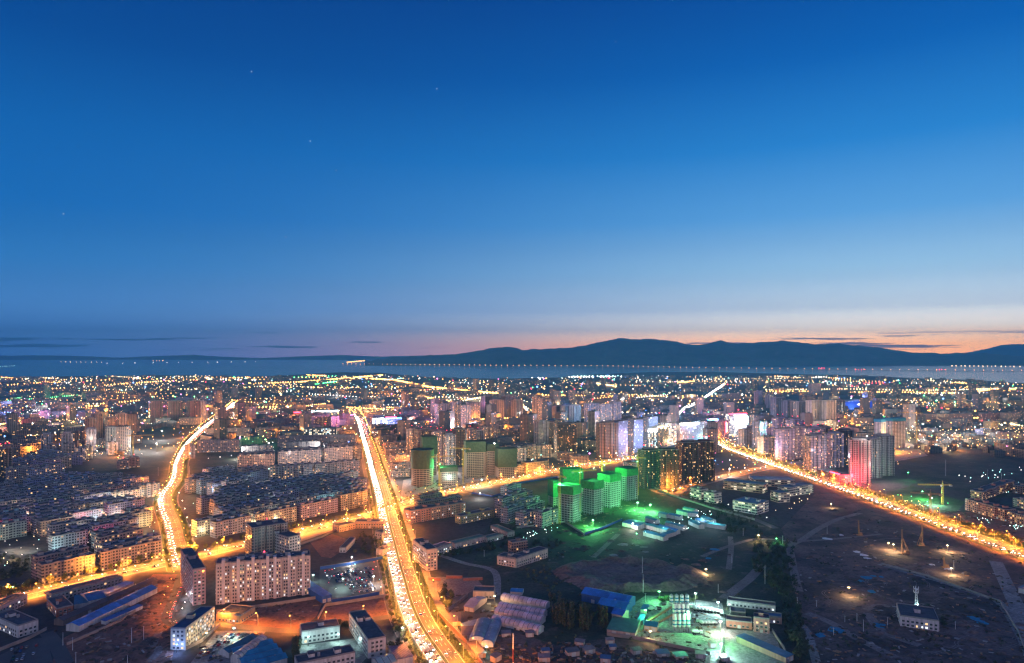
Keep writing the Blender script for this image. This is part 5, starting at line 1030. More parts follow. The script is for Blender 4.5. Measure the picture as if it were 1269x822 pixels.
lamps(RB, -12.3, 34, 20, 2300, 'at the left kerb of the central avenue', ES * .7); lamps(RB, 12.8, 34, 36, 2300, 'at the right kerb of the central avenue', ES * .8); lamps(RB, 25, 46, 30, 1300, 'on the right footway of the central avenue', ES * .6)
lamps(RD, -11.6, 34, 10, 1250, 'at the north kerb of the cross avenue', ES * 1.6, glow=.4); lamps(RD, 11.6, 34, 26, 1250, 'at the south kerb of the cross avenue', ES * 1.6, glow=.4)
lamps(RC, 14, 32, 8, 1500, 'at the right kerb of the eastern avenue', ES * 1.9, glow=.12); lamps(RC, -13.2, 36, 20, 1500, 'at the left kerb of the eastern avenue', ES * 1.5, glow=0)
lamps(RC, 28, 40, 12, 1300, 'among the trees right of the eastern avenue', ES * 1.3, glow=.2); lamps(RF, -5, 30, 10, 400, 'on the yellow lit back street', ES * .7); lamps(RA, -9.3, 36, 10, 2700, 'at the left kerb of the western avenue', ES * .7, glow=1.4); lamps(RA, 9.3, 36, 26, 2700, 'at the right kerb of the western avenue', ES * .7, glow=1.4)
lamps(RI, -8.5, 36, 10, 800, 'on the orange street below the dark twin towers', ES * 1.8); lamps(RI2, 5.5, 40, 20, 500, 'along the fence road of the green site', 3500, 'white')
lamps(RL, -8, 45, 10, 1200, 'on the curving side street', ES); lamps(RK, -8, 40, 10, 900, 'on the zigzag street by the blue caps', ES); lamps(RN, 7, 45, 10, 900, 'on the short branch street', ES); lamps(RM, 6, 60, 10, 3000, 'on the far diagonal street', ES, 'warm' if 0 else 'white')
for px, py, c_, e_ in ((430, 660, 'sod', 60000), (385, 660, 'sod', 40000), (460, 628, 'sod', 60000), (395, 650, 'sod', 50000), (330, 668, 'sod', 30000)): q = G(px, py); lamp('plaza_light', None, (q.x, q.y, 14), e_, LCOL[c_], 1); dot(q.x, q.y, 14, c_, .7)
for px, py, c_, e_ in ((40, 520, 'pink', 9e5), (90, 518, 'blue', 6e5), (20, 505, 'blue', 6e5), (400, 525, 'red', 5e5), (430, 530, 'pink', 4e5), (480, 522, 'blue', 5e5), (540, 520, 'pink', 3e5), (850, 540, 'blue', 4e5), (880, 520, 'pink', 4e5), (900, 535, 'blue', 4e5), (940, 530, 'pink', 3e5), (955, 550, 'pink', 2.5e5), (980, 560, 'pink', 2e5), (760, 540, 'blue', 3e5), (820, 520, 'blue', 4e5), (700, 510, 'blue', 4e5), (1000, 545, 'pink', 2e5), (1060, 505, 'blue', 5e5), (1200, 540, 'blue', 2e5), (250, 500, 'blue', 5e5)):
    q = G(px, py); lamp('district_fill', None, (q.x, q.y, 40), e_ * .9, {'pink': (1, .35, .8), 'blue': (.35, .4, 1), 'red': (1, .12, .2)}[c_], 6)  # unseen coloured lamps added to tint the far city pink and blue
# the far streets throw real light on the blocks beside them
for pts, c_, sp_, px_ in LINES:
    for a, b in zip(pts, pts[1:]):
        if min(a[1], b[1]) > 472:
            A, B = G(*a), G(*b); n = max(1, int((B - A).length / 130))
            for i in range(n): q = A.lerp(B, (i + .5) / n); lamp('district_fill', None, (q.x, q.y, 14), 140000, LCOL[c_], 3)

# ------------------------------------------------------------------ flood lights on masts
def flood(px, py, hgt, col, E, where, size=1.1, mast=True):
    q = G(px, py); r = thing('flood_light', where, 'flood light', (q.x, q.y, 0), 0, 'flood light masts')
    mb = MB(); mb.tube((0, 0, 0), (0, 0, hgt), .16, .09, 6); mb.build('mast', M['trunk'], r)
    mb = MB(); mb.box(-1.1, 1.1, -.15, .25, hgt, hgt + .5, 0); mb.build('bracket', M['steel'], r)
    mb = MB(); s = max(.5, .5 * q.y / 683)
    mb.ball((0, -.5, hgt + .2), s, 0); mb.build('lamp', GL[col], r); lamp('flood', r, (0, -2.5, hgt - .5 - s), E, LCOL[col], 1.2)
    return r
FLOODS = [(161, 566, 22, 'white', 60000, 'white flood light at the left corner of the lit sports field'), (172, 559, 24, 'white', 150000, 'white flood light nearest the middle of the lit sports field'), (201, 546, 24, 'white', 180000, 'dazzling white flood light at the back of the lit field'), (194, 561, 20, 'white', 120000, 'white flood light on the right side of the lit field'), (80, 541, 60, 'white', 30000, 'star bright flood light above the pale left tower'),
    (60, 521, 20, 'pink', 150000, 'pink flood light among the blue lit halls'), (10, 517, 16, 'blue', 90000, 'blue flood light near the left picture edge'), (330, 504, 18, 'green', 60000, 'green flood light by the far orange road'), (329, 552, 14, 'green', 48000, 'green flood light beside the pale left slabs'), (120, 508, 16, 'white', 60000, 'white flood light on the far left orange road'),
    (189, 527, 86, 'green', 30000, 'left green lamp on the roof of the dim red towers'), (217, 527, 86, 'green', 30000, 'middle green lamp on the roof of the dim red towers'), (241, 527, 86, 'green', 30000, 'right green lamp on the roof of the dim red towers'), (491, 598, 26, 'white', 120000, 'white flood light at the corner of the netted towers site'), (545, 601, 34, 'green', 77000, 'green flood light on a crane mast before the white fronted tower'), (557, 602, 16, 'cyan', 16000, 'bluish flood light below the short unfinished building'), (597, 604, 12, 'cyan', 36000, 'bluish flood light at the foot of the netted towers'), (613, 596, 64, 'white', 56000, 'flood light on the roof of the unfinished tower'),
    (694, 645, 48, 'green', 262500, 'green flood light left of the four gridded towers'), (718, 630, 50, 'green', 262500, 'green flood light between the first and second gridded tower'), (745, 622, 42, 'green', 140000, 'green flood light between the second and third gridded tower'), (790, 612, 50, 'green', 40000, 'green flood light right of the four gridded towers'), (749, 611, 44, 'green', 77000, 'green flood light behind the third gridded tower'), (806, 634, 9, 'green', 150000, 'green flood light at the right corner of the green site'), (735, 655, 10, 'green', 130000, 'low green flood light in front of the gridded towers'), (790, 632, 10, 'green', 120000, 'low green flood light beside the last gridded tower'),
    (789, 670, 8, 'green', 9100, 'small green flood light in the dark field below the camp'), (784, 657, 8, 'white', 21000, 'white flood light over the first camp barracks'), (1074, 600, 80, 'white', 10500, 'dazzling flood light on the red washed tower'), (1125, 596, 14, 'green', 12000, 'green star of light in the dark eastern field'), (1143, 619, 12, 'green', 77000, 'green flood light in the crane site beside the avenue'), (1155, 626, 10, 'cyan', 70000, 'bluish flood light below the yellow crane'),
    (1131, 537, 18, 'white', 105000, 'white flood light at the edge of the old village'), (1160, 502, 18, 'green', 78000, 'left green flood light above the old village'), (1183, 504, 18, 'green', 66000, 'right green flood light above the old village'), (1145, 495, 18, 'green', 42000, 'distant small green flood light'), (1068, 532, 18, 'sod', 66000, 'big orange lamp at the zigzag street corner'), (855, 504, 22, 'sod', 78000, 'big orange lamp left of the far dark hill'), (915, 506, 22, 'sod', 78000, 'big orange lamp right of the far dark hill'), (755, 571, 16, 'sod', 42000, 'big orange lamp before the brown residential tower'), (672, 494, 20, 'sod', 78000, 'big orange lamp over the far bright road'), (1023, 535, 22, 'sod', 18000, 'orange lamp on a mast among the lilac towers'), (904, 591, 14, 'white', 56000, 'white flood light in the yard by the curved offices'), (1097, 552, 20, 'white', 108000, 'white flood light under the blue capped shafts'), (1092, 558, 14, 'green', 40000, 'green flood light at the foot of the blue caps'),
    (890, 760, 9, 'cyan', 24988, 'bluish lamp at the gate of the mixing yard'), (893, 785, 9, 'white', 23800, 'white lamp half way down the mixing yard'), (893, 800, 9, 'green', 23800, 'green lamp near the bottom of the mixing yard'), (894, 812, 8, 'cyan', 27368, 'bluish lamp at the lower exit of the mixing yard'), (853, 784, 16, 'green', 27368, 'green lamp over the front row of silos'), (817, 746, 9, 'green', 24988, 'green lamp at the back corner of the mixing yard'), (862, 750, 10, 'cyan', 24988, 'bluish lamp beside the parked mixers'), (806, 794, 7, 'warm', 9100, 'warm lamp in front of the teal roofed office'), (800, 770, 9, 'green', 21420, 'green lamp by the blue cabins'),
    (499, 791, 8, 'white', 8400, 'white lamp at the kerb beside dark trees'), (382, 801, 7, 'cyan', 4200, 'bluish lamp at the door of the white school'), (419, 796, 6, 'cyan', 4900, 'bluish lamp at the right end of the white school'), (447, 800, 7, 'cyan', 3150, 'bluish lamp beside the end-on white slab'), (16, 737, 7, 'green', 3150, 'green lamp among trees at the left edge'), (613, 749, 7, 'warm', 7000, 'yellow lamp on the yard of the lilac vaults'), (603, 812, 6, 'cyan', 2450, 'bluish lamp under the curved halls'),
    (1107, 684, 8, 'warm', 24500, 'warm work lamp at the foot of the pile rig'), (1101, 681, 7, 'warm', 10500, 'second warm work lamp left of the pile rig'), (1174, 684, 7, 'warm', 21000, 'warm work lamp lighting heaped soil'), (1179, 712, 6, 'warm', 17500, 'warm work lamp beside the pale tarpaulin'), (1052, 738, 7, 'warm', 12600, 'lone warm work lamp in the dark dirt field'), (940, 671, 7, 'warm', 14000, 'warm work lamp at the dark field edge'), (875, 712, 5, 'warm', 10500, 'low warm lamp lighting a strip of bare earth'), (962, 673, 5, 'green', 4200, 'small green lamp at the track corner'), (1030, 629, 5, 'warm', 9100, 'warm lamp on the bare bank under the avenue'),
    (1137, 758, 6, 'cyan', 2450, 'bluish lamp at the foot of the radio mast'), (219, 809, 6, 'blue', 6300, 'blue lamp before the lit end of the office'), (223, 798, 6, 'white', 7699, 'white lamp before the lit end of the office'), (165, 628, 6, 'white', 31499, 'white lamp under the market canopy by the western avenue'), (198, 618, 8, 'cyan', 21000, 'bluish lamp beside the bend of the western avenue'), (256, 796, 7, 'warm', 4000, 'warm lamp over the parked car yard'), (290, 790, 7, 'cyan', 8400, 'bluish lamp over the parked car yard'), (436, 700, 8, 'white', 12600, 'white lamp at the back of the fenced car lot'), (463, 725, 8, 'white', 14000, 'white lamp at the right side of the fenced car lot'), (425, 728, 8, 'cyan', 9100, 'bluish lamp in the middle of the fenced car lot'), (388, 722, 7, 'cyan', 7699, 'bluish lamp beside the cream slab gable'), (283, 722, 7, 'cyan', 7699, 'bluish lamp in the court left of the cream slab'), (595, 618, 8, 'white', 17500, 'pinkish white lamp at the small building site')]
for f in FLOODS: flood(*f)
for px, py in ((1165, 541), (1200, 545), (1235, 550), (1140, 552), (1180, 553), (1215, 538)): q = G(px, py); lamp('village_light', None, (q.x, q.y, 26), 90000, (.8, 1, .95), 2); dot(q.x, q.y, 26, 'white', .5)
lamps(RE, -5.5, 22, 4, 120, 'along the narrow street by the red soil', 12000, 'sod', glow=0)
for px, py in ((822, 662), (846, 652), (870, 650), (800, 668), (884, 655)): q = G(px, py); lamp('camp_light', None, (q.x, q.y, 11), 9000, (.6, .9, 1), 1); dot(q.x, q.y, 8, 'cyan', .4)
for px, py in ((229, 752), (231, 742), (234, 733), (226, 760)): q = G(px, py); lamp('market_light', None, (q.x, q.y, 4), 6000, (.8, .9, 1), .5); dot(q.x, q.y, 4, 'white', .6)
for px, py in ((222, 614), (226, 624), (229, 634), (232, 645), (236, 655), (240, 664), (243, 669)): q = G(px, py); lamp('canal_light', None, (q.x, q.y, 4), 9000, (.6, .75, 1), .5); dot(q.x, q.y, 4, 'white', .6)
k = 0
while k < 110:
    p = (rng.uniform(0, 460), rng.uniform(592, 700)); q = G(*p)
    if not any(inpoly(p, g) for g in ([(38, 729), (208, 691), (190, 634), (198, 606), (0, 614), (0, 672)], [(243, 674), (400, 642), (464, 624), (448, 597), (240, 592), (229, 606)])): continue
    k += 1; c_ = rng.choice(('white', 'cyan', 'warm', 'warm')); lamp('lane_light', None, (q.x, q.y, 8), 9000, LCOL[c_], 1)  # unseen lamps scattered at random, added to brighten the estate walls
# red light in the yards of the estates
for px, py, c_, e_ in ((124, 655, 'red', 40000), (127, 675, 'red', 30000), (8, 665, 'red', 20000), (577, 646, 'red', 40000), (860, 598, 'red', 60000), (880, 596, 'red', 60000), (550, 686, 'pink', 10000), (220, 505, 'red', 260000), (240, 520, 'red', 260000), (195, 522, 'red', 260000)):
    q = G(px, py); lamp('sign_light', None, (q.x, q.y, 8), e_, LCOL[c_], 1)

# ------------------------------------------------------------------ trees
def crown_mesh(name, w, h, z0, n, leaf, mat, seed, shape='round'):
    r = random.Random(seed); mb = MB(); clumps = []
    for i in range(9 if shape == 'round' else 7):
        if shape == 'round': a = r.uniform(0, math.tau); q = r.uniform(.1, .62); clumps.append((w * q * math.cos(a), w * q * math.sin(a), z0 + h * r.uniform(.2, .85), w * r.uniform(.38, .6), h * r.uniform(.16, .3)))
        else: t = (i + .5) / 7; ww = w * (1.0 - .75 * t) ; clumps.append((r.uniform(-.2, .2) * w, r.uniform(-.2, .2) * w, z0 + h * t, ww * .9 + .25, h * .12))
    for i in range(n):
        cx, cy_, cz, rr, rz = clumps[i % len(clumps)]
        d = Vector((r.gauss(0, 1), r.gauss(0, 1), r.gauss(0, 1))).normalized() * r.uniform(.55, 1.0)
        p = Vector((cx + d.x * rr, cy_ + d.y * rr, cz + d.z * rz)); s = leaf * r.uniform(.6, 1.3)
        nrm = (d + Vector((r.uniform(-.7, .7), r.uniform(-.7, .7), r.uniform(-.2, .9)))).normalized(); a = nrm.orthogonal().normalized(); b = nrm.cross(a)
        ang = r.uniform(0, math.tau); a, b = a * math.cos(ang) + b * math.sin(ang), b * math.cos(ang) - a * math.sin(ang)
        mb.face([p - a * s - b * s * .6, p + a * s - b * s * .5, p + a * s * .8 + b * s * .7, p - a * s * .7 + b * s * .6])
    return mb.mesh(name, M[mat])
def trunk_mesh(h, r, br):
    mb = MB(); mb.tube((0, 0, 0), (.1, 0, h), r, r * .45, 6)
    for k in range(br): a = k * 2.4; mb.tube((.05, 0, h * (.55 + .1 * k)), (math.cos(a) * h * .3, math.sin(a) * h * .3, h * (.95 + .08 * k)), r * .45, r * .15, 5)
    return mb.mesh('trunk', M['trunk'])
KIND = {'street': ([crown_mesh('crown', 2.6, 5.0, 1.8, 190, .55, 'leaf', s) for s in (1, 2, 3)], trunk_mesh(3.4, .16, 3)),
        'broad': ([crown_mesh('crown', 4.6, 8.0, 2.0, 330, .7, 'dleaf', s) for s in (4, 5, 6)], trunk_mesh(5.5, .28, 4)),
        'poplar': ([crown_mesh('crown', 1.9, 13.0, 1.2, 230, .55, 'pleaf', s, 'tall') for s in (7, 8)], trunk_mesh(9, .18, 2))}
NT_ = [0]
def tree(kind, x, y, label, group, sc=1.0):
    NT_[0] += 1
    cr, tr = KIND[kind]; r = thing('tree', label, {'street': 'street tree', 'broad': 'tree', 'poplar': 'poplar tree'}[kind], (x, y, 0), rng.uniform(0, 6.28), group)
    r.scale = (sc * rng.uniform(.9, 1.1), sc * rng.uniform(.9, 1.1), sc); obj('crown', rng.choice(cr), r); obj('trunk', tr, r)
MASS = {'leaf': MB(), 'dleaf': MB(), 'pleaf': MB()}
def bush(mat, x, y, w, h, n=22, leaf=.7):
    mb = MASS[mat]
    for i in range(n):
        d = Vector((rng.gauss(0, 1), rng.gauss(0, 1), abs(rng.gauss(0, 1)))).normalized() * rng.uniform(.4, 1); p = Vector((x + d.x * w, y + d.y * w, .2 + d.z * h)); s = leaf * rng.uniform(.6, 1.3)
        nrm = (d + Vector((rng.uniform(-.6, .6), rng.uniform(-.6, .6), rng.uniform(0, .9)))).normalized(); a = nrm.orthogonal().normalized(); b = nrm.cross(a)
        mb.face([p - a * s - b * s * .6, p + a * s - b * s * .5, p + a * s * .8 + b * s * .7, p - a * s * .7 + b * s * .6])
def row(rd, offs, sp, d0, d1, where, n_ind, kind='street', sc=1.0):
    s = d0; k = 0
    while s < min(d1, rd.len):
        for o in offs:
            p, _ = rd.at(s + rng.uniform(-2, 2), o + rng.uniform(-1, 1))
            if k < n_ind: k += 1; tree(kind, p.x, p.y, 'leafy street tree %s, %s from the near end' % (where, nth(k)), 'street trees', sc * rng.uniform(.75, 1.2))
            else: bush('leaf', p.x, p.y, 2.6 * sc, 5.5 * sc, 16 if p.y < 1400 else 9, .9 if p.y < 1400 else 1.4)
        s += sp
row(RC, (17.5, 26), 8, 0, 1150, 'right of the eastern avenue', 50, sc=1.15); row(RC, (-16,), 11, 0, 1100, 'left of the eastern avenue', 24, sc=.7)
row(RB, (-20,), 13, 20, 700, 'left of the central avenue', 22, sc=.8); row(RB, (16,), 10, 0, 1500, 'right of the central avenue', 26, sc=.6); row(RA, (13.5,), 9, 12, 1500, 'right of the western avenue', 30, sc=1.1); row(RA, (-11.5,), 11, 12, 1500, 'left of the western avenue', 18, sc=.9); row(RD, (-15,), 10, 60, 760, 'north of the cross avenue', 30, sc=1.15)
for s in range(10, 900, 4):
    for o in (-14.5, 13.4, 18): p, _ = RB.at(s, o + rng.uniform(-.6, .6)); bush('leaf', p.x, p.y, 1.1, 1.3, 7, .6)
for r_ in [o for o in bpy.data.objects if o.get('group', '').startswith('low blocks')]:
    a_ = r_.rotation_euler.z
    for _ in range(3):
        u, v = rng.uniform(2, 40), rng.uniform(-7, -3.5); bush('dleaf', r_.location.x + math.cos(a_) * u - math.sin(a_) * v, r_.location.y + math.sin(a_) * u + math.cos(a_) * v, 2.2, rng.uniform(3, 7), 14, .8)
def wood(poly, cnt, kind, label, ind, mat, sc=1.0, w=3.5, h=7):
    xs = [p[0] for p in poly]; ys = [p[1] for p in poly]; pts = []; t = 0
    while len(pts) < cnt and t < 20000:
        t += 1; p = (rng.uniform(min(xs), max(xs)), rng.uniform(min(ys), max(ys)))
        if inpoly(p, poly):
            q = G(*p)
            if all((q - o).length > 2.6 for o in pts) and clear(q.x, q.y, -2): pts.append(q)
    pts.sort(key=lambda q: q.y)
    for k, q in enumerate(pts):
        if k < ind: tree(kind, q.x, q.y, '%s, %s counted from the near side' % (label, nth(k + 1)), 'trees of the ' + label.split(' in ')[-1].split(' of ')[-1], sc * rng.uniform(.7, 1.2))
        else: bush(mat, q.x, q.y, w * sc, h * sc * rng.uniform(.8, 1.3), 34, .95)
wood([(676, 745), (690, 738), (704, 757), (734, 770), (733, 783), (700, 782), (678, 770)], 44, 'poplar', 'slender poplar in the grove left of blue sheds', 20, 'pleaf', 1.0, 1.6, 11)
wood([(740, 752), (756, 757), (752, 782), (742, 775)], 16, 'poplar', 'slender poplar in the strip left of the green annex', 8, 'pleaf', .9, 1.5, 10)
wood([(698, 745), (730, 752), (738, 775), (705, 760)], 20, 'broad', 'dark tree in the hollow of the poplar grove', 5, 'dleaf', .8)
wood([(538, 730), (552, 722), (566, 745), (560, 762), (546, 755)], 14, 'broad', 'olive tree in the sandy lot by the avenue', 6, 'dleaf', .7)
wood([(470, 790), (492, 765), (502, 788), (492, 812), (478, 808)], 12, 'broad', 'large dark tree in the corner by the end-on slab', 6, 'dleaf', .9)
wood([(405, 770), (432, 770), (440, 792), (422, 790)], 7, 'broad', 'dark tree in the row right of the school', 3, 'dleaf', .6); wood([(362, 800), (371, 790), (374, 818), (364, 822)], 7, 'poplar', 'dark poplar in the row left of the school', 4, 'dleaf', .8)
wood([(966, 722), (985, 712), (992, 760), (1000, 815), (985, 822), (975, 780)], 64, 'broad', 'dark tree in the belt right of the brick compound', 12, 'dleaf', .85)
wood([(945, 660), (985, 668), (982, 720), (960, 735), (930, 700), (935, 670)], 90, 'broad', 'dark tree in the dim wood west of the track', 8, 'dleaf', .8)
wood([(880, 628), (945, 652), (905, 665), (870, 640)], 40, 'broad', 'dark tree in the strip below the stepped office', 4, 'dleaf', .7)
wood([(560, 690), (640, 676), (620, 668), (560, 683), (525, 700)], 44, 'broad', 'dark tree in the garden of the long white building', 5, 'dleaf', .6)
wood([(0, 735), (40, 716), (60, 712), (52, 728), (0, 745)], 18, 'broad', 'dark tree in the park at the left edge', 6, 'dleaf', .8); wood([(0, 690), (34, 690), (34, 712), (0, 720)], 26, 'broad', 'dim tree in the dark estate garden', 0, 'dleaf', .8)
wood([(114, 692), (113, 645), (133, 640), (137, 692)], 34, 'broad', 'dim tree in the red lit lane', 0, 'dleaf', .8); wood([(1130, 757), (1165, 762), (1172, 774), (1160, 776), (1140, 770)], 12, 'broad', 'dim tree in the hedge behind the white hall', 0, 'dleaf', .5)
wood([(813, 743), (862, 740), (868, 746), (820, 748)], 22, 'broad', 'bright green lit tree in the row behind silos', 7, 'leaf', .55)
wood([(610, 658), (635, 654), (660, 672), (700, 668), (690, 680), (640, 680)], 30, 'broad', 'dim tree in the lawn below the small estate', 4, 'dleaf', .6); wood([(425, 668), (462, 660), (466, 690), (440, 690)], 18, 'broad', 'green lit tree in the school yard by the avenue', 4, 'dleaf', .7)
wood([(640, 708), (680, 700), (720, 735), (690, 738)], 30, 'broad', 'scrub', 0, 'pleaf', .5, 3, 3); wood([(900, 497), (960, 492), (955, 500), (900, 500)], 60, 'broad', 'hill', 0, 'dleaf', 3, 6, 7); wood([(830, 606), (945, 640), (940, 646), (828, 612)], 60, 'broad', 'strip', 0, 'dleaf', .5, 2.5, 3)
for _ in range(900):
    p = (rng.uniform(560, 1269), rng.uniform(640, 822)); q = G(*p)
    if any(inpoly(p, PATCHES[i][1]) for i in (0, 1)) and not any(inpoly(p, a[1]) for a in PATCHES if a[0] in ('yard', 'parking_ground')) and noise.noise((p[0] * .03, p[1] * .05, 2)) > -.05 and clear(q.x, q.y, 2): bush('dleaf' if rng.random() < .6 else 'pleaf', q.x, q.y, rng.uniform(.8, 2.6), rng.uniform(.6, 2.0), 9, .8)
for k, mb in MASS.items(): tag(mb.build({'leaf': 'roadside_foliage', 'dleaf': 'woodland_foliage', 'pleaf': 'scrub_foliage'}[k], M[k]), kind='stuff')

# ------------------------------------------------------------------ cars
M['paint'] = plain('car_paint', None, .25, .3, objcol=True, var=.04)
M['tyre'] = plain('tyre', (.02, .02, .02), .9)
GL['head'] = glow('headlight_glow', (1, .95, .86), 24); GL['tail'] = glow('tail_light_glow', (1, .04, .02), 10)
def carmeshes():
    out = {}
    mb = MB(); sec = [(-2.2, .55, .75), (-2.1, .35, .98), (-.9, .32, 1.02), (1.0, .32, .98), (2.05, .35, .82), (2.2, .5, .62)]
    for (x0, a0, b0), (x1, a1, b1) in zip(sec, sec[1:]):
        for w in (.88,):
            mb.face([(x0, -w, b0), (x1, -w, b1), (x1, w, b1), (x0, w, b0)]); mb.face([(x0, -w, a0), (x1, -w, a1), (x1, -w, b1), (x0, -w, b0)]); mb.face([(x1, w, a1), (x0, w, a0), (x0, w, b0), (x1, w, b1)])
    mb.face([(-2.2, .88, .55), (-2.2, -.88, .55), (-2.2, -.88, .75), (-2.2, .88, .75)]); mb.face([(2.2, -.88, .5), (2.2, .88, .5), (2.2, .88, .62), (2.2, -.88, .62)]); out['body'] = mb.mesh('body', M['paint'])
    mb = MB(); lo = [(-1.75, -.8), (1.0, -.8), (1.0, .8), (-1.75, .8)]; hi = [(-1.2, -.62), (.3, -.62), (.3, .62), (-1.2, .62)]
    for i in range(4): j = (i + 1) % 4; mb.face([(*lo[i], 1.0), (*lo[j], 1.0), (*hi[j], 1.45), (*hi[i], 1.45)], 0)
    out['cabin'] = mb.mesh('cabin', M['wdark']); mb = MB(); mb.box(-1.22, .32, -.64, .64, 1.45, 1.5, 0); out['roof'] = mb.mesh('roof', M['paint'])
    mb = MB(); mb.tube((0, -.12, 0), (0, .12, 0), .33, n=10); out['wheel'] = mb.mesh('wheel', M['tyre'])
    for k, x in (('headlight', 2.22), ('tail_light', -2.22)):
        for lit in (0, 1):
            mb = MB(); mb.box(x - .06, x + .06, -.26, .26, -.12, .14, 0); out[k + str(lit)] = mb.mesh(k, (GL['head'] if k == 'headlight' else GL['tail']) if lit else M['wdark'])
    return out
CM = carmeshes(); NC = [0]; SPOTS = [0]
PAINT = [('white', (.75, .75, .74)), ('silver', (.45, .46, .47)), ('black', (.02, .02, .022)), ('grey', (.16, .165, .17)), ('red', (.4, .03, .03)), ('blue', (.04, .10, .3)), ('white', (.72, .72, .7)), ('beige', (.45, .38, .28))]
FARC = MB()
def car(x, y, rz, label, group, lit, z=.07, cap=298):
    if NC[0] >= cap:
        ca, sa = math.cos(rz), math.sin(rz); fp = [(x + ca * u - sa * v, y + sa * u + ca * v) for u, v in ((-2.2, -.9), (2.2, -.9), (2.2, .9), (-2.2, .9))]; FARC.prism(fp, z + .3, z + 1.0, 0, 0)
        FARC.prism([(x + ca * u - sa * v, y + sa * u + ca * v) for u, v in ((-1.6, -.75), (.8, -.75), (.8, .75), (-1.6, .75))], z + 1.0, z + 1.45, 1, 0)
        if lit:
            s = .34 * y / 683 * .8
            for v in (-.6, .6): FARC.ball((x + ca * 2.3 - sa * v, y + sa * 2.3 + ca * v, z + .8), max(.22, s * .7), 2); FARC.ball((x - ca * 2.3 - sa * v, y - sa * 2.3 + ca * v, z + .8), max(.2, s * .6), 3)
        return
    NC[0] += 1; nm, col = rng.choice(PAINT)
    r = thing('car', label % nm, 'car', (x, y, z), rz, group); obj('body', CM['body'], r, color=col); obj('roof', CM['roof'], r, color=col); obj('cabin', CM['cabin'], r)
    for xx in (-1.35, 1.35):
        for yy in (-.78, .78): obj('wheel', CM['wheel'], r, (xx, yy, .33))
    for v in (-.6, .6): obj('headlight', CM['headlight%d' % lit], r, (0, v, .68)); obj('tail_light', CM['tail_light%d' % lit], r, (0, v, .74))
    if lit and SPOTS[0] < 400:
        SPOTS[0] += 1; beam(r)
SD = bpy.data.lights.new('headlight_beam', 'SPOT'); SD.energy = 2600; SD.color = (1, .93, .82); SD.spot_size = math.radians(110); SD.spot_blend = .8; SD.shadow_soft_size = .3
def beam(r, loc=(2.4, 0, .8)): o = obj('headlight_beam', SD, r, loc); o.rotation_euler = Vector((1, 0, -.22)).to_track_quat('-Z', 'Y').to_euler()
def traffic(rd, lanes, sp, d0, d1, where, group, toward, cap):
    for li, o in enumerate(lanes):
        s = d0 + rng.uniform(0, sp); k = 0
        while s < min(d1, rd.len - 5):
            p, _ = rd.at(s, o + rng.uniform(-.2, .2)); h = rd.heading(s) + (math.pi if toward else 0); k += 1
            car(p.x, p.y, h, '%%s car in %s lane %s, %s from near end' % (nth(li + 1), where, nth(k)), group, 1, .075 if rd is not RD else .15, cap)
            s += sp * rng.uniform(.65, 1.5)
def lot(poly, pitch_u, pitch_v, ang, where, group, fill=.8, cap=298, mix=0):
    xs = [p[0] for p in poly]; ys = [p[1] for p in poly]; A = G((min(xs) + max(xs)) / 2, (min(ys) + max(ys)) / 2); ca, sa = math.cos(ang), math.sin(ang); rw = 0
    for i in range(-30, 31):
        k = 0
        for j in range(-40, 41):
            u, v = j * pitch_u, i * pitch_v + (0 if i % 2 else pitch_v * .18); x, y = A.x + ca * u - sa * v, A.y + sa * u + ca * v
            if y < 300 or not inpoly(P(x, y), poly) or rng.random() > fill or not clear(x, y, 1.5): continue
            if k == 0: rw += 1
            k += 1; car(x, y, ang + math.pi / 2 + rng.uniform(-.05, .05) + (math.pi if rng.random() < .3 else 0), '%%s car parked %s from left in %s row %s' % (nth(k), nth(rw), where), group, 0, .04, cap)
lot([(242, 814), (270, 784), (326, 785), (300, 800), (280, 818)], 2.7, 6.6, .05, 'of the teal lit car yard', 'cars parked in the teal lit yard', .85, 84)
lot([(408, 738), (404, 712), (460, 702), (466, 735)], 2.6, 6.2, .42, 'of the fenced car lot', 'cars parked in the fenced lot', .66, 170)
lot([(0, 822), (12, 806), (44, 796), (50, 808), (30, 822)], 3.0, 8, .5, 'of the dark corner yard', 'cars parked in the dark corner', .6, 182)
traffic(RB, (-9.8, -6.5, -3.2), 12, 12, 620, 'coming down the central avenue', 'cars on the central avenue', True, 255); traffic(RB, (3.2, 6.6, 9.8), 26, 10, 560, 'going up the central avenue', 'cars on the central avenue', False, 276)
traffic(RD, (5.5, 9), 26, 60, 420, 'going east on the cross avenue', 'cars on the cross avenue', False, 298)
traffic(RB, (-9.8, -6.5, -3.2), 11, 620, 2000, 'x', 'x', True, 0); traffic(RB, (3.2, 6.6), 24, 560, 1900, 'x', 'x', False, 0); traffic(RE, (2,), 13, 4, 110, 'x', 'x', False, 0); traffic(RA, (-6.5, -2.5), 12, 10, 2700, 'x', 'x', True, 0); traffic(RA, (2.5, 6.5), 22, 10, 2700, 'x', 'x', False, 0)
traffic(RC, (-10, -6.5, -3.2), 11, 0, 1400, 'x', 'x', True, 0); traffic(RC, (3.2, 6.5, 10), 26, 0, 1400, 'x', 'x', False, 0); traffic(RD, (-9, -5.5), 20, 10, 1500, 'x', 'x', True, 0); traffic(RD, (5.5, 9), 24, 430, 1500, 'x', 'x', False, 0); traffic(RI, (-3,), 26, 10, 600, 'x', 'x', True, 0); traffic(RM, (-3, 3), 18, 10, 4000, 'x', 'x', True, 0); traffic(RN, (-3,), 16, 0, 300, 'x', 'x', True, 0); traffic(RL, (-3, 3), 14, 0, 900, 'x', 'x', True, 0)
tag(FARC.build('distant_traffic', [M['paint'], M['wdark'], GL['head'], GL['tail']], color=(.5, .5, .5)), kind='stuff')

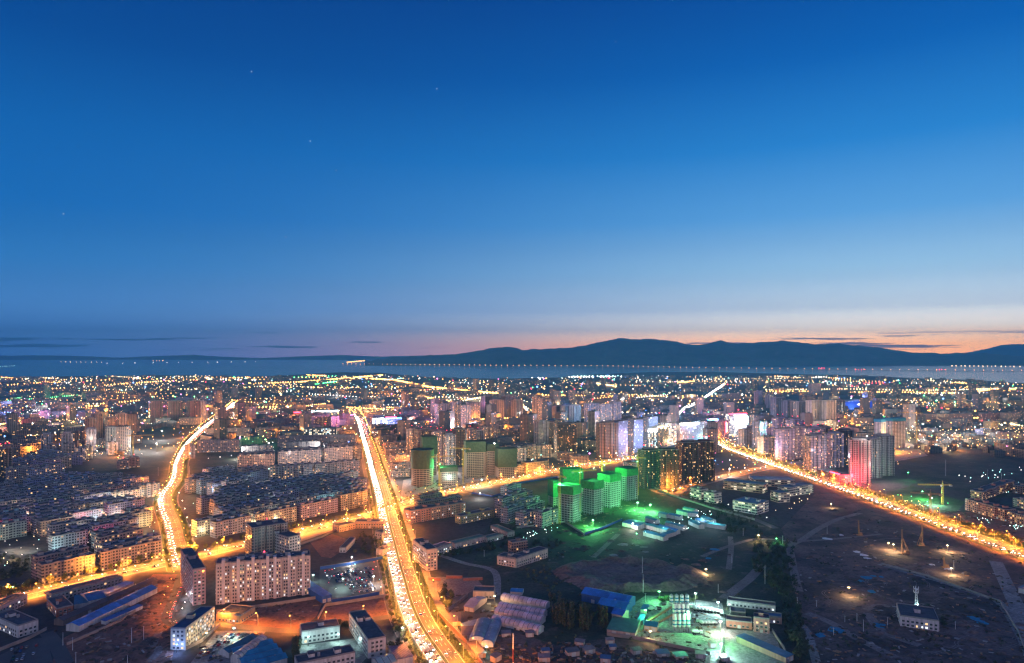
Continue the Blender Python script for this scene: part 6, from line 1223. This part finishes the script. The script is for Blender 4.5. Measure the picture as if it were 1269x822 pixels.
# ------------------------------------------------------------------ mixing yard: silos, trucks, belts
for k in range(12):
    rw = 0 if k < 4 else (1 if k < 8 else 2); i = k % 4
    q = G([836 + 5.6 * i, 836 + 5.2 * i, 832 + 6.5 * i][rw], [784, 769, 755][rw]); hh = [15, 14, 12][rw]
    s = thing('cement_silo', 'white and blue banded silo, %s from left in the %s row' % (nth(i + 1), ['front', 'middle', 'back'][rw]), 'silo', (q.x, q.y, 0), 0, 'cement silos')
    mb = MB(); mb.tube((0, 0, 5), (0, 0, hh), 1.6, n=14, cap=False); mb.build('body', M['white'], s)
    for z in (6.2, 9.2): mb = MB(); mb.tube((0, 0, z), (0, 0, z + 1.1), 1.64, n=14, cap=False); mb.build('band', M['bluenet'], s)
    mb = MB(); mb.tube((0, 0, hh), (0, 0, hh + 1), 1.6, .4, 14); mb.build('cap', M['steel'], s); mb = MB(); mb.tube((0, 0, 3), (0, 0, 5), .35, 1.6, 14); mb.build('cone', M['steel'], s)
    for a in range(4): mb = MB(); t = math.pi / 4 + a * math.pi / 2; mb.tube((1.4 * math.cos(t), 1.4 * math.sin(t), 0), (1.4 * math.cos(t), 1.4 * math.sin(t), 5.2), .14, n=5); mb.build('leg', M['steel'], s)
def mixer(px, py, rz, label):
    q = G(px, py); r = thing('mixer_truck', label, 'truck', (q.x, q.y, .03), rz, 'parked concrete mixers')
    mb = MB(); mb.box(-4, 3.2, -1.1, 1.1, .8, 1.1); mb.build('chassis', M['tyre'], r); mb = MB(); mb.box(2.2, 4.2, -1.2, 1.2, .7, 2.8); mb.build('cab', M['white'], r); mb = MB(); mb.box(4.2, 4.24, -1.0, 1.0, 1.7, 2.6); mb.build('windscreen', M['wdark'], r)
    mb = MB(); mb.tube((-4, 0, 2.6), (-1.6, 0, 2.4), .7, 1.35, 12); mb.tube((-1.6, 0, 2.4), (.4, 0, 2.2), 1.35, 1.3, 12); mb.tube((.4, 0, 2.2), (1.8, 0, 1.9), 1.3, .6, 12); mb.build('drum', M['white'], r)
    for x in (-3.2, -2, 3.2):
        for y in (-1, 1): mb = MB(); mb.tube((x, y - .2, .5), (x, y + .2, .5), .5, n=10); mb.build('wheel', M['tyre'], r)
for k in range(5): mixer(868 + 4.2 * k, 773.5, 1.9, 'white mixer truck, %s from left in the row of five' % nth(k + 1))
for k in range(8): mixer(860 + 4.2 * k, 756 + .5 * k, 1.9, 'white mixer truck, %s from left in the back row of eight' % nth(k + 1))
for k, (x, y, a) in enumerate(((808, 757, .3), (864, 786, .1), (894, 762, 1.4))): mixer(x, y, a, 'mixer truck standing alone %s' % ('by the blue cabins', 'below the silos', 'at the gate wall')[k])
for k, (a, b_) in enumerate((((803, 772), (832, 766)), ((805, 779), (833, 776)))):
    A, B = G(*a), G(*b_); r = thing('conveyor', 'long sloping conveyor belt feeding the %s silos' % ('middle', 'front')[k], 'conveyor', (A.x, A.y, 0), math.atan2(B.y - A.y, B.x - A.x)); L = (B - A).length
    mb = MB(); mb.tube((0, 0, 1), (L, 0, 9), 1.0, n=4); mb.build('belt_gallery', M['rust'], r)
    for t in (.3, .6, .9): mb = MB(); mb.tube((L * t, -.8, 0), (L * t, -.8, 1 + 8 * t), .15, n=5); mb.tube((L * t, .8, 0), (L * t, .8, 1 + 8 * t), .15, n=5); mb.build('trestle', M['steel'], r)

# ------------------------------------------------------------------ cranes, rigs, masts, poles
def lattice(mb, a, b, w, n, r=.09, m=0, w1=None):
    a, b = Vector(a), Vector(b); d = (b - a); x = d.orthogonal().normalized(); y = d.normalized().cross(x); w1 = w if w1 is None else w1; prev = None
    for i in range(n + 1):
        t = i / n; c = a + d * t; ww = w + (w1 - w) * t; cs = [c + x * ww * sx + y * ww * sy for sx, sy in ((1, 1), (-1, 1), (-1, -1), (1, -1))]
        if prev:
            for k in range(4): mb.tube(prev[k], cs[k], r, n=4, m=m, cap=False); mb.tube(prev[k], cs[(k + 1) % 4], r * .7, n=4, m=m, cap=False)
        prev = cs
def crane(px, py, top, jib, rz, label, mat='yellow'):
    q = G(px, py); h = (py - top) / F * q.y; r = thing('tower_crane', label, 'crane', (q.x, q.y, 0), rz, 'tower cranes')
    mb = MB(); lattice(mb, (0, 0, 0), (0, 0, h), .9, int(h / 3), .16); mb.build('mast', M[mat], r); mb = MB(); lattice(mb, (0, 0, h), (jib, 0, h), .7, int(jib / 3), .13); lattice(mb, (0, 0, h), (0, 0, h + 6), .8, 2, .12, w1=.1); mb.tube((0, 0, h + 6), (jib * .7, 0, h + .6), .07, n=4); mb.build('jib', M[mat], r)
    mb = MB(); lattice(mb, (0, 0, h), (-13, 0, h), .7, 4, .13); mb.tube((0, 0, h + 6), (-12, 0, h + .6), .07, n=4); mb.build('counter_jib', M[mat], r); mb = MB(); mb.box(-13, -10, -1, 1, h - 2.2, h - .2); mb.build('counterweight', M['conc'], r); mb = MB(); mb.box(.9, 2.6, -1, 1, h - 2.4, h - .2); mb.build('cab', M['white'], r)
crane(1168, 626, 601, 34, math.pi * .97, 'yellow tower crane over the green lit eastern site'); crane(693.5, 650, 590, 26, 2.2, 'yellow tower crane left of the four gridded towers'); crane(719, 634, 584, 26, .4, 'yellow tower crane between the first two gridded towers'); crane(746, 620, 574, 26, .2, 'yellow tower crane behind the third gridded tower'); crane(790.5, 614, 567, 24, 2.6, 'yellow tower crane right of the last gridded tower'); crane(544, 602, 566, 26, .3, 'yellow tower crane in front of the white fronted tower'); crane(574, 600, 556, 24, 2.9, 'yellow tower crane left of the bright headed unfinished tower'); crane(1153, 638, 612, 24, 2.8, 'rusty tower crane beside the eastern avenue trees', 'rust')
crane(165, 566, 540, 40, .3, 'yellow tower crane over the white flood-lit field'); crane(1136, 552, 512, 40, 2.6, 'yellow tower crane right of the blue capped shafts')
def rig(px, py, top, lean, label):
    q = G(px, py); h = (py - top) / F * q.y; r = thing('pile_rig', label, 'pile rig', (q.x, q.y, 0), 0, 'pile driving rigs')
    mb = MB(); lattice(mb, (0, 0, 0), (0, 0, h), .5, int(h / 2.5), .14); mb.build('leader', M['rust'], r)
    for s in (-1, 1): mb = MB(); mb.tube((lean * 5, s * 2.2, .5), (0, 0, h * .72), .25, n=6); mb.build('brace', M['rust'], r)
    mb = MB(); mb.box(-3 + lean * 2, 4 + lean * 2, -2, 2, .6, 1.6); mb.box(lean * 2, lean * 2 + 3.5, -1.4, 1.4, 1.603, 4); mb.build('carriage', M['rust'], r)
rig(1118, 687, 656, 1.5, 'tall pile rig with leaning brace beside the warm work lamp'); rig(1143, 677, 650, -1, 'pile rig with splayed braces near the eastern avenue'); rig(1064, 664, 645, .2, 'small pile rig standing alone on the dirt field'); rig(1170, 704, 690, .3, 'short pile rig behind the pale tarpaulin')
q = G(1135.5, 758); r = thing('radio_mast', 'pale lattice radio mast with antenna platforms behind the white hall', 'radio mast', (q.x, q.y, 0)); mb = MB(); lattice(mb, (0, 0, 0), (0, 0, 19), 1.1, 9, .17, w1=.45); mb.build('mast', M['white'], r)
for z in (16, 19):
    mb = MB(); mb.tube((0, 0, z), (0, 0, z + .25), 1.9, n=10); mb.build('platform', M['white'], r)
    for k in range(5): mb = MB(); t = math.tau * k / 5; mb.box(1.9 * math.cos(t) - .2, 1.9 * math.cos(t) + .2, 1.9 * math.sin(t) - .15, 1.9 * math.sin(t) + .15, z + .3, z + 2.2); mb.build('antenna', M['white'], r)
mb = MB(); mb.tube((0, 0, 19), (0, 0, 25), .12, .04, 5); mb.build('spire', M['steel'], r)
POLES = [(797, 735, 712), (800, 746, 735), (796, 712, 690), (907, 698, 687), (948, 724, 700), (988, 750, 740), (1012, 752, 744), (1047, 771, 763), (1062, 770, 760), (1070, 783, 768), (921, 664, 655), (970, 674, 664), (1025, 662, 652), (90, 806, 790), (94, 822, 808), (163, 797, 778), (178, 793, 776), (1182, 707, 694), (1184, 780, 770), (235, 592, 578), (196, 590, 579), (1172, 590, 570), (1224, 592, 582), (1241, 598, 586), (158, 822, 812), (600, 690, 682), (1211, 671, 655), (1033, 788, 778), (1100, 775, 765), (890, 735, 724), (78, 800, 784)]
for k, (px, py, tp) in enumerate(POLES):
    q = G(px, py); h = (py - tp) / F * q.y; r = thing('utility_pole', 'thin pale utility pole with crossarm, %s of thirty-one from left to right' % nth(sorted(p[0] for p in POLES).index(px) + 1), 'utility pole', (q.x, q.y, 0), rng.uniform(0, 3), 'utility poles')
    mb = MB(); mb.tube((0, 0, 0), (0, 0, h), .2, .12, 6); mb.build('pole', M['white'], r); mb = MB(); mb.box(-1, 1, -.07, .07, h - .6, h - .42); mb.build('crossarm', M['steel'], r)
for k, (px, py, h, l_) in enumerate(((636, 836, 28, 'red and white steel pole carrying wires at the bottom edge'), (658, 846, 16, 'dark wooden pole with wires at the bottom edge'))):
    q = G(px, py); r = thing('wire_pole', l_, 'pole', (q.x, q.y, 0)); mb = MB(); mb.tube((0, 0, 0), (0, 0, h), .5, .35, 8); mb.build('pole', M['trunk'] if k else M['white'], r)
    if not k:
        mb = MB(); mb.tube((0, 0, h * .3), (0, 0, h * .62), .53, .46, 8); mb.build('red_band', M['rednet'], r)
    for z in (.92, .8): mb = MB(); mb.box(-1.6, 1.6, -.1, .1, h * z, h * z + .2); mb.build('crossarm', M['trunk'], r)
A, B = G(636, 836), G(658, 846)
for k, (a, b_, za, zb) in enumerate(((A, B, 22, 14.6), (A, Vector((A.x - 60, A.y + 6)), 22, 26), (B, Vector((B.x + 90, B.y + 4)), 14.6, 12))):
    mb = MB()
    for o in (-1.4, 0, 1.4):
        pts = [Vector((a.x + (b_.x - a.x) * t, a.y + (b_.y - a.y) * t + o, za + (zb - za) * t - 2.2 * math.sin(math.pi * t))) for t in (i / 8 for i in range(9))]
        for p0, p1 in zip(pts, pts[1:]): mb.tube(p0, p1, .05, n=4, cap=False)
    tag(mb.build('power_wires', M['tyre']), 'sagging dark power wires %s' % ('between the two poles at the bottom edge', 'running left from the red and white pole', 'running right from the dark wooden pole')[k], 'wires')

# ------------------------------------------------------------------ boundary walls, hoardings, small sheds and rubble
def wall(pts, h, mat, label, name='boundary_wall', cat='wall', t=.4):
    p = [G(*q) for q in pts]; r = thing(name, label, cat, (p[0].x, p[0].y, 0)); mb = MB(); cp = MB()
    for a, b in zip(p, p[1:]):
        d = (b - a).normalized(); n = Vector((-d.y, d.x)) * t * .5; o = p[0]
        mb.prism([tuple(a + n * -1 - o), tuple(b - n - o), tuple(b + n - o), tuple(a + n - o)], 0, h, 0); n *= 1.5; cp.prism([tuple(a - n - o), tuple(b - n - o), tuple(b + n - o), tuple(a + n - o)], h + .003, h + .2, 0, 0)
    mb.build('panel', M[mat], r); cp.build('coping', M['coping'] if mat != 'bluenet' else M['white'], r)
M['hoard'] = plain('blue_hoarding', (.02, .09, .34), .5, var=.12)
for w_ in (([(268, 760), (330, 752), (402, 741)], 2.6, 'dirt_wall', 'long plastered wall below the cream apartment slab'), ([(394, 768), (403, 752), (480, 740)], 2.6, 'dirt_wall', 'plastered wall bending round the orange dirt lot'), ([(397, 706), (430, 701), (474, 693)], 3, 'hoard', 'blue hoarding along the back of the fenced car lot'), ([(411, 747), (440, 743), (470, 737)], 3, 'hoard', 'blue hoarding along the front of the fenced car lot'), ([(725, 663), (748, 655), (771, 645)], 2.6, 'hoard', 'blue hoarding with white top at the green site corner'), ([(640, 655), (700, 648), (724, 663)], 2.2, 'conc', 'grey site wall before the front gridded tower'), ([(0, 807), (35, 793), (58, 781)], 2.4, 'dirt_wall', 'pinkish wall along the dark corner car yard'), ([(83, 800), (120, 784), (150, 770), (170, 757)], 2.2, 'dirt_wall', 'red plastered wall beside the red soil lot'),
           ([(545, 764), (560, 780), (577, 797), (598, 826)], 3.2, 'brick', 'red brick wall along the right side of the central avenue'), ([(230, 806), (250, 796), (272, 776)], 2.4, 'dirt_wall', 'tan wall at the foot of the lit white office'), ([(752, 788), (790, 793), (880, 812)], 2.4, 'dirt_wall', 'pink wall along the lower edge of the mixing yard'), ([(897, 777), (896, 800), (890, 822)], 2.4, 'dirt_wall', 'pale wall between the mixing yard and concrete pad'), ([(957, 783), (972, 806), (978, 826)], 2.4, 'dirt_wall', 'pale wall right of the concrete pad'), ([(555, 759), (578, 741), (580, 739)], 3, 'dirt_wall', 'tan wall rising behind the pink walled gable shed'), ([(531, 719), (546, 720)], 2.6, 'brick', 'short brick wall left of the sandy lot'), ([(553, 717), (573, 717)], 2.6, 'brick', 'first orange wall at the top of the sandy lot'), ([(574, 720), (598, 719)], 2.6, 'brick', 'second orange wall right at the top of the sandy lot'), ([(1240, 748), (1262, 785), (1272, 812)], 2.4, 'conc', 'concrete wall along the wide pale track at right'), ([(372, 676), (400, 666), (418, 657)], 2, 'dirt_wall', 'low orange lit wall at the lower edge of the plaza'), ([(1093, 700), (1150, 715), (1240, 747)], 1.8, 'conc', 'long low concrete wall crossing the dirt field'), ([(640, 578 + 22), (690, 592), (720, 586)], 2.6, 'hoard', 'blue green hoarding along the lower side of the cross avenue'), ([(640, 596 + 12), (610, 616), (585, 612)], 2.4, 'hoard', 'green hoarding bend left of the gridded towers'), ([(800, 600), (830, 614), (880, 630), (935, 645)], 2.2, 'conc', 'grey wall along the fence road of the green site')): wall(*w_)
shed('long brown roofed row behind the red brick wall, upper half', (566, 782), (577, 796.5), -7, 3.5, .5, 'flat', rcol=(.09, .06, .05), wcol=(.4, .28, .2)) if 0 else None
A_ = [((598, 800), (592, 786), 8), ((575, 782), (566, 770), 8), ((596, 818), (600, 803), 8), ((558, 768), (548, 762), 9)]
for k, (l, r_, d_) in enumerate(((((556, 776), (571, 775.5), 18)), (((573, 793), (590, 792), 16)), (((590, 817), (602, 815), 22)))): shed('brown flat roofed store behind the brick avenue wall, %s from the top' % nth(k + 1), l, r_, d_, 3.5, .4, 'flat', rcol=(.10, .07, .06), wcol=(.42, .3, .22), doors=1)
for k, (px, py, w_, a) in enumerate(((672, 812, 6, .2), (668, 822, 8, .1), (712, 800, 7, -.3), (726, 812, 8, .4), (704, 815, 9, .3), (752, 800, 6, .1), (756, 806, 5, .1), (744, 822, 7, -.2), (785, 812, 7, .3), (652, 790, 6, .1), (622, 790, 7, .1), (838, 818, 9, .2), (815, 815, 9, .1), (862, 816, 7, -.2), (895, 820, 6, .2), (614, 822, 7, .9), (880, 803, 5, .1))):
    q = G(px, py); e = Vector((math.cos(a), math.sin(a))) * w_; p1 = P(q.x + e.x, q.y + e.y)
    shed('small half ruined grey shack, %s among the rubble at bottom centre' % nth(k + 1), (px, py), p1, w_ * .7, rng.uniform(2.4, 4), .5, 'flat', rcol=rng.choice(((.1, .09, .09), (.2, .15, .15), (.05, .1, .2))), wcol=rng.choice(((.4, .33, .33), (.3, .28, .3), (.45, .34, .3))), name='shack', cat='shack', group='rubble shacks', doors=1)
mb = MB()
for poly, cnt, hi in (([(690, 795), (880, 812), (880, 830), (640, 830), (600, 800)], 420, 1.4), ([(985, 735), (1000, 668), (1100, 640), (1269, 720), (1269, 822), (1010, 822)], 700, .7), ([(228, 715), (190, 715), (120, 775), (90, 822), (210, 822)], 260, 1.0), ([(640, 650), (800, 660), (900, 680), (880, 735), (700, 720)], 180, .5), ([(290, 752), (400, 745), (372, 770), (300, 772)], 60, .6), ([(690, 640), (800, 620), (830, 608), (770, 660), (720, 665)], 220, .7), ([(548, 750), (580, 730), (618, 735), (660, 780), (615, 800)], 90, 1.3), ([(757, 786), (800, 745), (890, 750), (885, 810)], 90, 1.1), ([(60, 790), (70, 750), (190, 715), (190, 760)], 110, 1.2), ([(236, 820), (268, 782), (330, 782), (300, 820)], 30, 1.0), ([(1140, 640), (1190, 632), (1260, 655), (1260, 672)], 120, 1.2), ([(500, 612), (560, 585), (640, 580), (560, 602)], 160, 1.6)):
    xs = [p[0] for p in poly]; ys = [p[1] for p in poly]; k = 0
    while k < cnt:
        p = (rng.uniform(min(xs), max(xs)), rng.uniform(min(ys), max(ys)))
        if not inpoly(p, poly): continue
        k += 1; q = G(*p); a = rng.uniform(0, 3); w_, l = rng.uniform(.3, 1.2), rng.uniform(.5, 2.6); ca_, sa_ = math.cos(a), math.sin(a); mb.prism([(q.x + ca_ * u - sa_ * v, q.y + sa_ * u + ca_ * v) for u, v in ((-l, -w_), (l, -w_), (l * .8, w_), (-l, w_ * .7))], 0, rng.uniform(.15, hi), *([rng.choice((0, 0, 0, 1, 0, 0, 1, 2))] * 2))
tag(mb.build('rubble', [M['trunk'], M['rust'], M['conc']]), kind='stuff')
for k, (px, py, w_, c_) in enumerate(((1074, 716, 9, 0), (1065, 720, 7, 0), (1082, 714, 5, 0), (1080, 733, 7, 0), (1092, 715, 4, 1), (1070, 688, 8, 2), (1062, 684, 7, 2), (1075, 692, 6, 2), (1212, 768, 9, 0), (1218, 772, 7, 0), (1205, 765, 6, 0), (1026, 668, 9, 2), (1042, 663, 6, 2), (1090, 775, 9, 1), (1016, 787, 8, 1), (886, 681, 9, 1), (878, 692, 6, 1), (760, 688, 8, 3), (772, 675, 10, 3), (797, 678, 7, 3), (800, 684, 6, 3), (756, 697, 5, 3), (765, 696, 5, 3), (1175, 705, 8, 4), (1155, 700, 5, 4), (1036, 781, 11, 1))):
    q = G(px, py); a = rng.uniform(0, 3); n = 9; pts = [(w_ * rng.uniform(.5, .8) * math.cos(math.tau * i / n), w_ * .8 * rng.uniform(.5, .9) * math.sin(math.tau * i / n)) for i in range(n)]
    mb = MB()
    for i in range(n): mb.face([(*pts[i], .0), (*pts[(i + 1) % n], .0), (0, 0, .9)])
    r = mb.build('tarpaulin', M[('bluenet', 'bluenet', 'white', 'yard', 'white')[c_]], None, (q.x, q.y, .03), a); tag(r, '%s sheet over a low heap in the open field, %s of twenty-six' % (('blue', 'dim blue', 'white', 'pale', 'sunlit pale')[c_].replace('sunlit', 'lamp lit'), nth(k + 1)), 'tarpaulin', 'sheeted heaps')


mb = MB()
for poly, cnt in (([(990, 735), (1000, 668), (1100, 645), (1269, 722), (1269, 822), (1015, 822)], 90), ([(225, 716), (190, 716), (120, 775), (100, 815), (205, 815)], 40), ([(640, 650), (800, 668), (930, 680), (900, 735), (700, 690)], 40), ([(1020, 625), (1050, 622), (1120, 650), (1060, 655)], 16)):
    xs = [p[0] for p in poly]; ys = [p[1] for p in poly]; k = 0
    while k < cnt:
        p = (rng.uniform(min(xs), max(xs)), rng.uniform(min(ys), max(ys)))
        if not inpoly(p, poly): continue
        k += 1; q = G(*p); w_ = rng.uniform(1.5, 6); h_ = w_ * rng.uniform(.2, .4); n = 10; rad = [w_ * rng.uniform(.7, 1.2) for _ in range(n)]
        r0 = [(q.x + rad[i] * math.cos(math.tau * i / n), q.y + rad[i] * .8 * math.sin(math.tau * i / n), -.05) for i in range(n)]; r1 = [(q.x + rad[i] * .45 * math.cos(math.tau * i / n + .2), q.y + rad[i] * .4 * math.sin(math.tau * i / n + .2), h_ * rng.uniform(.6, .9)) for i in range(n)]
        for i in range(n): j = (i + 1) % n; mb.face([r0[i], r0[j], r1[j], r1[i]], 0, smooth=True); mb.face([r1[i], r1[j], (q.x, q.y, h_)], 0, smooth=True)
tag(mb.build('soil_heaps', M['soil']), kind='stuff')
for k in range(26):
    p = (rng.uniform(1000, 1240), rng.uniform(665, 815)); a = rng.uniform(-.6, .9); q = G(*p); pts = []
    for i in range(6): t = i * rng.uniform(9, 13); q2 = Vector((q.x + t * math.cos(a), q.y + t * math.sin(a))); a += rng.uniform(-.3, .3); pts.append(P(q2.x, q2.y))
    rd_ = Road(pts, 4)
    for o in (-1, 1): strip('path', rd_, o - .35, o + .35, .07 + .0007 * k, 'track')
for k, mb in FL.items(): tag(mb.build('distant_lamps', GL2[k]), kind='stuff')
# the evening air over the whole place
def make_haze():
    mb = MB(); mb.box(-27000, 27000, -3500, 28500, -1.0, 1150, 0, bottom=0)
    m = bpy.data.materials.new('evening_air'); m.use_nodes = True; t = NT(m.node_tree); t.n.clear()
    o = t.new('ShaderNodeOutputMaterial'); v = t.new('ShaderNodeVolumePrincipled')
    v.inputs['Color'].default_value = (.13, .66, 1, 1); v.inputs['Density'].default_value = HAZE; v.inputs['Anisotropy'].default_value = .15
    t.l.new(v.outputs[0], o.inputs['Volume'])
    ob = tag(mb.build('haze', m), kind='stuff'); return ob
HAZE = 5.8e-5
make_haze()
for k, v in SEEN.items():
    if len(v) > 1 and not all(bpy.data.objects[n].get('group') for n in v): print('DUP', k, v[:4])
print('OBJECTS', len(bpy.data.objects), 'LIGHTS', len([o for o in bpy.data.objects if o.type == 'LIGHT']))
